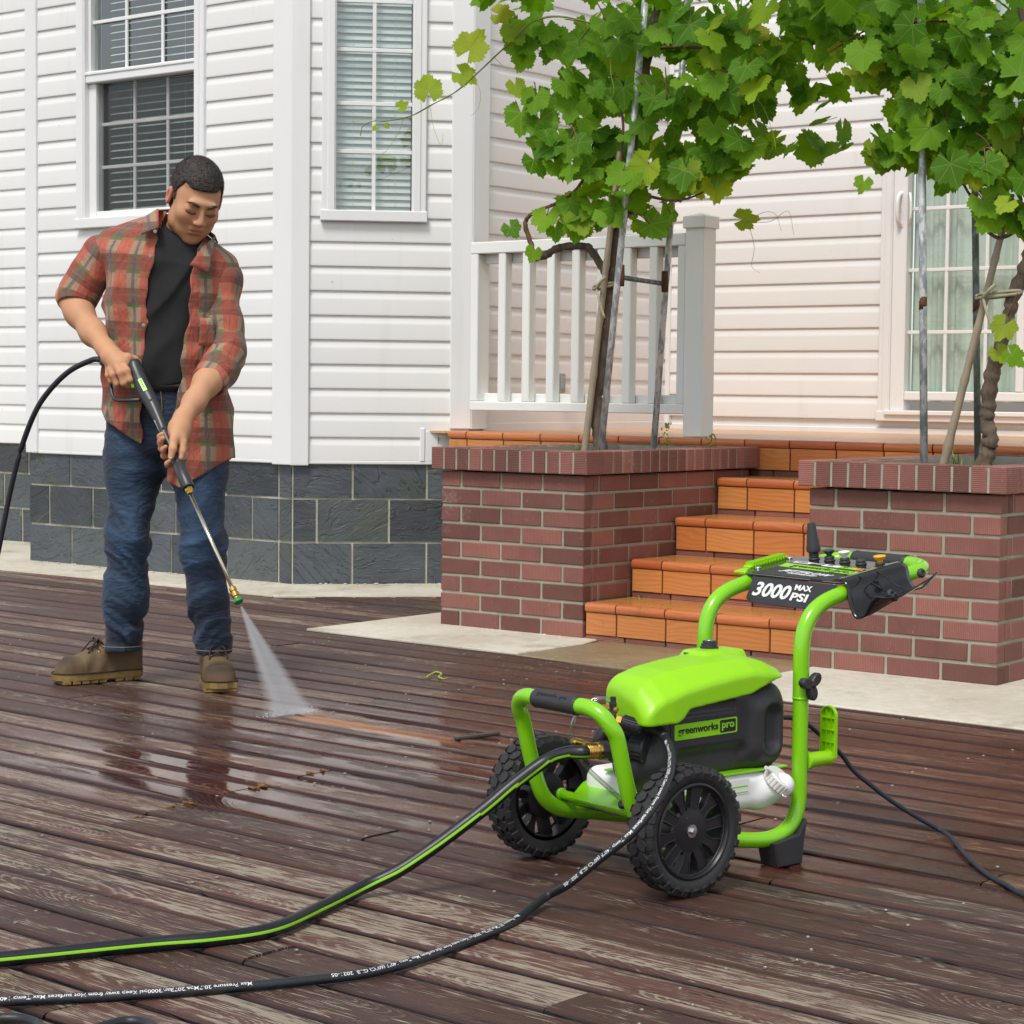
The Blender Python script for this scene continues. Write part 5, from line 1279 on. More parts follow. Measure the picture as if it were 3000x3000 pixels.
# ---- detergent tank
def tank(P):
    a, b, z = -P[:, 1], P[:, 0], P[:, 2]; Q = np.stack([b, a, z], -1)
    d = sd_box(Q, (.205, .0, .155), (.165, .128, .040), .026)
    d = smin(d, sd_cap(Q, (.310, .105, .142), (.332, .152, .164), .030, .0245), .02)
    return d
sculpt('tank', tank, (.02, -.20, .10), (.40, .15, .21), .0035, M_tank, pw)
Mcap = axis_to(A(.134, .322, .158), A(.160, .336, .190))
m = MB(); m.smooth = True; m.lathe([(.0300, .008), (.0325, .010), (.0325, .028), (.0300, .031), (.004, .032)], 30, Mcap); m.obj('tank_cap', M_capw, pw, smooth=35.0)
m = MB()
for k in range(24):
    a = 2*pi*k/24; m.box((.0318, -.0014, .0095), (.0338, .0014, .0275), 0, Mcap @ RZ(a))
m.obj('cap_ribs', M_capw, pw)
m = MB(); m.prism(rrect(-.006, .034, -.0055, .0055, .005), 0, .004, Mcap @ TR(.020, -.004, .027) @ RZ(-.95) if False else Mcap @ TR(0, 0, .0275) @ RZ(2.35) @ TR(.016, 0, 0)); m.obj('cap_tab', M_capw, pw)
m = MB(); m.smooth = True; m.tube(spline([Mcap @ Vector((.027*cos(a), .027*sin(a), .012)) + Vector((0, 0, 0)) for a in (3.9, 4.1)] + [Mcap @ Vector((.038*cos(a), .038*sin(a), .012)) for a in (4.0, 4.25)] + [Mcap @ Vector((.028*cos(4.4), .028*sin(4.4), .010))], 5), .0018, 6); m.obj('cap_strap', M_capw, pw)
m = MB(); m.prism(rrect(.155, .262, .152, .182, .004), -.002, .0006, TR(0, -.1282, 0) @ RX(pi/2)); m.obj('tank_label', M_white, pw)
m = MB()
for x0, x1, y0, y1 in ((.160, .210, .172, .179), (.160, .182, .1545, .169), (.186, .208, .1545, .169), (.212, .257, .1545, .157), (.212, .257, .166, .169)): m.box((x0, y0, .0006), (x1, y1, .0009), 0, TR(0, -.1282, 0) @ RX(pi/2))
m.obj('label_print', M_lab, pw)

# ---- wheels
def wheel(s, cap):
    """tyre with lugs, spoked rim, hub; axis along the machine's width, outer face away from the machine"""
    w_ = bpy.data.objects.new('wheel', None); COL.objects.link(w_); w_.parent = pw; w_.location = A(s*.21, .006, .125); w_.rotation_euler = (pi/2 if s > 0 else -pi/2, 0, 0.0)
    ty = MB(); ty.smooth = True
    ty.lathe([(.091, -.026), (.104, -.031), (.114, -.0305), (.1185, -.026), (.1195, -.012), (.1195, .012), (.1185, .026), (.114, .0305), (.104, .031), (.0965, .028), (.094, .0255), (.090, .024)], 72, cap=False); ty.obj('tyre', M_rub, w_, smooth=40.0)
    lug = MB(); n = 30
    for k in range(n):
        for side in (-1, 1):
            a0 = 2*pi*(k+(.5 if side > 0 else 0))/n
            def pt(da, z, r): a = a0+da; return (r*cos(a), r*sin(a), z)
            pol = [(-.088, side*.003), (.03, side*.0012), (.098, side*.012), (.088, side*.023), (.0, side*.0255), (-.098, side*.016)]
            if side < 0: pol = pol[::-1]
            lo = [pt(x, z, .117) for x, z in pol]; hi = [pt(x*.93, z*.96, .1240) for x, z in pol]; b0 = len(lug.v); lug.v += lo+hi
            q = len(pol); lug.face([b0+q+i for i in range(q)])
            for i in range(q): j = (i+1) % q; lug.face((b0+i, b0+j, b0+q+j, b0+q+i))
            pol = [(-.07, .0262), (.07, .0262), (.06, .0315), (-.06, .0315)]
            lo = [pt(x, side*z, r) for (x, z), r in zip(pol, (.1165, .1165, .106, .106))]; hi = [pt(x*.85, side*(z+.0016), r+.004) for (x, z), r in zip(pol, (.1200, .1200, .108, .108))]; b0 = len(lug.v); lug.v += lo+hi
            fs = [(4, 5, 6, 7), (0, 1, 5, 4), (1, 2, 6, 5), (2, 3, 7, 6), (3, 0, 4, 7)]
            for f in fs: lug.face([b0+i for i in (f if side > 0 else f[::-1])])
    lug.obj('tread_lugs', M_rub, w_)
    rim = MB(); rim.smooth = True
    rim.lathe([(.092, -.026), (.0925, .0265), (.0885, .0285), (.0865, .0265), (.085, .020), (.0835, .004), (.0835, -.026)], 64, cap=False)
    rim.lathe([(.001, .0190), (.012, .0192), (.024, .0185), (.044, .0160), (.0475, .012), (.0475, -.014), (.040, -.018), (.001, -.018)], 40, cap=False); rim.obj('rim', M_rim, w_, smooth=35.0)
    for k in range(10):
        a = 2*pi*k/10 + .12; sp = MB(); hw = (.0115, .0150) if k % 2 else (.0140, .0105)
        pr = [(.030, -hw[0]*.72), (.060, -hw[0]*.8), (.086, -hw[1]*1.25), (.086, hw[1]*1.25), (.060, hw[0]*.8), (.030, hw[0]*.72)]
        sp.prism(pr, .000, .0165, RZ(a), bevel=.0018)
        for s2 in (-1, 1):     # raised lips along each spoke
            sp.tube([RZ(a) @ Vector((x, s2*(y-.0005), .0165)) for x, y in ((.040, hw[0]*.72), (.060, hw[0]*.74), (.084, hw[1]*1.15))], .0017, 6)
        sp.obj('spoke', M_rim, w_)
    lip = MB(); lip.smooth = True; ring = []
    for k in range(61): a = 2*pi*k/60; ring.append((.0845*cos(a), .0845*sin(a), .0195))
    lip.tube(ring, .0022, 6, cap=False); lip.obj('rim_lip', M_rim, w_)
    if cap:
        b = MB(); b.smooth = True; b.lathe([(.0125, .0192), (.0125, .0212), (.0068, .0214)], 24); b.lathe([(.0068, .0212), (.0068, .0262), (.0055, .0275), (.0008, .0278)], 6); b.obj('axle_bolt', M_steel, w_, smooth=30.0)
    return w_
wheel(1, True); wheel(-1, True)
m = MB(); m.smooth = True; m.tube([A(-.235, .006, .125), A(.235, .006, .125)], .006, 12); m.obj('axle', M_steel, pw)

# ---- pump, fittings and tubes
m = MB(); m.smooth = True; m.tube([A(.02, .07, .262), A(.02, -.005, .262)], [.040, .038], 24); m.obj('pump_head', M_blk, pw, smooth=40.0)
m = MB(); m.smooth = True; Mx = axis_to(A(.060, .022, .258), A(.100, .034, .256)); m.lathe([(.026, -.012), (.029, -.008), (.029, .020), (.026, .0235), (.003, .024)], 30, Mx)
for k in range(22): m.box((.0285, -.0013, -.006), (.0312, .0013, .020), 0, Mx @ RZ(2*pi*k/22))
m.obj('filter_cap', M_blk, pw, smooth=30.0)
m = MB(); m.smooth = True; m.tube(spline([A(-.02, .03, .235), A(-.015, -.015, .243), A(.0, -.03, .262), A(.01, -.025, .285), A(.02, 0, .30)], 5), .0135, 12); m.obj('pump_elbow', M_blk, pw)
def fit(name, a, b, prof, mat, seg=20, sm=35.0, parent=pw):
    m = MB(); m.smooth = True; m.lathe(prof, seg, axis_to(a, b)); return m.obj(name, mat, parent, smooth=sm)
o0, o1 = A(.060, -.034, .316), A(.112, .018, .296)
fit('outlet_nut', o0, o1, [(.010, -.004), (.0125, -.003), (.0125, .007), (.010, .008)], M_copper, 6)
m = MB(); m.smooth = True; Mo = axis_to(o0, o1); m.lathe([(.0105, .007), (.0142, .010), (.0142, .044), (.0120, .048), (.0100, .050)], 28, Mo)
for k in range(20): m.box((.0138, -.0012, .011), (.0160, .0012, .043), 0, Mo @ RZ(2*pi*k/20))
m.obj('outlet_coupling', M_blk, pw, smooth=30.0)
fit('outlet_block', A(.045, -.050, .322), A(.058, -.036, .317), [(.014, -.010), (.016, -.006), (.016, .014), (.012, .018)], M_blk, 8)
fit('brass_valve', A(.020, -.040, .338), A(.052, -.028, .336), [(.004, 0), (.0065, .004), (.0065, .020), (.009, .022), (.009, .032), (.005, .036)], M_copper, 10)
fit('valve_stub', A(.046, -.033, .337), A(.0465, -.033, .361), [(.0075, 0), (.0075, .012), (.0060, .013), (.0060, .024), (.001, .0245)], M_blk, 12)
i1, i0 = A(.052, -.035, .259), A(.050, -.100, .262)
fit('inlet_tube', i1, i0, [(.0105, -.03), (.0105, .020), (.008, .021)], M_copper, 18); fit('inlet_nut', i1, i0, [(.012, .016), (.0185, .018), (.0185, .036), (.0155, .038)], M_blk, 8, 20.0)
m = MB(); m.smooth = True; Mi = axis_to(i1, i0); m.lathe([(.0145, .036), (.0165, .038), (.0165, .044), (.0150, .046)] + [q for k in range(6) for q in ((.0148, .046+.0042*k), (.0162, .0475+.0042*k), (.0162, .0490+.0042*k), (.0148, .0502+.0042*k))] + [(.0135, .0725)], 24, Mi); m.obj('hose_connector', M_brass, pw, smooth=40.0)
fit('relief_valve', A(.010, -.055, .262), A(-.01, -.125, .283), [(.006, 0), (.006, .02), (.0085, .021), (.0085, .040), (.0045, .044)], M_brass, 12)
tub('clear_tube', [(.044, -.038, .352), (.034, -.050, .358), (.018, -.072, .350), (.004, -.090, .325), (-.002, -.096, .295), (.002, -.092, .262), (.010, -.084, .240), (.020, -.066, .215), (.040, -.036, .182), (.052, -.016, .160), (.054, -.012, .152)], .0046, M_clear, 5, 10)
m = MB(); m.smooth = True; m.lathe([(.004, -.006), (.010, -.005), (.0115, 0), (.010, .005), (.004, .006)], 18, TR(*A(.055, -.010, .150)) @ RY(-.5)); m.obj('grommet', M_blk, pw)

# ---- clamp knob, cord hook
m = MB(); pol = []
for k in range(48):
    a = 2*pi*k/48; pol.append(((.0215+.0105*cos(3*a))*cos(a), (.0215+.0105*cos(3*a))*sin(a)))
m.prism(pol, 0, .016, TR(*A(.156, .397, .362)) @ RX(pi/2) @ RZ(.75), bevel=.003); m.obj('clamp_knob', M_blk, pw)
m = MB(); m.smooth = True; m.lathe([(.0055, .0158), (.0055, .0164), (.0005, .0164)], 16, TR(*A(.156, .397, .362)) @ RX(pi/2)); m.obj('knob_bore', M_ink, pw)
m = MB(); m.smooth = True; m.lathe([(.0165, 0), (.0185, .001), (.0185, .010), (.0160, .011), (.0150, .060), (.0165, .070), (.012, .076), (.001, .077)], 24, TR(*A(.140, .409, .203)) @ RY(pi/2)); m.obj('hook_arm', M_gplas, pw, smooth=40.0)
m = MB(); pad = [(-.0195, 0), (.0195, 0)] + [(.0195*cos(pi*k/12), .085+.0195*sin(pi*k/12)) for k in range(13)]
def Mp(z): return TR(*A(.140, z, .205)) @ Matrix(((0, 0, -1, 0), (-1, 0, 0, 0), (0, 1, 0, 0), (0, 0, 0, 1)))
m.prism(pad, -.0012, .0012, Mp(.484)); m.obj('hook_plate', M_gplas, pw)
m = MB()
n = len(pad)
for k in range(n):
    x0, y0 = pad[k]; x1, y1 = pad[(k+1) % n]; L = math.hypot(x1-x0, y1-y0); an = math.atan2(y1-y0, x1-x0); m.box((-.0006, -.0014, .0012), (L+.0006, .0014, .0085), 0, Mp(.484) @ TR(x0, y0, 0) @ RZ(an))
for x in (-.0065, .0065): m.box((x-.0008, .0, .0012), (x+.0008, .099, .006), 0, Mp(.484))
for y in (.03, .055, .08): m.box((-.019, y-.0008, .0012), (.019, y+.0008, .0058), 0, Mp(.484))
m.obj('hook_ribs', M_gplas, pw)

# ---- top panel with nozzles
PT = lambda a, b, dz=0.0: A(a, b, .5635+.15*(b-.55)+dz)
Mpan = lambda a, b, dz=0.0: TR(*PT(a, b, dz)) @ RY(-.149) @ RZ(-pi/2)
def sheet(name, poly, z0, z1, mat, bev=0.0):
    m = MB(); m.prism([(a, b-.55) for a, b in poly], z0, z1, Mpan(0, .55), bevel=bev); return m.obj(name, mat, pw)
M_smoke = M_blkg
sheet('panel_sheet', [(-.168, .548), (-.135, .512), (.135, .512), (.150, .535), (.150, .66), (.10, .712), (-.13, .716), (-.175, .69)], 0, .0030, M_blkg, .001)
sheet('panel_label', [(-.128, .520), (.128, .520), (.122, .648), (-.122, .652)], .003, .0036, M_blk)
sheet('panel_stripe', [(-.121, .598), (.112, .583), (.104, .613), (-.128, .629)], .0036, .0041, M_lab)
sheet('panel_patch', [(-.120, .640), (-.070, .637), (-.066, .651), (-.118, .654)], .0036, .0041, M_white); sheet('panel_patch', [(-.030, .634), (.020, .631), (.018, .647), (-.030, .650)], .0036, .0041, M_white)
sheet('panel_patch', [(.021, .631), (.062, .628), (.058, .644), (.019, .647)], .0036, .0041, M_lab); sheet('panel_patch', [(.063, .628), (.106, .625), (.100, .641), (.060, .644)], .0036, .0041, M_yel)
ry = RZ(-.065)
lettering('panel_lettering', 'greenworks', .026, M_ink, pw, Mpan(-.092, .603, .0044) @ ry, bold=.0003, width=.118); lettering('panel_lettering', 'pro', .024, M_ink, pw, Mpan(.040, .5945, .0044) @ ry, bold=.0003, width=.040)
m = MB(); m.smooth = True
rr = rrect(.034, .088, -.008, .0205, .005); ring = [Mpan(0, .5955, .0042) @ ry @ Vector((x, y, 0)) for x, y in rr]; m.tube(ring+[ring[0]], .0007, 4, cap=False); m.obj('panel_outline', M_ink, pw)
lettering('panel_lettering', 'JETTFLOW', .023, M_white, pw, Mpan(-.082, .560, .0040) @ ry, shear=.3, bold=.0002, width=.150); lettering('panel_lettering', 'TECHNOLOGY', .0125, M_white, pw, Mpan(-.050, .5445, .0040) @ ry, shear=.3, width=.088)
for a0, b0, tx, wd, mt in ((-.112, .6415, 'TURBO', .034, M_ink), (-.066, .6415, 'SOAP', .030, M_white), (-.018, .6375, '40°', .024, M_ink), (.030, .6345, '25°', .022, M_ink), (.072, .6315, '15°', .022, M_ink)):
    lettering('panel_lettering', tx, .0085, mt, pw, Mpan(a0, b0, .0044) @ ry, width=wd)
# front plate with the pressure rating
Mf = TR(*A(0, .5065, .5535)) @ Matrix(((0, .42, -.91, 0), (-1, 0, 0, 0), (0, .91, .42, 0), (0, 0, 0, 1)))
m = MB(); m.prism([(-.112, .004), (.128, .004), (.098, -.0500), (.090, -.0550), (-.100, -.0550), (-.112, -.046)], -.003, 0, Mf, bevel=.0008); m.obj('front_plate', M_blk, pw)
lettering('plate_lettering', '3000', .043, M_white, pw, Mf @ TR(-.098, -.0375, .0005) @ RZ(-.02), shear=.22, bold=.0011, width=.108); lettering('plate_lettering', 'MAX', .017, M_white, pw, Mf @ TR(.018, -.0165, .0005) @ RZ(-.02), bold=.0005, width=.048); lettering('plate_lettering', 'PSI', .024, M_white, pw, Mf @ TR(.013, -.0400, .0005) @ RZ(-.02), bold=.0007, shear=.1, width=.050)
for a, b in ((-.150, .562), (.143, .546), (-.160, .672), (.140, .640)):
    m = MB(); m.smooth = True; m.lathe([(.0068, 0), (.0066, .002), (.0045, .0042), (.0005, .0048)], 16, TR(*PT(a, b, .003)) @ RY(-.149)); m.obj('panel_bolt', M_steel, pw)
def nozzle(a, b, prof, mat, base=True):
    if base:
        m = MB(); m.smooth = True; m.lathe([(.0125, .003), (.0120, .006), (.0095, .007), (.0110, .0095), (.0110, .0125), (.008, .014)], 20, TR(*PT(a, b)) @ RY(-.149)); m.obj('nozzle_seat', M_grip, pw)
    if prof:
        m = MB(); m.smooth = True; m.lathe(prof, 20, TR(*PT(a, b)) @ RY(-.149)); m.obj('nozzle', mat, pw, smooth=40.0)
tip = lambda r: [(.006, .012), (.006, .019), (r*.72, .0195), (r, .0265), (r*.96, .0275), (r*.5, .0275), (r*.45, .0265), (.0005, .026)]
nozzle(-.097, .684, [(.0105, .012), (.0105, .018), (.0155, .022), (.0160, .030), (.0148, .034), (.0092, .082), (.0084, .0845), (.0005, .085)], M_grip); nozzle(-.052, .684, tip(.0125), M_dgr); nozzle(-.006, .682, tip(.0130), M_wht); nozzle(.042, .680, None, None); nozzle(.103, .672, tip(.0135), M_yel)
m = MB(); m.smooth = True; m.lathe([(.0115, -.006), (.0115, .0035), (.011, .004)], 18, TR(*PT(.118, .640, .004)) @ RY(-.149)); m.obj('amber_sleeve', M_ora, pw)
# green nozzle-rack edge on the far side
m = MB(); m.box((-.006, -.010, -.004), (.116, .012, .004), .002, TR(*PT(-.178, .562, .004)) @ RY(-.149))
for k in range(12): m.box((.004+k*.009, -.012, .003), (.0066+k*.009, .013, .010), 0, TR(*PT(-.178, .562, .004)) @ RY(-.149))
m.box((-.034, -.020, -.010), (-.004, .014, -.002), .002, TR(*PT(-.178, .562, .004)) @ RY(-.149)); m.obj('rack_edge', M_gplas, pw)
# gun holder: a bent black sheet on the near handle bar
def hold(i, j):
    b = .505+.190*i; dz = .15*(b-.55)
    dep = 1.0-.45*min(1, max(0, (i-.15)/.6)); pr = [(.120, .0200), (.140, .0215), (.157, .012), (.164, -.018), (.172, -.038), (.186, -.0530), (.203, -.048), (.213, -.036), (.223, -.018-.030*sin(pi*i)*.5), (.236, -.004+.012*i-.022*sin(pi*i))]
    t_ = j*(len(pr)-1); k = min(int(t_), len(pr)-2); f = t_-k
    q = [pr[max(k-1, 0)], pr[k], pr[k+1], pr[min(k+2, len(pr)-1)]]; z = [0.5*((2*q[1][c]) + (q[2][c]-q[0][c])*f + (2*q[0][c]-5*q[1][c]+4*q[2][c]-q[3][c])*f*f + (3*q[1][c]-q[0][c]-3*q[2][c]+q[3][c])*f**3) for c in (0, 1)]
    zz = z[1] if z[1] > 0 else z[1]*dep
    return A(z[0], b, .553+dz+zz)
m = MB(); m.smooth = True; m.grid(hold, 16, 36); ho = m.obj('gun_holder', M_blkg, pw); md = ho.modifiers.new('sheet', 'SOLIDIFY'); md.thickness = .0028; md.offset = 0
for b, zo in ((.560, -.012), (.572, -.020), (.655, .012)):
    m = MB(); m.smooth = True; m.lathe([(.0065, 0), (.0095, .003), (.0100, .009), (.0075, .012), (.004, .0122), (.0035, .010), (.0005, .010)], 18, axis_to(A(.2215, b, .553+.15*(b-.55)+zo), A(.26, b, .561+.15*(b-.55)+zo))); m.obj('holder_stud', M_grip, pw)
m = MB(); m.smooth = True
for b in (.545, .60): m.tube(spline([PT(.10, b+.02, .006), PT(.15, b+.008, .010), A(.205, b, .560), A(.222, b+.01, .548)], 6), .0014, 6)
m.obj('nozzle_tether', M_ink, pw)
# ================================================================== PERSON WITH SPRAY GUN
PR = Vector((-1.09, 6.58, 0.0))
man = empty('person', PR, 0, 'person in an open red plaid shirt and jeans, looking down at the spray', 'person')
def mat_skin():
    t = NT('skin'); c = t.coord('Object'); at = t.n('VertexColor'); at.layer_name = 'tone'; r, g_, b_ = t.n('SeparateColor'), None, None
    t.put(r.inputs[0], at.outputs[0]); red, drk = r.outputs[0], r.outputs[1]
    n = t.noise(c, 30.0, 3); f = t.noise(c, 500.0, 2)
    col = t.mix(n, (0.50, 0.255, 0.135), (0.60, 0.325, 0.185)); col = t.mix(red, col, (0.50, 0.150, 0.100)); col = t.mix(drk, col, (0.045, 0.026, 0.02))
    return t.done(t.bsdf(col, t.math('MULTIPLY_ADD', n, .15, .52), 0, t.bump(t.math('ADD', f, n), .25, .001), sub=.06, spec=.3))
M_skin = mat_skin()
def mat_hair():
    t = NT('short_black_hair'); c = t.coord('Object'); n = t.noise(t.mapv(c, (160, 160, 160)), 1.0, 3, .7); b = t.noise(c, 16.0, 3)
    col = t.mix(t.ss(n, .42, .75), (0.008, 0.006, 0.006), (0.120, 0.085, 0.065)); col = t.mix(t.math('MULTIPLY', b, .35), col, (0.05, .036, .028))
    return t.done(t.bsdf(col, .55, 0, t.bump(n, .9, .004)))
M_hair = mat_hair()
def cre(t, c, sc_):
    """creased-cloth height: two crossing sets of ridges"""
    a = t.noise(t.mapv(c, sc_, rot=(0, .5, 0)), 1.0, 2, .5, 1.2); b = t.noise(t.mapv(c, (sc_[0]*1.7, sc_[1]*1.7, sc_[2]*1.5), (3, 1, 2), (0, -.7, 0)), 1.0, 2, .5, .8)
    r1 = t.math('ABSOLUTE', t.math('SUBTRACT', a, .5)); r2 = t.math('ABSOLUTE', t.math('SUBTRACT', b, .5))
    return t.math('ADD', t.math('SMOOTH_MIN', t.math('MULTIPLY', r1, 6.0), 1.0, .2), t.math('MULTIPLY', t.math('SMOOTH_MIN', t.math('MULTIPLY', r2, 6.0), 1.0, .2), .5))
def mat_plaid():
    t = NT('plaid_flannel'); at = t.n('VertexColor'); at.layer_name = 'tone'; sp = t.n('SeparateColor'); t.put(sp.inputs[0], at.outputs[0]); U, V_ = sp.outputs[0], sp.outputs[1]
    c = t.coord('Object'); wv = t.math('MULTIPLY', t.math('SUBTRACT', t.noise(c, 14.0, 2), .5), .09)
    fu = t.math('FRACT', t.math('ADD', t.math('MULTIPLY', U, 10.2), wv)); fv = t.math('FRACT', t.math('ADD', t.math('MULTIPLY', V_, 9.6), wv))
    def band(x, a, b): return t.math('MULTIPLY', t.ss(x, a-.012, a+.012), t.ss(x, b+.012, b-.012))
    fw, ff = band(fu, .50, .995), band(fv, .50, .995)
    c1 = t.mix(fw, (0.44, 0.098, 0.056), (0.315, 0.215, 0.130)); c2 = t.mix(fw, (0.255, 0.046, 0.026), (0.140, 0.082, 0.046)); col = t.mix(ff, c1, c2)
    col = t.mix(t.math('MULTIPLY', band(fu, .68, .80), .72), col, (0.085, 0.060, 0.085)); col = t.mix(t.math('MULTIPLY', band(fu, .20, .245), .45), col, (0.17, 0.06, 0.05))
    col = t.mix(t.math('MULTIPLY', band(fv, .42, .52), t.lin(fw, 0, 1, .25, .85)), col, (0.060, 0.130, 0.032)); col = t.mix(t.math('MULTIPLY', band(fv, .76, .80), .5), col, (0.33, 0.10, 0.06))
    tw = t.noise(c, 700.0, 2); col = t.mix(t.math('MULTIPLY', t.noise(c, 40.0, 3), .14), col, (0.40, 0.27, 0.20))
    k = t.math('MULTIPLY_ADD', tw, .30, .85); col = t.mix(1.0, col, t.comb(k, k, k), 'MULTIPLY')
    return t.done(t.bsdf(col, .88, 0, t.bump(t.math('ADD', t.math('MULTIPLY', cre(t, c, (16, 16, 8)), 3.2), t.math('MULTIPLY', tw, .25)), .26, .0040), sheen=.15))
M_plaid = mat_plaid()
def mat_denim():
    t = NT('blue_denim'); c = t.coord('Object'); at = t.n('VertexColor'); at.layer_name = 'tone'; sp = t.n('SeparateColor'); t.put(sp.inputs[0], at.outputs[0])
    tw = t.noise(t.mapv(c, (260, 260, 900), rot=(0, .6, 0)), 1.0, 2); n = t.noise(t.mapv(c, (14, 14, 5)), 1.0, 4, .6)
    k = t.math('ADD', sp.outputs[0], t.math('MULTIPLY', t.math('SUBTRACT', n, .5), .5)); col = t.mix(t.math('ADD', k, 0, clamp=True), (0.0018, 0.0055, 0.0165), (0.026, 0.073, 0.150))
    col = t.mix(t.math('MULTIPLY', tw, .10), col, (.14, .20, .28))
    return t.done(t.bsdf(col, .8, 0, t.bump(t.math('ADD', t.math('MULTIPLY', cre(t, c, (9, 9, 20)), 3.5), t.math('MULTIPLY', tw, .3)), .22, .0048), sheen=.1))
M_denim = mat_denim()
M_tee = simple('black_cotton', (0.0095, 0.009, 0.0105), .85, var=.25, vs=30, bump=.3, bs=500)
M_belt = simple('belt_leather', (0.010, 0.010, 0.011), .35); M_stitch = simple('jean_stitch', (0.30, 0.20, 0.10), .8)
def mat_boot():
    t = NT('brown_nubuck'); c = t.coord('Object'); at = t.n('VertexColor'); at.layer_name = 'tone'; sp = t.n('SeparateColor'); t.put(sp.inputs[0], at.outputs[0])
    n = t.noise(c, 22.0, 4, .6); col = t.mix(n, (0.080, 0.048, 0.020), (0.185, 0.122, 0.060)); col = t.mix(t.math('MULTIPLY', sp.outputs[0], .85), col, (0.035, 0.020, 0.011))
    return t.done(t.bsdf(col, .72, 0, t.bump(t.math('ADD', n, t.noise(c, 300.0, 2)), .35, .003)))
M_boot = mat_boot(); M_sole = simple('gum_sole', (0.235, 0.150, 0.045), .6, var=.4, vs=25); M_lace = simple('dark_lace', (0.030, 0.018, 0.012), .8)
M_gunb = simple('gun_black', (0.032, 0.034, 0.038), .36, var=.1, bump=.08, bs=600); M_gunl = simple('lance_steel', (0.68, 0.62, 0.48), .20, 1.0)

sst = lambda x, a, b: (lambda q: q*q*(3-2*q))(np.clip((x-a)/(b-a), 0, 1))
# ---------------- body: head, neck, forearms and hands (one skin mesh)
HC = np.array([.094, -.083, 1.532], np.float32)
RH = np.array((RZ(radians(26)) @ RY(radians(6)) @ RX(radians(34))).to_3x3(), np.float32)
def hd(P): return (P-HC) @ RH          # world -> head axes (x his left, -y face, z crown)
def head_sdf(P):
    q = hd(P)
    d = sd_ell(q, (0, .020, .036), (.074, .094, .084))
    d = smin(d, sd_ell(q, (0, -.026, -.026), (.066, .066, .088)), .03)
    d = smin(d, sd_ell(q, (0, -.034, -.078), (.053, .046, .036)), .028)
    d = smin(d, sd_ell(q, (0, -.066, -.104), (.024, .018, .015)), .020)
    for s in (-1, 1):
        d = smin(d, sd_ell(q, (s*.038, -.058, -.020), (.024, .024, .022)), .026)
        d = smin(d, sd_ell(q, (s*.058, -.010, -.062), (.012, .030, .030)), .022)
        d = smax(d, -sd_ell(q, (s*.0310, -.1060, .0140), (.0200, .0150, .0095)), .012)
        d = smin(d, sd_ell(q, (s*.0315, -.0775, .0080), (.0165, .0135, .0105)), .007)
        e = smax(sd_ell(q, (s*.081, .014, -.004), (.0085, .019, .031)), -sd_ell(q, (s*.089, .010, -.002), (.007, .010, .017)), .005)
        d = smin(d, e, .008)
        d = smin(d, sd_ell(q, (s*.0125, -.1000, -.0275), (.0085, .0095, .0075)), .006)
    d = smin(d, sd_cap(q, (-.034, -.0840, .030), (.034, -.0840, .030), .0095), .018)
    d = smin(d, sd_cap(q, (0, -.0870, .020), (0, -.1095, -.022), .0065, .0115), .010)
    d = smin(d, sd_cap(q, (-.017, -.0880, -.0545), (.017, -.0880, -.0545), .0062), .007)
    d = smin(d, sd_cap(q, (-.013, -.0870, -.0675), (.013, -.0870, -.0675), .0068), .007)
    d = smax(d, -sd_cap(q, (-.024, -.0985, -.0608), (.024, -.0985, -.0608), .0042), .004)
    d = smax(d, -sd_cap(q, (-.012, -.0985, -.0860), (.012, -.0985, -.0860), .0075), .012)
    return d
def upper_sdf(P):
    d = head_sdf(P)
    d = smin(d, sd_cap(P, (.062, -.035, 1.485), (.022, .012, 1.385), .053, .058), .025)
    d = smin(d, sd_ell(P, (.0, .0, 1.30), (.150, .085, .110)), .05)
    return d
def tone_head(V):
    P = V.astype(np.float32); q = hd(P); c = np.zeros((len(V), 4), np.float32); c[:, 3] = 1
    lip = np.maximum(0, 1-np.linalg.norm((q-np.array([0, -.094, -.0605], np.float32))/np.array([.022, .016, .0115], np.float32), axis=1)); c[:, 0] = np.clip(lip*2.2, 0, .75)
    ear = np.exp(-((np.abs(q[:, 0])-.083)/.012)**2)*(np.abs(q[:, 2]) < .04); c[:, 0] = np.maximum(c[:, 0], ear*.55)
    nos = np.maximum(0, 1-np.linalg.norm((q-np.array([0, -.112, -.024], np.float32))/.022, axis=1)); c[:, 0] = np.maximum(c[:, 0], nos*.3)
    chk = np.maximum(0, 1-np.linalg.norm((np.abs(q)-np.array([.042, .075, .02], np.float32))/.03, axis=1)); c[:, 0] = np.maximum(c[:, 0], chk*.22)
    for s in (-1, 1):          # lash line of the lowered lids
        x = (q[:, 0]-s*.0315)/.0165; zl = -.0005-.0022*(1-x*x); m = (np.abs(x) < 1) & (q[:, 1] < -.07); c[:, 1] = np.maximum(c[:, 1], np.where(m, np.exp(-((q[:, 2]-zl)/.0022)**2), 0))
    m = (np.abs(q[:, 0]) < .024) & (q[:, 1] < -.07); c[:, 1] = np.maximum(c[:, 1], np.where(m, .5*np.exp(-((q[:, 2]+.0607)/.0016)**2), 0))
    st = np.exp(-((q[:, 2]+.085)/.025)**2)*(q[:, 1] < -.03); c[:, 1] = np.maximum(c[:, 1], .06*st)
    return c
def chain(P, pts, rs, k=.006):
    d = None
    for (a, b), (r1, r2) in zip(zip(pts[:-1], pts[1:]), zip(rs[:-1], rs[1:])):
        e = sd_cap(P, a, b, r1, r2); d = e if d is None else smin(d, e, k)
    return d
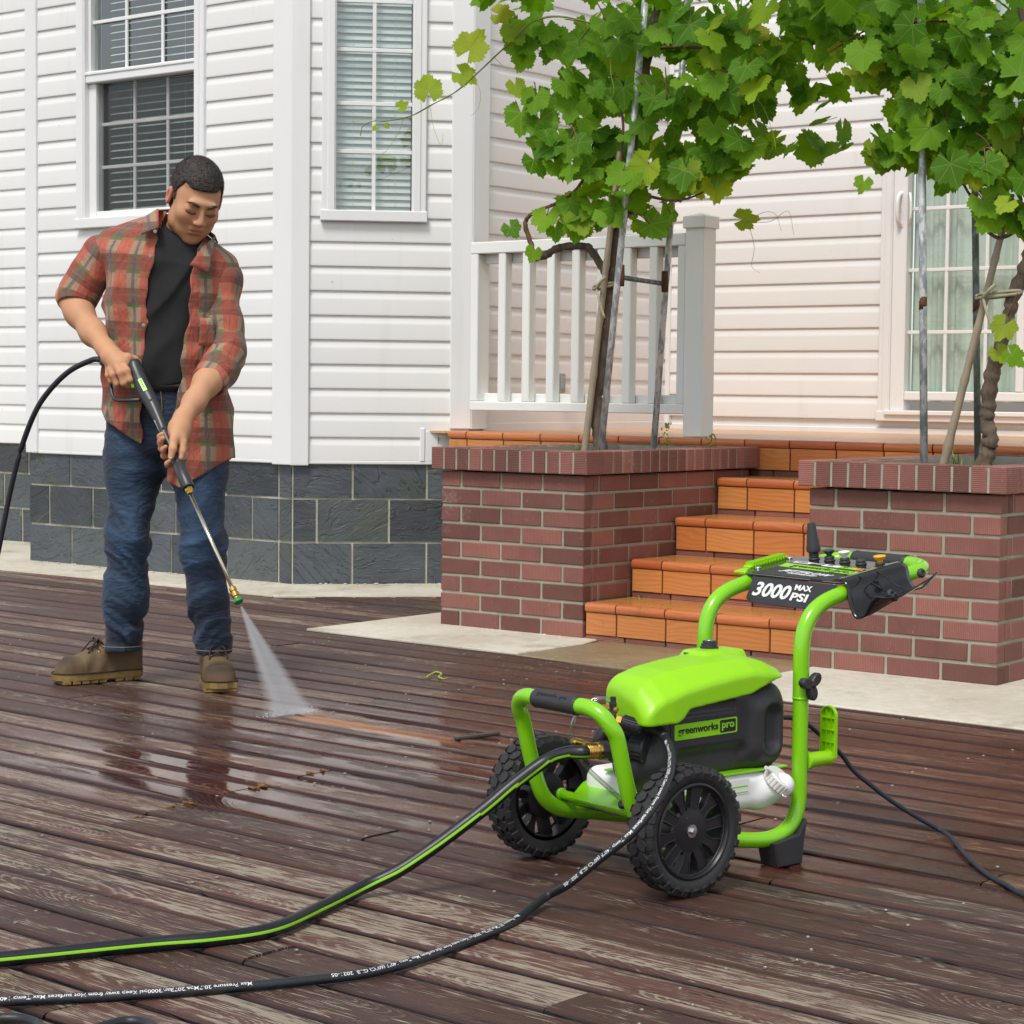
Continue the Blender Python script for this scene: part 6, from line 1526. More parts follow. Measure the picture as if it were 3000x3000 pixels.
# his right hand closes on the pistol grip; back of the hand to the camera
def armR(P):
    d = chain(P, [(-.325, .045, 1.235), (-.285, .0, 1.180), (-.229, -.062, 1.116), (-.178, -.128, 1.068)], [.046, .042, .037, .0275], .03)
    d = smin(d, chain(P, [(-.176, -.13, 1.066), (-.150, -.165, 1.040), (-.122, -.190, 1.012)], [.028, .030, .027], .02), .02)
    d = smin(d, sd_ell(P, (-.122, -.185, 1.018), (.034, .024, .030)), .016)
    d = smin(d, chain(P, [(-.148, -.200, 1.000), (-.140, -.208, .985), (-.128, -.205, .958), (-.116, -.188, .952)], [.0105, .0105, .0098, .0088]), .008)
    d = smin(d, chain(P, [(-.122, -.214, 1.004), (-.114, -.224, .991), (-.104, -.222, .960), (-.092, -.204, .951)], [.0112, .0112, .0100, .0088]), .008)
    d = smin(d, chain(P, [(-.102, -.214, 1.010), (-.093, -.222, .998), (-.0845, -.224, .970), (-.078, -.212, .960)], [.0105, .0105, .0095, .0085]), .006)
    d = smin(d, chain(P, [(-.160, -.178, 1.004), (-.158, -.186, .984), (-.150, -.184, .966), (-.138, -.172, .962)], [.0095, .0092, .0085, .0078]), .008)
    d = smin(d, chain(P, [(-.120, -.172, 1.038), (-.098, -.180, 1.040), (-.080, -.165, 1.034), (-.070, -.150, 1.026)], [.0135, .0125, .0115, .0095]), .012)
    d = smin(d, sd_ell(P, (-.1125, -.2245, .9935), (.0105, .008, .010)), .006)
    d = smin(d, sd_ell(P, (-.1385, -.2075, .9875), (.010, .0075, .009)), .006)
    return d
# his left hand carries the lance from below: thumb along the front, fingertips round on the far side
def armL(P):
    d = chain(P, [(.205, -.075, 1.04), (.175, -.130, .995), (.146, -.182, .965), (.115, -.238, .905), (.088, -.286, .855)], [.046, .043, .039, .031, .0255], .03)
    d = smin(d, chain(P, [(.088, -.286, .855), (.083, -.318, .825), (.085, -.345, .795)], [.027, .031, .026], .02), .02)
    d = smin(d, sd_ell(P, (.083, -.325, .812), (.026, .026, .034)), .014)
    d = smin(d, chain(P, [(.075, -.345, .815), (.076, -.378, .790), (.0755, -.396, .765), (.0715, -.402, .742)], [.0145, .0130, .0115, .0098]), .010)
    d = smin(d, chain(P, [(.094, -.345, .800), (.100, -.360, .782), (.1015, -.376, .757), (.098, -.384, .738)], [.0120, .0112, .0100, .0085]), .008)
    for i, (zt, zb, x0) in enumerate(((.803, .790, .031), (.790, .772, .034), (.764, .750, .042), (.722, .724, .055))):
        g = (0.86-zt)
        d = smin(d, chain(P, [(.083, -.318, zb+.012), (.062+.10*g, -.306-.25*g, zb-.006), (x0-.002, -.330-.12*g, zb-.008), (x0, -.352-.09*g, zt-.002), (x0+.008, -.362-.09*g, zt+.006)], [.011, .0098, .0094, .0088, .0072]), .004)
    return d
def skin_mesh():
    Vs, Qs, Cs, n = [], [], [], 0
    for F, lo, hi, res, tf in ((upper_sdf, (-.17, -.24, 1.26), (.24, .14, 1.70), .0029, tone_head), (armR, (-.39, -.26, .92), (-.04, .11, 1.30), .0027, None), (armL, (.0, -.43, .69), (.27, 0, 1.10), .0027, None)):
        V, Q = surf_nets(F, lo, hi, res)
        S = np.zeros_like(V); N = np.zeros(len(V))
        for a, b in ((0, 1), (1, 2), (2, 3), (3, 0)):
            np.add.at(S, Q[:, a], V[Q[:, b]]); np.add.at(S, Q[:, b], V[Q[:, a]]); np.add.at(N, Q[:, a], 1); np.add.at(N, Q[:, b], 1)
        V = V*.6+.4*S/np.maximum(N, 1)[:, None]
        if tf: C_c = tf(V)
        else:
            C_c = np.zeros((len(V), 4), np.float32); C_c[:, 3] = 1; P = V.astype(np.float32)
            for kn in ((-.1125, -.2245, .9935), (-.1385, -.2075, .9875), (-.093, -.222, .998), (.0715, -.402, .742), (.1015, -.376, .757), (.036, -.362, .800), (.040, -.365, .788), (.048, -.365, .765), (.060, -.365, .727)):
                C_c[:, 0] = np.maximum(C_c[:, 0], .42*np.exp(-(np.linalg.norm(P-np.array(kn, np.float32), axis=1)/.013)**2))
        Vs.append(V); Qs.append(Q+n); Cs.append(C_c); n += len(V)
    return link('body', np_mesh('body', np.concatenate(Vs), np.concatenate(Qs), M_skin, True, np.concatenate(Cs)), man)
skin_mesh()
# thumb nail
m = MB(); m.smooth = True; m.lathe([(.0005, .0), (.0055, .0003), (.0062, -.001)], 12, TR(.0712, -.4108, .7415) @ RX(radians(68)) @ Matrix.Diagonal((.9, 1.15, 1, 1))); m.obj('thumb_nail', simple('nail', (.66, .42, .33), .3), man)
# ---------------- hair, brows
def hair_sdf(P):
    q = hd(P)
    d = sd_ell(q, (0, .020, .040), (.0795, .1000, .0895))
    hl = np.interp(q[:, 1], [-.09, -.06, -.03, -.005, .03, .06, .10], [.070, .066, .062, .012, -.020, -.045, -.055])       # hairline height along the head
    hl = hl+np.where(q[:, 1] < -.03, .020*np.clip((np.abs(q[:, 0])-.040)/.03, 0, 1)*sst(q[:, 1], -.085, -.05), 0)
    d = smax(d, (hl-q[:, 2])*.8, .005)
    d = smin(d, smax(sd_ell(q, (0, .028, -.02), (.0765, .080, .055)), np.maximum(.012-q[:, 1], q[:, 2]-.03), .004), .01)
    for s in (-1, 1): d = smin(d, sd_ell(q, (s*.0655, -.012, .012), (.0085, .010, .018)), .006)
    d = smax(d, -sd_ell(q, (0, -.030, -.065), (.073, .090, .075)), .004)
    return d + .0016*fbm(P, 900, 3, 2)
sculpt('hair', hair_sdf, (-.02, -.22, 1.42), (.23, .08, 1.69), .0026, M_hair, man, relax=0)
hs_ = MB(); rr = random.Random(2); RHm = Matrix([[float(x) for x in r_] for r_ in RH])
for k in range(15000):           # short bristles that break up the outline
    a = rr.uniform(0, 2*pi); zc = rr.uniform(-.55, 1.0); e = math.sqrt(max(0, 1-zc*zc))
    nrm = Vector((e*cos(a), e*sin(a), zc)); p0 = Vector((nrm.x*.078, .020+nrm.y*.098, .040+nrm.z*.087))
    if (p0.y < -.02 and p0.z < .064) or (p0.y < .03 and p0.z < .012) or p0.z < -.03: continue
    dr = (nrm+Vector((rr.gauss(0, .25), -.35+rr.gauss(0, .25), .25))).normalized(); L = rr.uniform(.004, .009)*(.6+.4*nrm.z); s_ = dr.orthogonal().normalized()*.00050
    w0 = Vector(HC)
    f = lambda v: tuple(w0 + RHm @ v)
    b0 = len(hs_.v); hs_.v += [f(p0-s_), f(p0+s_), f(p0+dr*L)]; hs_.face((b0, b0+1, b0+2))
hs_.obj('hair_bristles', M_hair, man)['kind'] = 'stuff'
for s in (-1, 1):
    m = MB(); m.smooth = True; pts = [Vector((s*.0145, -.0955, .0255)), Vector((s*.026, -.0955, .0315)), Vector((s*.038, -.0895, .0330)), Vector((s*.050, -.0775, .0275))]
    P = [Vector(HC)+RHm @ p for p in spline(pts, 5)]; n = len(P); m.tube(P, [.0022+.0030*sin(pi*min(1, .15+i/n)) for i in range(n)], 8); m.obj('eyebrow', M_hair, man)
    m = MB(); m.smooth = True; pts = [Vector((s*(.0315-.0155), -.0905, -.0008)), Vector((s*.0235, -.0938, -.0032)), Vector((s*.0335, -.0940, -.0036)), Vector((s*.0425, -.0905, -.0012)), Vector((s*.0480, -.0845, .0022))]
    P = [Vector(HC)+RHm @ p for p in spline(pts, 5)]; n = len(P); m.tube(P, [.0006+.0007*sin(pi*i/(n-1)) for i in range(n)], 6); m.obj('eyelashes', M_hair, man)

# ---------------- clothes
def loft(P, tab, tilt=0.0, pw_=2.4):
    x, y, z = P[:, 0], P[:, 1], P[:, 2]; z = z+tilt*x*sst(z, 1.05, 1.38)
    T = np.array(tab, np.float32); zz = T[:, 0]
    cx, cy, rx, ry = (np.interp(z, zz, T[:, i]) for i in (1, 2, 3, 4))
    n = (np.abs((x-cx)/rx)**pw_+np.abs((y-cy)/ry)**pw_)**(1/pw_)
    return (n-1)*np.minimum(rx, ry), z
SH = [(.60, .0, .012, .208, .140), (.80, -.004, .012, .205, .136), (.92, -.010, .008, .200, .130), (1.02, -.012, .004, .190, .126), (1.12, -.012, .0, .192, .128), (1.25, -.010, -.004, .198, .132), (1.34, -.008, -.006, .196, .122), (1.40, -.004, -.002, .170, .100), (1.445, .004, .006, .115, .072), (1.475, .010, .012, .075, .055), (1.50, .012, .014, .06, .05)]
def folds(P, amp, seed):
    Q = P*np.array([1, 1, .38], np.float32); Q2 = P @ np.array([[.8, 0, .6], [0, 1, 0], [-.6, 0, .8]], np.float32)*np.array([1, 1, .4], np.float32)
    r = 1-np.abs(fbm(Q2, 30, seed+2, 2))*1.7
    return amp*(fbm(Q, 22, seed, 3)+.6*fbm(Q2, 34, seed+1, 2)-1.1*np.clip(r, -.2, 1)+.5)
def shirt_sdf(P):
    d, ze = loft(P, SH, .20); x, y, z = P[:, 0], P[:, 1], P[:, 2]
    d = d+folds(P, .0075, 5)*sst(1.42-z, 0, .15)
    d = smin(d, sd_cap(P, (-.09, .01, 1.415), (-.180, .015, 1.388), .050, .056), .05); d = smin(d, sd_cap(P, (.09, .0, 1.365), (.165, -.012, 1.322), .050, .055), .05)
    d = smax(d, -(d+.0065), .002)
    hem = np.where(x < -.02, np.interp(x, [-.24, -.155, -.10, -.068, -.02], [.862, .822, .786, .768, .78]), np.interp(x, [0, .02, .05, .12, .20], [.66, .650, .634, .674, .726])); hem = np.where(y > 0.03, .74, hem)
    d = smax(d, hem-z, .003); d = smax(d, z-1.50, .003)
    xl = np.interp(z, [.6, .77, 1.0, 1.07, 1.22, 1.34, 1.44, 1.5], [-.075, -.071, -.062, -.056, -.048, -.033, -.010, -.005]); xr = np.interp(z, [.6, .70, .894, 1.025, 1.135, 1.243, 1.328, 1.40, 1.5], [.012, .018, .040, .056, .071, .088, .087, .108, .125])
    wob = .004*np.sin(z*34)+.003*np.sin(z*71+1)
    gap = np.maximum(np.maximum(xl+wob-x, x-xr-wob), y-.0)
    d = smax(d, -gap, .003)
    d = smax(d, -sd_cap(P, (.060, -.07, 1.50), (.045, -.02, 1.41), .066), .004)
    return d
def plaid_torso(V):
    c = np.zeros((len(V), 4), np.float32); c[:, 0] = .20*np.arctan2(V[:, 0]-.0, -(V[:, 1]-.02))*1.05+5 + .03*(V[:, 2]-1.1)*np.sign(V[:, 0]); c[:, 1] = V[:, 2]+.06*V[:, 0]+5; c[:, 3] = 1; return c
sh = sculpt('shirt', shirt_sdf, (-.29, -.19, .61), (.28, .19, 1.53), .0038, M_plaid, man, relax=1, colors=plaid_torso)
def sleeve(name, pts, rs, seed, lo, hi, cuff):
    pts = [np.array(p, np.float32) for p in pts]; L = np.cumsum([0]+[np.linalg.norm(b-a) for a, b in zip(pts[:-1], pts[1:])])
    ax = pts[-1]-pts[-2]; ax /= np.linalg.norm(ax)
    def F(P):
        d = chain(P, pts, rs, .035); t_ = (P-pts[-1]) @ ax
        d = d+folds(P, .0085, seed)*sst(-t_, .03, .10)
        dc = sd_cap(P, pts[-1]-ax*.060, pts[-1]+ax*.02, rs[-1]+.0060, rs[-1]+.0070)+folds(P, .0018, seed+4); dc = smax(dc, np.maximum(-t_-.062, t_-.002), .006)
        d = smin(smax(d, t_-.0, .004), dc, .004)
        inner = chain(P, pts+[pts[-1]+ax*.03], [r-.009 for r in rs]+[rs[-1]-.006], .03)
        return smax(d, -np.maximum(inner, -.045-t_), .003)
    def col(V):
        P = V.astype(np.float32); c = np.zeros((len(V), 4), np.float32); best = np.full(len(V), 9., np.float32)
        for i, (a, b) in enumerate(zip(pts[:-1], pts[1:])):
            ab = b-a; t_ = np.clip(((P-a) @ ab)/(ab @ ab), 0, 1); q = P-(a+t_[:, None]*ab); dd = np.linalg.norm(q, axis=1); m = dd < best; best = np.where(m, dd, best)
            e = np.cross(ab, [0, 1, 0]); e /= np.linalg.norm(e); f = np.cross(e, ab); f /= np.linalg.norm(f)
            an = np.arctan2(q @ e.astype(np.float32), -(q @ f.astype(np.float32))); c[:, 0] = np.where(m, an*.062+5, c[:, 0]); c[:, 1] = np.where(m, L[i]+t_*np.linalg.norm(ab)+5.03, c[:, 1])
        c[:, 3] = 1; return c
    return sculpt(name, F, lo, hi, .0036, M_plaid, sh, relax=1, colors=col)
sleeve('sleeve', [(-.150, .015, 1.385), (-.205, .020, 1.365), (-.255, .035, 1.300), (-.298, .040, 1.235), (-.301, .022, 1.203)], [.055, .057, .058, .057, .052], 11, (-.41, -.10, 1.13), (-.08, .13, 1.47), .0)
sleeve('sleeve', [(.140, -.005, 1.320), (.172, -.016, 1.285), (.184, -.045, 1.170), (.188, -.075, 1.060), (.170, -.120, 1.00), (.148, -.160, .965)], [.050, .053, .054, .055, .054, .050], 17, (.05, -.26, .88), (.32, .10, 1.40), .0)
# collar flaps, placket edges, pocket, buttons
def flap(name, quad, mat, th=.004, n=6, bulge=.006, uvo=0.0):
    a, b, c, d = [Vector(q) for q in quad]; nrm = (b-a).cross(d-a).normalized()
    if nrm.y > 0: nrm = -nrm
    m = MB(); m.smooth = True; m.grid(lambda i, j: a.lerp(b, i).lerp(d.lerp(c, i), j)+nrm*bulge*sin(pi*i)*sin(pi*j), n, n); me = m.mesh(name, mat)
    at = me.color_attributes.new('tone', 'FLOAT_COLOR', 'POINT')
    for k, v in enumerate(me.vertices): at.data[k].color = (v.co.x*1.0+v.co.z*.35+5+uvo, v.co.z+5, 0, 1)
    o = link(name, me, sh); md = o.modifiers.new('cloth', 'SOLIDIFY'); md.thickness = th; md.offset = 1; return o
flap('collar', [(-.022, -.075, 1.502), (-.062, -.062, 1.480), (-.064, -.132, 1.418), (-.010, -.142, 1.440)], M_plaid); flap('collar', [(-.022, -.075, 1.502), (-.060, -.058, 1.482), (-.03, .06, 1.50), (.0, .05, 1.515)], M_plaid)
flap('collar', [(.152, -.075, 1.420), (.122, -.128, 1.382), (.087, -.152, 1.326), (.147, -.142, 1.302)], M_plaid, uvo=.04); flap('collar', [(.150, -.07, 1.424), (.158, -.05, 1.40), (.10, .06, 1.45), (.08, .05, 1.475)], M_plaid)
flap('pocket', [(.117, -.132, 1.166), (.158, -.118, 1.163), (.162, -.112, 1.082), (.112, -.128, 1.078)], M_plaid, .003, bulge=.004)
M_btn = simple('grey_button', (.22, .25, .25), .3)
for q in ((-.036, -.1405, 1.352), (-.020, -.147, 1.428), (-.058, -.134, 1.14)):
    m = MB(); m.smooth = True; m.lathe([(.0055, 0), (.0058, .002), (.0042, .0026), (.001, .002)], 14, TR(*q) @ RX(pi/2)); m.obj('button', M_btn, sh)
TE = [(.90, -.008, .0, .160, .104), (.97, -.010, .0, .158, .108), (1.10, -.010, -.002, .165, .112), (1.25, -.008, -.006, .170, .117), (1.34, -.002, -.010, .155, .110), (1.40, .012, -.012, .105, .090), (1.435, .028, -.015, .076, .074), (1.46, .036, -.016, .070, .066), (1.5, .04, -.016, .065, .06)]
def tee_sdf(P):
    d, ze = loft(P, TE, .12); d = d+folds(P, .0075, 31)*sst(1.40-P[:, 2], 0, .12)
    d = smax(d, .950+.010*np.sin(P[:, 0]*20)-P[:, 2], .008); d = smax(d, P[:, 2]-(1.452-.25*(P[:, 0]-.04)-.45*np.maximum(0, -P[:, 1]-.02)), .004)
    return d
sculpt('t_shirt', tee_sdf, (-.19, -.15, .93), (.19, .13, 1.50), .0045, M_tee, man)
def crease(P, i):
    """denim folds: broad hollows plus sharp ridges gathered at the knee, the hem and the hip"""
    x, y, z = P[:, 0], P[:, 1], P[:, 2]; ang = np.arctan2(x-(-.13, .125)[i], -(y+.02))
    Q = np.stack([np.sin(ang)*.07, np.cos(ang)*.07, z*1.0], -1).astype(np.float32); Q = Q @ np.array([[1, 0, (.55, -.5)[i]], [0, 1, .2], [0, 0, 1]], np.float32)
    Q[:, 2] += .016*np.sin(ang*2+z*14+i); k = np.array([.30, .30, 1.0], np.float32)
    r1 = 1-np.abs(fbm(Q*k, 44, 50+i, 2))*1.6; r2 = 1-np.abs(fbm(Q*k, 74, 60+i, 2))*1.6
    env = .25+.9*np.exp(-((z-.45)/.11)**2)+1.0*np.exp(-((z-.165)/.075)**2)+.55*np.exp(-((z-.80)/.09)**2)
    return -(.0078*np.clip(r1, -.3, 1)+.0042*np.clip(r2, -.3, 1))*env+.0048*env+.004*fbm(P, 18, 40+i, 2)
def jeans_sdf(P):
    x, y, z = P[:, 0], P[:, 1], P[:, 2]
    J = [(.70, -.012, .020, .180, .115), (.80, -.012, .020, .182, .118), (.88, -.010, .014, .176, .114), (.97, -.010, .004, .162, .106), (1.0, -.010, .004, .160, .104)]
    d, _ = loft(P, J, 0, 2.2); d = smax(d, np.maximum(z-.985, .74-z), .03)
    R = chain(P, [(-.098, .022, .84), (-.112, .012, .70), (-.128, -.018, .475), (-.140, .010, .28), (-.154, .042, .125)], [.096, .092, .0655, .0655, .0645], .04)
    L = chain(P, [(.080, .015, .84), (.094, .002, .70), (.120, -.078, .455), (.130, -.045, .28), (.145, -.010, .120)], [.096, .090, .0655, .0620, .0585], .04)
    pass
    for i, D in enumerate((R, L)):
        D += crease(P, i)
    d = smin(d, R, .035); d = smin(d, L, .035)
    d = smax(d, np.where(x < 0, .102, .100)+.012*np.maximum(0, y)-z, .003)
    return d
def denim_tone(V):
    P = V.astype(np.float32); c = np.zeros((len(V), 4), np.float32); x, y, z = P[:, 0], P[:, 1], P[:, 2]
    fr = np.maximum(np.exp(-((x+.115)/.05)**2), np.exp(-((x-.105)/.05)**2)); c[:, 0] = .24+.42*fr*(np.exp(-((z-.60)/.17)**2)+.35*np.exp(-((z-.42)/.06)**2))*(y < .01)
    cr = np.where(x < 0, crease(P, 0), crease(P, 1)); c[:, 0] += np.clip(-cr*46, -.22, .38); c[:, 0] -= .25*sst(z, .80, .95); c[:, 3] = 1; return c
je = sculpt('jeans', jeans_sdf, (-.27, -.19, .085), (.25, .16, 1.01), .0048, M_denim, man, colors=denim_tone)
m = MB(); m.smooth = True; m.grid(lambda i, j: (-.010+.1625*cos(2*pi*i), .003+.1055*sin(2*pi*i), .936+.034*j), 48, 1, close=True); bo = m.obj('belt', M_belt, man); md = bo.modifiers.new('t', 'SOLIDIFY'); md.thickness = .005; md.offset = 1
def ringstitch(cx, cy, rx, ry, z):
    m = MB(); P = [Vector((cx+rx*cos(2*pi*k/40), cy+ry*sin(2*pi*k/40), z+.012*max(0, cy+ry*sin(2*pi*k/40)))) for k in range(41)]; m.tube(P, .0010, 4, cap=False); m.obj('hem_stitch', M_stitch, je)
ringstitch(-.1545, .042, .0690, .0690, .121); ringstitch(.1450, -.010, .0630, .0630, .118)
m = MB(); P = spline([(-.012, -.1035, .955), (-.006, -.1085, .90), (-.004, -.106, .84), (.0, -.090, .79)], 6); m.tube(P, .0011, 4); m.obj('fly_stitch', M_stitch, je)
# ---------------- boots
def boot(name, toe, heel, ank, label):
    toe, heel = Vector((*toe, 0)), Vector((*heel, 0)); f = (toe-heel).normalized(); L = (toe-heel).length; ang = math.atan2(f.y, f.x)
    b = bpy.data.objects.new(name, None); COL.objects.link(b); b.parent = man; b.location = heel; b.rotation_euler = (0, 0, ang)
    def wd(x): return np.interp(x, [0, .03, .08, .14, .20, .25, L], [.034, .039, .036, .043, .050, .047, .030])
    def up(P):
        x, y, z = P[:, 0], P[:, 1], P[:, 2]
        top = np.interp(x, [-.01, .02, .07, .115, .16, .20, .25, L-.004, L+.01], [.150, .158, .160, .136, .106, .092, .084, .060, .03])
        w_ = wd(x)*np.where(z < .07, 1, np.clip(1-.0*(z-.07), .5, 1)); w_ = w_*(1-.28*sst(z, .05, .11)*sst(x, .10, .2)); w_ = np.maximum(w_*(1-.12*sst(z, .09, .15)), .01)
        d = smax(np.abs(y)-w_, z-top, .028); d = smax(d, np.maximum(-x-.0, x-L+.004), .020); d = smax(d, .022-z, .004)
        wr = .0022*np.sin((x+z*.6)*95)*np.exp(-((x-.165)/.045)**2); seam = .0022*np.exp(-((x-.205-.35*np.maximum(0, .0)-(.02-np.abs(y)*.3))/.004)**2)
        return d+wr+seam*.6+.0012*fbm(P, 60, 3, 2)
    def tn(V):
        c = np.zeros((len(V), 4), np.float32); c[:, 0] = np.clip(sst(V[:, 0], L-.085, L-.03)*sst(V[:, 2], .045, .075)*.95+.5*sst(V[:, 2], .034, .024), 0, 1); c[:, 3] = 1; return c
    sculpt('upper', up, (-.03, -.07, .01), (L+.03, .07, .18), .0034, M_boot, b, colors=tn)
    s = MB(); out = [];
    xs = [0, .012, .04, .08, .12, .16, .20, .235, .26, L-.008, L+.006]; ws = [.022, .036, .0415, .0385, .042, .049, .0535, .0535, .049, .036, .016]
    pol = [(x, -w_) for x, w_ in zip(xs, ws)]+[(x, w_) for x, w_ in zip(xs[::-1], ws[::-1])]
    s.prism(pol, .010, .033, bevel=.003)
    for k in range(9):
        x = .012+k*(L-.02)/9
        if .088 < x < .118: continue
        w_ = float(np.interp(x, xs, ws)); s.box((x, -w_*.98, 0), (x+.0255, w_*.98, .012), .002)
    s.obj('sole', M_sole, b)
    w2 = MB(); w2.smooth = True; w2.tube([Vector((x, y*1.01, .0345)) for x, y in pol]+[Vector((pol[0][0], pol[0][1], .0345))], .0022, 6); w2.obj('welt', M_lace, b)
    la = MB(); la.smooth = True
    tops = [(.138, .128), (.155, .114), (.172, .104)]
    for k, (x, z) in enumerate(tops):
        la.tube(spline([(x-.004, -.030, z-.016), (x, -.016, z+.001), (x+.004, 0, z+.006), (x+.002, .016, z+.001), (x-.004, .030, z-.016)], 5), .0026, 6)
        if k < 2: la.tube(spline([(x, -.018, z), (x+.009, 0, z-.002), (tops[k+1][0], .018, tops[k+1][1])], 4), .0024, 6); la.tube(spline([(x, .018, z), (x+.009, 0, z), (tops[k+1][0], -.018, tops[k+1][1])], 4), .0024, 6)
    for s_ in (-1, 1): la.tube(spline([(.146, 0, .128), (.160, s_*.018, .130), (.176, s_*.026, .112), (.190, s_*.028, .096)], 5), .0024, 6); la.tube(spline([(.146, 0, .128), (.152, s_*.022, .140), (.146, s_*.036, .128), (.145, s_*.012, .127)], 5), .0024, 6)
    la.obj('laces', M_lace, b)
    for x, z in tops:
        for s_ in (-1, 1):
            e = MB(); e.smooth = True; e.lathe([(.0022, .0), (.0048, .0008), (.0046, .0024), (.0024, .0026)], 12, TR(x-.004, s_*.030, z-.014) @ RX(-s_*.9)); e.obj('eyelet', M_brass, b)
boot('boot', (-.362, -.018), (-.118, .140), None, ''); boot('boot', (.192, -.168), (.118, .088), None, '')

# ---------------- spray gun with lance (held, so a thing of its own)
GB = Vector((-.058, -.205, .968)); gun = empty('spray_gun', PR+GB, 0, 'black pressure-washer spray gun with green trigger, brass-fitted lance and green nozzle', 'spray gun')
def GP(*q): return Vector(q)-GB
gpts = [(-.085, -.178, 1.030), (-.080, -.182, 1.020), (-.072, -.192, 1.000), (-.055, -.208, .966), (-.034, -.228, .932), (-.016, -.246, .905), (.004, -.269, .871), (.022, -.292, .838), (.036, -.311, .811), (.055, -.336, .778), (.072, -.357, .749), (.084, -.373, .730)]
m = MB(); m.smooth = True; m.tube([GP(*q) for q in spline(gpts, 3)], [float(np.interp(i, [0, 1, 3, 7, 14, 17, 20, 25, 33], [.010, .0165, .0215, .0245, .0235, .0200, .0165, .0150, .0150])) for i in range(34)], 20); m.obj('gun_body', M_gunb, gun)
ha, hb = GP(-.080, -.190, .996), GP(-.186, -.130, 1.026)
m = MB(); m.smooth = True; m.tube([ha, ha.lerp(hb, .5), hb], [.0165, .0155, .0140], 16); m.obj('pistol_grip', M_gunb, gun)
m = MB(); m.smooth = True; m.tube(spline([GP(-.050, -.232, .910), GP(-.085, -.228, .908), GP(-.128, -.203, .908), GP(-.146, -.185, .925), GP(-.156, -.163, .965), GP(-.168, -.148, 1.005)], 5), .0058, 10); m.obj('hand_guard', M_gunb, gun)
m = MB(); m.box((-.006, -.006, -.016), (.006, .006, .016), .003, TR(*GP(-.079, -.216, .960)) @ RY(-.35)); m.obj('trigger', M_gplas, gun)
gd = (GP(.0, -.265, .877)-GP(-.055, -.208, .966)).normalized(); cdir = Vector((.16, -.93, .10)); gn = (cdir-gd*cdir.dot(gd)).normalized(); gs = gn.cross(gd); Mg = Matrix(((-gd.x, gs.x, gn.x, 0), (-gd.y, gs.y, gn.y, 0), (-gd.z, gs.z, gn.z, 0), (0, 0, 0, 1)))
lab = TR(*(GP(-.042, -.221, .945)+gn*.0236)) @ Mg
m = MB(); m.prism(rrect(-.026, .022, -.0062, .0062, .002), -.004, .0008, lab); m.obj('gun_label', M_lab, gun)
lettering('gun_lettering', 'greenworks', .0075, M_ink, gun, lab @ TR(.018, .0026, .0010) @ RZ(pi), width=.034)
for q in ((-.074, -.190, 1.004), (-.012, -.250, .898), (.034, -.309, .818)):
    m = MB(); m.smooth = True; m.lathe([(.0042, -.004), (.0042, .001), (.0005, .0012)], 12, TR(*(GP(*q)+gn*float(.0215 if q[2] > .85 else .0142))) @ Mg); m.obj('screw_hole', M_ink, gun)
m = MB(); m.box((-.026, -.004, -.003), (.026, .004, .0015), .001, TR(*(GP(.026, -.296, .830)+gn*.010-gs*.0115)) @ Mg); m.obj('slot', M_ink, gun)
c0, c1 = GP(.084, -.373, .730), GP(.129, -.436, .651)
def gfit(name, a, b, prof, mat, seg=20, sm=35.0): m = MB(); m.smooth = True; m.lathe(prof, seg, axis_to(a, b)); return m.obj(name, mat, gun, smooth=sm)
LC = (c1-c0).length
gfit('lance_collar', c0, c1, [(.0150, 0), (.0185, .004), (.0188, .014), (.0174, .016), (.0174, .018), (.0188, .020), (.0192, LC-.004), (.0175, LC), (.010, LC)], M_gunb, 24)
b0_, b1_ = c1, GP(.137, -.450, .633)
gfit('lance_nut', b0_, b1_, [(.0095, -.002), (.0130, .002), (.0130, .013), (.0105, .017), (.0085, .022)], M_brass, 6, 25.0)
n0, n1 = GP(.282, -.590, .366), GP(.307, -.611, .320)
m = MB(); m.smooth = True; m.tube([b1_, n0], .0058, 14); m.obj('lance', M_gunl, gun)
LN = (n1-n0).length
gfit('nozzle_coupler', n0, n1, [(.0070, -.006), (.0105, -.004), (.0105, .006), (.0088, .008), (.0088, .011), (.0120, .013), (.0120, .024), (.0095, .027), (.0095, .031)], M_brass, 16)
gfit('nozzle_tip', n0, n1, [(.0085, .029), (.0095, .031), (.0150, .038), (.0155, .043), (.0130, .046), (.0035, .046)], simple('nozzle_green', (.010, .24, .055), .35), 10)
# ================================================================== HOSES, CORD, WATER
def sweep(path, r, seg, mats, slot=None, uprep=None):
    """round hose with an upright frame; slot(angle_from_up_towards_camera, i, n) -> material slot"""
    P = [Vector(p) for p in path]; n = len(P); m = MB(); m.smooth = True
    F = []
    for i in range(n):
        T = (P[min(i+1, n-1)]-P[max(i-1, 0)]).normalized(); up = Vector((0, 0, 1)); up = up if abs(T.z) < .93 else Vector((0, -1, 0))
        N = (up-T*up.dot(T)).normalized(); F.append((T, N, T.cross(N)))
    for i in range(n):
        for k in range(seg):
            a = 2*pi*k/seg; T, N, B = F[i]; m.v.append(tuple(P[i]+(N*cos(a)+B*sin(a))*r))
    for i in range(n-1):
        for k in range(seg):
            m.cur = slot((k+.5)/seg*2*pi, i, n) if slot else 0; k2 = (k+1) % seg
            m.face((i*seg+k, i*seg+k2, (i+1)*seg+k2, (i+1)*seg+k))
    m.cur = 0; m.face(list(range(seg))[::-1]); m.face([(n-1)*seg+k for k in range(seg)])
    return m
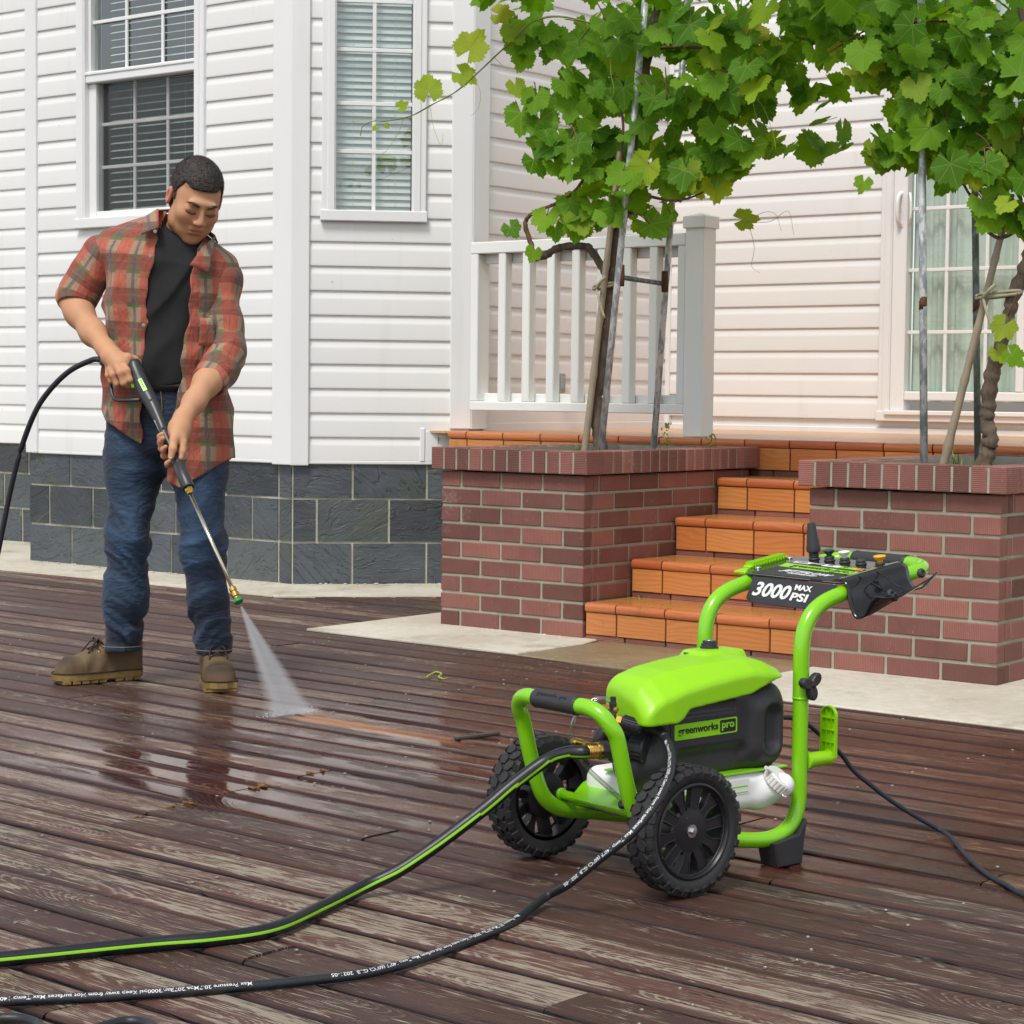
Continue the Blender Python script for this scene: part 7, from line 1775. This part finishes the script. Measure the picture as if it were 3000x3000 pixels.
def hose_mat(name, col, rough, ribs):
    t = NT(name); c = t.pos(); n = t.noise(c, 30.0, 3); f = t.noise(c, 500.0, 2)
    return t.done(t.bsdf(t.mix(n, col, tuple(q*1.6 for q in col)), t.math('MULTIPLY_ADD', n, .15, rough), 0, t.bump(f, .25*ribs, .001)))
M_hose = hose_mat('black_hose', (0.0075, 0.0082, 0.011), .30, 1); M_hoseg = simple('hose_stripe', (0.26, 0.62, 0.012), .4, var=.05); M_phose = hose_mat('pressure_hose_rubber', (0.0105, 0.0125, 0.0165), .36, 1.4); M_cord = hose_mat('cord_rubber', (0.013, 0.019, 0.026), .45, 1.5)
gh = [(.150, 3.935, .2615), (.138, 3.928, .2615), (.110, 3.940, .258), (.068, 3.955, .238), (.006, 3.93, .196), (-.049, 3.905, .153), (-.141, 3.865, .089), (-.21, 3.845, .046), (-.277, 3.815, .020), (-.335, 3.70, .0140), (-.407, 3.545, .0135), (-.50, 3.478, .0135), (-.616, 3.435, .0135), (-.83, 3.339, .0135), (-1.10, 3.23, .0135), (-1.5, 3.10, .0135)]
gsl = lambda a, i, n: 1 if min(abs((a-q+pi) % (2*pi)-pi) for q in (4.85-.9*(1-min(1, i/(n*.35))), 4.85-.9*(1-min(1, i/(n*.35)))+2.6)) < .20 else 0
o = sweep(spline(gh, 9), .0130, 32, None, gsl); tag(o.obj('garden_hose', [M_hose, M_hoseg]), 'thick black garden hose with a bright green stripe across the foreground', 'hose')
ph = [(.262, 3.998, .301), (.293, 3.975, .292), (.306, 3.905, .272), (.303, 3.84, .256), (.296, 3.795, .243), (.276, 3.745, .214), (.244, 3.71, .177), (.212, 3.70, .145), (.173, 3.71, .111), (.111, 3.735, .053), (.068, 3.765, .020), (.008, 3.628, .0085), (-.053, 3.52, .0085), (-.138, 3.392, .0085), (-.220, 3.302, .0085), (-.302, 3.26, .0085), (-.423, 3.212, .0085), (-.581, 3.164, .0085), (-.776, 3.123, .0085), (-1.0, 3.075, .0085), (-1.12, 2.98, .0085), (-1.0, 2.90, .0085), (-.85, 2.99, .0085), (-.755, 3.038, .0085), (-.70, 3.020, .0085), (-.65, 2.93, .0085), (-.62, 2.97, .0085), (-.566, 3.030, .0085), (-.52, 3.0, .0085), (-.50, 2.9, .0085)]
PP = spline(ph, 10); pho = empty('pressure_hose', (.068, 3.765, 0), 0, 'thin dark pressure hose with white printed text, running from the washer pump', 'hose')
PL = [p-pho.location for p in PP]
sweep(PL, .0080, 20, None).obj('hose', M_phose, pho)
bs = MB(); bs.smooth = True; bs.tube(PL[0:14], [.0105]*8+[.0098]*4+[.0088]*2, 16); bs.obj('strain_relief', M_blk, pho)
cum = [0.0]
for a, b in zip(PL[:-1], PL[1:]): cum.append(cum[-1]+(b-a).length)
def along(s):
    i = int(np.searchsorted(cum, s))-1; i = max(0, min(i, len(PL)-2)); f = (s-cum[i])/max(1e-9, cum[i+1]-cum[i]); return PL[i].lerp(PL[i+1], f), (PL[min(i+2, len(PL)-1)]-PL[max(i-1, 0)]).normalized()
def hose_text(s0, L, txt, face):
    v, f = text_mesh(txt, .0092, .00004, 0, 0.0); xs = [q[0] for q in v]; k = L/(max(xs)-min(xs)); out = []
    for x, y, z in v:
        p, T = along(s0+(x-min(xs))*k); D = Vector(face); N = (D-T*D.dot(T)).normalized(); S = N.cross(T); a = (y-.0035)/.0082; out.append(tuple(p+(N*cos(a)+S*sin(a))*.00825))
    me = bpy.data.meshes.new('hose_print'); me.from_pydata(out, [], f); me.materials.append(M_white); link('hose_print', me, pho)
TX = 'Max Pressure 20.7Mpa/207Bar/3000psi Keep away from Hot surfaces Max Temp 140°F (60°C) GLB  2021-05'
hose_text(.085, .46, TX, (-.35, -.85, .35)); hose_text(.735, .495, TX, (0, -.72, .70)); hose_text(1.36, .495, TX, (0, -.72, .70))
cd = [(.545, 4.26, .28), (.591, 4.30, .273), (.632, 4.33, .252), (.671, 4.36, .217), (.707, 4.385, .184), (.739, 4.40, .144), (.779, 4.41, .111), (.816, 4.42, .082), (.858, 4.43, .054), (.901, 4.44, .028), (.938, 4.44, .008), (.946, 4.373, .0055), (.942, 4.231, .0055), (.943, 4.109, .0055), (.951, 4.015, .0055), (.965, 3.954, .0055), (.985, 3.86, .0055), (1.1, 3.6, .0055), (1.4, 3.3, .0055)]
tag(sweep(spline(cd, 8), .0052, 14, None).obj('power_cord', M_cord), 'dark power cord trailing from the washer to the right edge', 'cord')
gp = [(-1.245, 6.445, 1.017), (-1.258, 6.45, 1.024), (-1.29, 6.46, 1.033), (-1.321, 6.47, 1.028), (-1.394, 6.50, .993), (-1.465, 6.53, .928), (-1.513, 6.55, .858), (-1.563, 6.58, .743), (-1.601, 6.60, .611), (-1.626, 6.61, .501), (-1.66, 6.62, .36), (-1.72, 6.62, .19), (-1.82, 6.58, .06), (-1.98, 6.50, .009), (-2.3, 6.3, .009)]
GPH = spline(gp, 8); ghs = empty('gun_hose', GPH[-1], 0, 'black hose hanging from the spray gun grip down to the deck', 'hose'); q = [p-ghs.location for p in GPH]
sweep(q, .0088, 16, None).obj('hose', M_phose, ghs)
b = MB(); b.smooth = True; b.tube(q[0:18], [.013]*6+[.0115]*8+[.0100]*4, 14); b.obj('strain_relief', M_gunb, ghs)

# ---- the jet: a flat fan of fine spray from the nozzle to the boards
T0 = Vector((-.7805, 5.966, .318)); G0, G1_ = Vector((-.690, 5.917, .004)), Vector((-.578, 6.036, .004))
def mat_spray():
    t = NT('fine_spray'); c = t.coord('Object'); x, y, z = t.sep(c)
    k = t.math('DIVIDE', x, t.math('ADD', z, .02)); st = t.noise(t.comb(t.math('MULTIPLY', k, 30.0), 0, t.math('MULTIPLY', z, 2.5)), 1.0, 3, .6)
    dn = t.math('MULTIPLY', t.lin(st, .25, .75, .45, 1.25), t.lin(z, 0, .32, 110, 34))
    ed = t.math('MULTIPLY', t.ss(k, -.185, -.10), t.ss(k, .185, .10)); dn = t.math('MULTIPLY', dn, t.math('MULTIPLY_ADD', ed, .8, .2))
    v = t.n('VolumePrincipled'); v.inputs['Color'].default_value = (.97, .98, 1, 1); v.inputs['Anisotropy'].default_value = .0; t.put(v.inputs['Density'], dn)
    t.t.links.new(v.outputs[0], t.out.inputs['Volume']); return t.m
ax_ = (G1_-G0).normalized(); zd = ((G0+G1_)/2-T0).normalized(); xd = (ax_-zd*ax_.dot(zd)).normalized(); yd = zd.cross(xd)
MS = Matrix((( xd.x, yd.x, zd.x, T0.x), (xd.y, yd.y, zd.y, T0.y), (xd.z, yd.z, zd.z, T0.z), (0, 0, 0, 1))); MI = MS.inverted()
g0, g1 = MI @ G0, MI @ G1_
m = MB(); e0, e1 = .003, .016
vs = [Vector((-.0035, -e0, 0)), Vector((.0035, -e0, 0)), Vector((.0035, e0, 0)), Vector((-.0035, e0, 0))]+[g0+Vector((0, -e1, 0)), g1+Vector((0, -e1, 0)), g1+Vector((0, e1, 0)), g0+Vector((0, e1, 0))]
m.add(vs, [(3, 2, 1, 0), (4, 5, 6, 7), (0, 1, 5, 4), (1, 2, 6, 5), (2, 3, 7, 6), (3, 0, 4, 7)])
so = m.obj('water_spray', mat_spray()); so.matrix_world = MS; tag(so, 'fan of white water spray between the green nozzle and the deck', 'spray', kind='stuff')
def mat_mist():
    t = NT('splash_mist'); c = t.coord('Object'); r_ = t.vmath('LENGTH', t.mapv(c, (7.5, 11.0, 26.0))); n = t.noise(c, 38.0, 3)
    v = t.n('VolumePrincipled'); v.inputs['Color'].default_value = (.97, .98, 1, 1); t.put(v.inputs['Density'], t.math('MULTIPLY', t.ss(r_, 1.0, .1), t.lin(n, .35, .7, 1.0, 16.0)))
    t.t.links.new(v.outputs[0], t.out.inputs['Volume']); return t.m
mi = MB(); mi.smooth = True; mi.lathe([(.002, 0.0)]+[(cos(a)*1.0, sin(a)) for a in (0, .3, .6, .9, 1.2, 1.45)], 20, Matrix.Diagonal((.135, .092, .040, 1))); mo = mi.obj('splash_mist', mat_mist(), None, loc=tuple((G0+G1_)/2+Vector((0, 0, .001)))); mo.rotation_euler = (0, 0, math.atan2(ax_.y, ax_.x)); tag(mo, 'faint mist hanging where the jet strikes the deck', 'mist', kind='stuff')
M_drop = simple('water_drop', (.80, .82, .84), .12)
dr = MB(); dr.smooth = True; rd = random.Random(8)
for k in range(420):
    if k < 240: f = rd.uniform(-.08, 1.08); p = G0.lerp(G1_, f)+Vector((rd.gauss(0, .012), rd.gauss(0, .012), abs(rd.gauss(0, .006)))); r_ = rd.uniform(.0006, .0018)
    else: f = rd.uniform(-.02, 1.02); z_ = rd.uniform(.25, 1); p = T0.lerp(G0.lerp(G1_, f), z_)+Vector((rd.gauss(0, .004), rd.gauss(0, .004), 0)); r_ = rd.uniform(.0004, .0009)
    dr.lathe([(r_*.1, -r_), (r_, 0), (r_*.1, r_)], 5, TR(*p))
tag(dr.obj('water_drops', M_drop), 'fine water drops bouncing where the jet meets the deck', 'water drops', kind='stuff')
# ---- things fallen on the deck
M_pet = simple('yellow_petal', (.50, .48, .03), .6, var=.2); rp = random.Random(4); pe = MB()
for k in range(90):
    u, v = (rp.uniform(.1, 1.0), rp.uniform(-.9, -.06)) if k < 55 else (rp.uniform(-1.5, 1.2), rp.uniform(-1.6, -.3)); X = uvw(u, v, .008 if k < 55 else .0035); a = rp.uniform(0, 6.28); s_ = rp.uniform(.003, .007)
    pe.add([(X[0]+cos(a+q)*s_*w_, X[1]+sin(a+q)*s_*w_, X[2]+(.001 if w_ > .8 else 0)) for q, w_ in ((0, 1), (1.3, .5), (3.14, 1), (4.5, .5))], [(0, 1, 2, 3)])
for k in range(140):
    u, v, z = rp.uniform(.05, 1.0), rp.uniform(.03, 1.15), 0; i = min(3, int((v)/.306)); X = uvw(u, v, ZT[i]+.001); a = rp.uniform(0, 6.28); s_ = rp.uniform(.002, .005)
    pe.add([(X[0]+cos(a+q)*s_*w_, X[1]+sin(a+q)*s_*w_, X[2]+.0005) for q, w_ in ((0, 1), (1.3, .5), (3.14, 1), (4.5, .5))], [(0, 1, 2, 3)])
tag(pe.obj('fallen_petals', M_pet), 'tiny yellow petals scattered over the paving and steps', 'petals', kind='stuff')
cs = MB(); cs.smooth = True; cs.tube(spline([(-.275, 6.78, .004), (-.262, 6.83, .008), (-.245, 6.85, .012), (-.228, 6.82, .010), (-.235, 6.78, .006), (-.222, 6.75, .004), (-.205, 6.77, .004)], 6), [.0035]*30+[.002]*7, 6); tag(cs.obj('curled_stem', M_tendril), 'small curled yellow-green stem lying on the deck', 'stem')
gb = MB(); gb.smooth = True; gb.tube(spline([uvw(.42, .955, .604), uvw(.52, .94, .609), uvw(.62, .95, .612), uvw(.70, .975, .605)], 6), .0024, 5); tag(gb.obj('grass_stalk', M_tendril), 'bent green grass stalk lying on the uppermost step', 'stem')
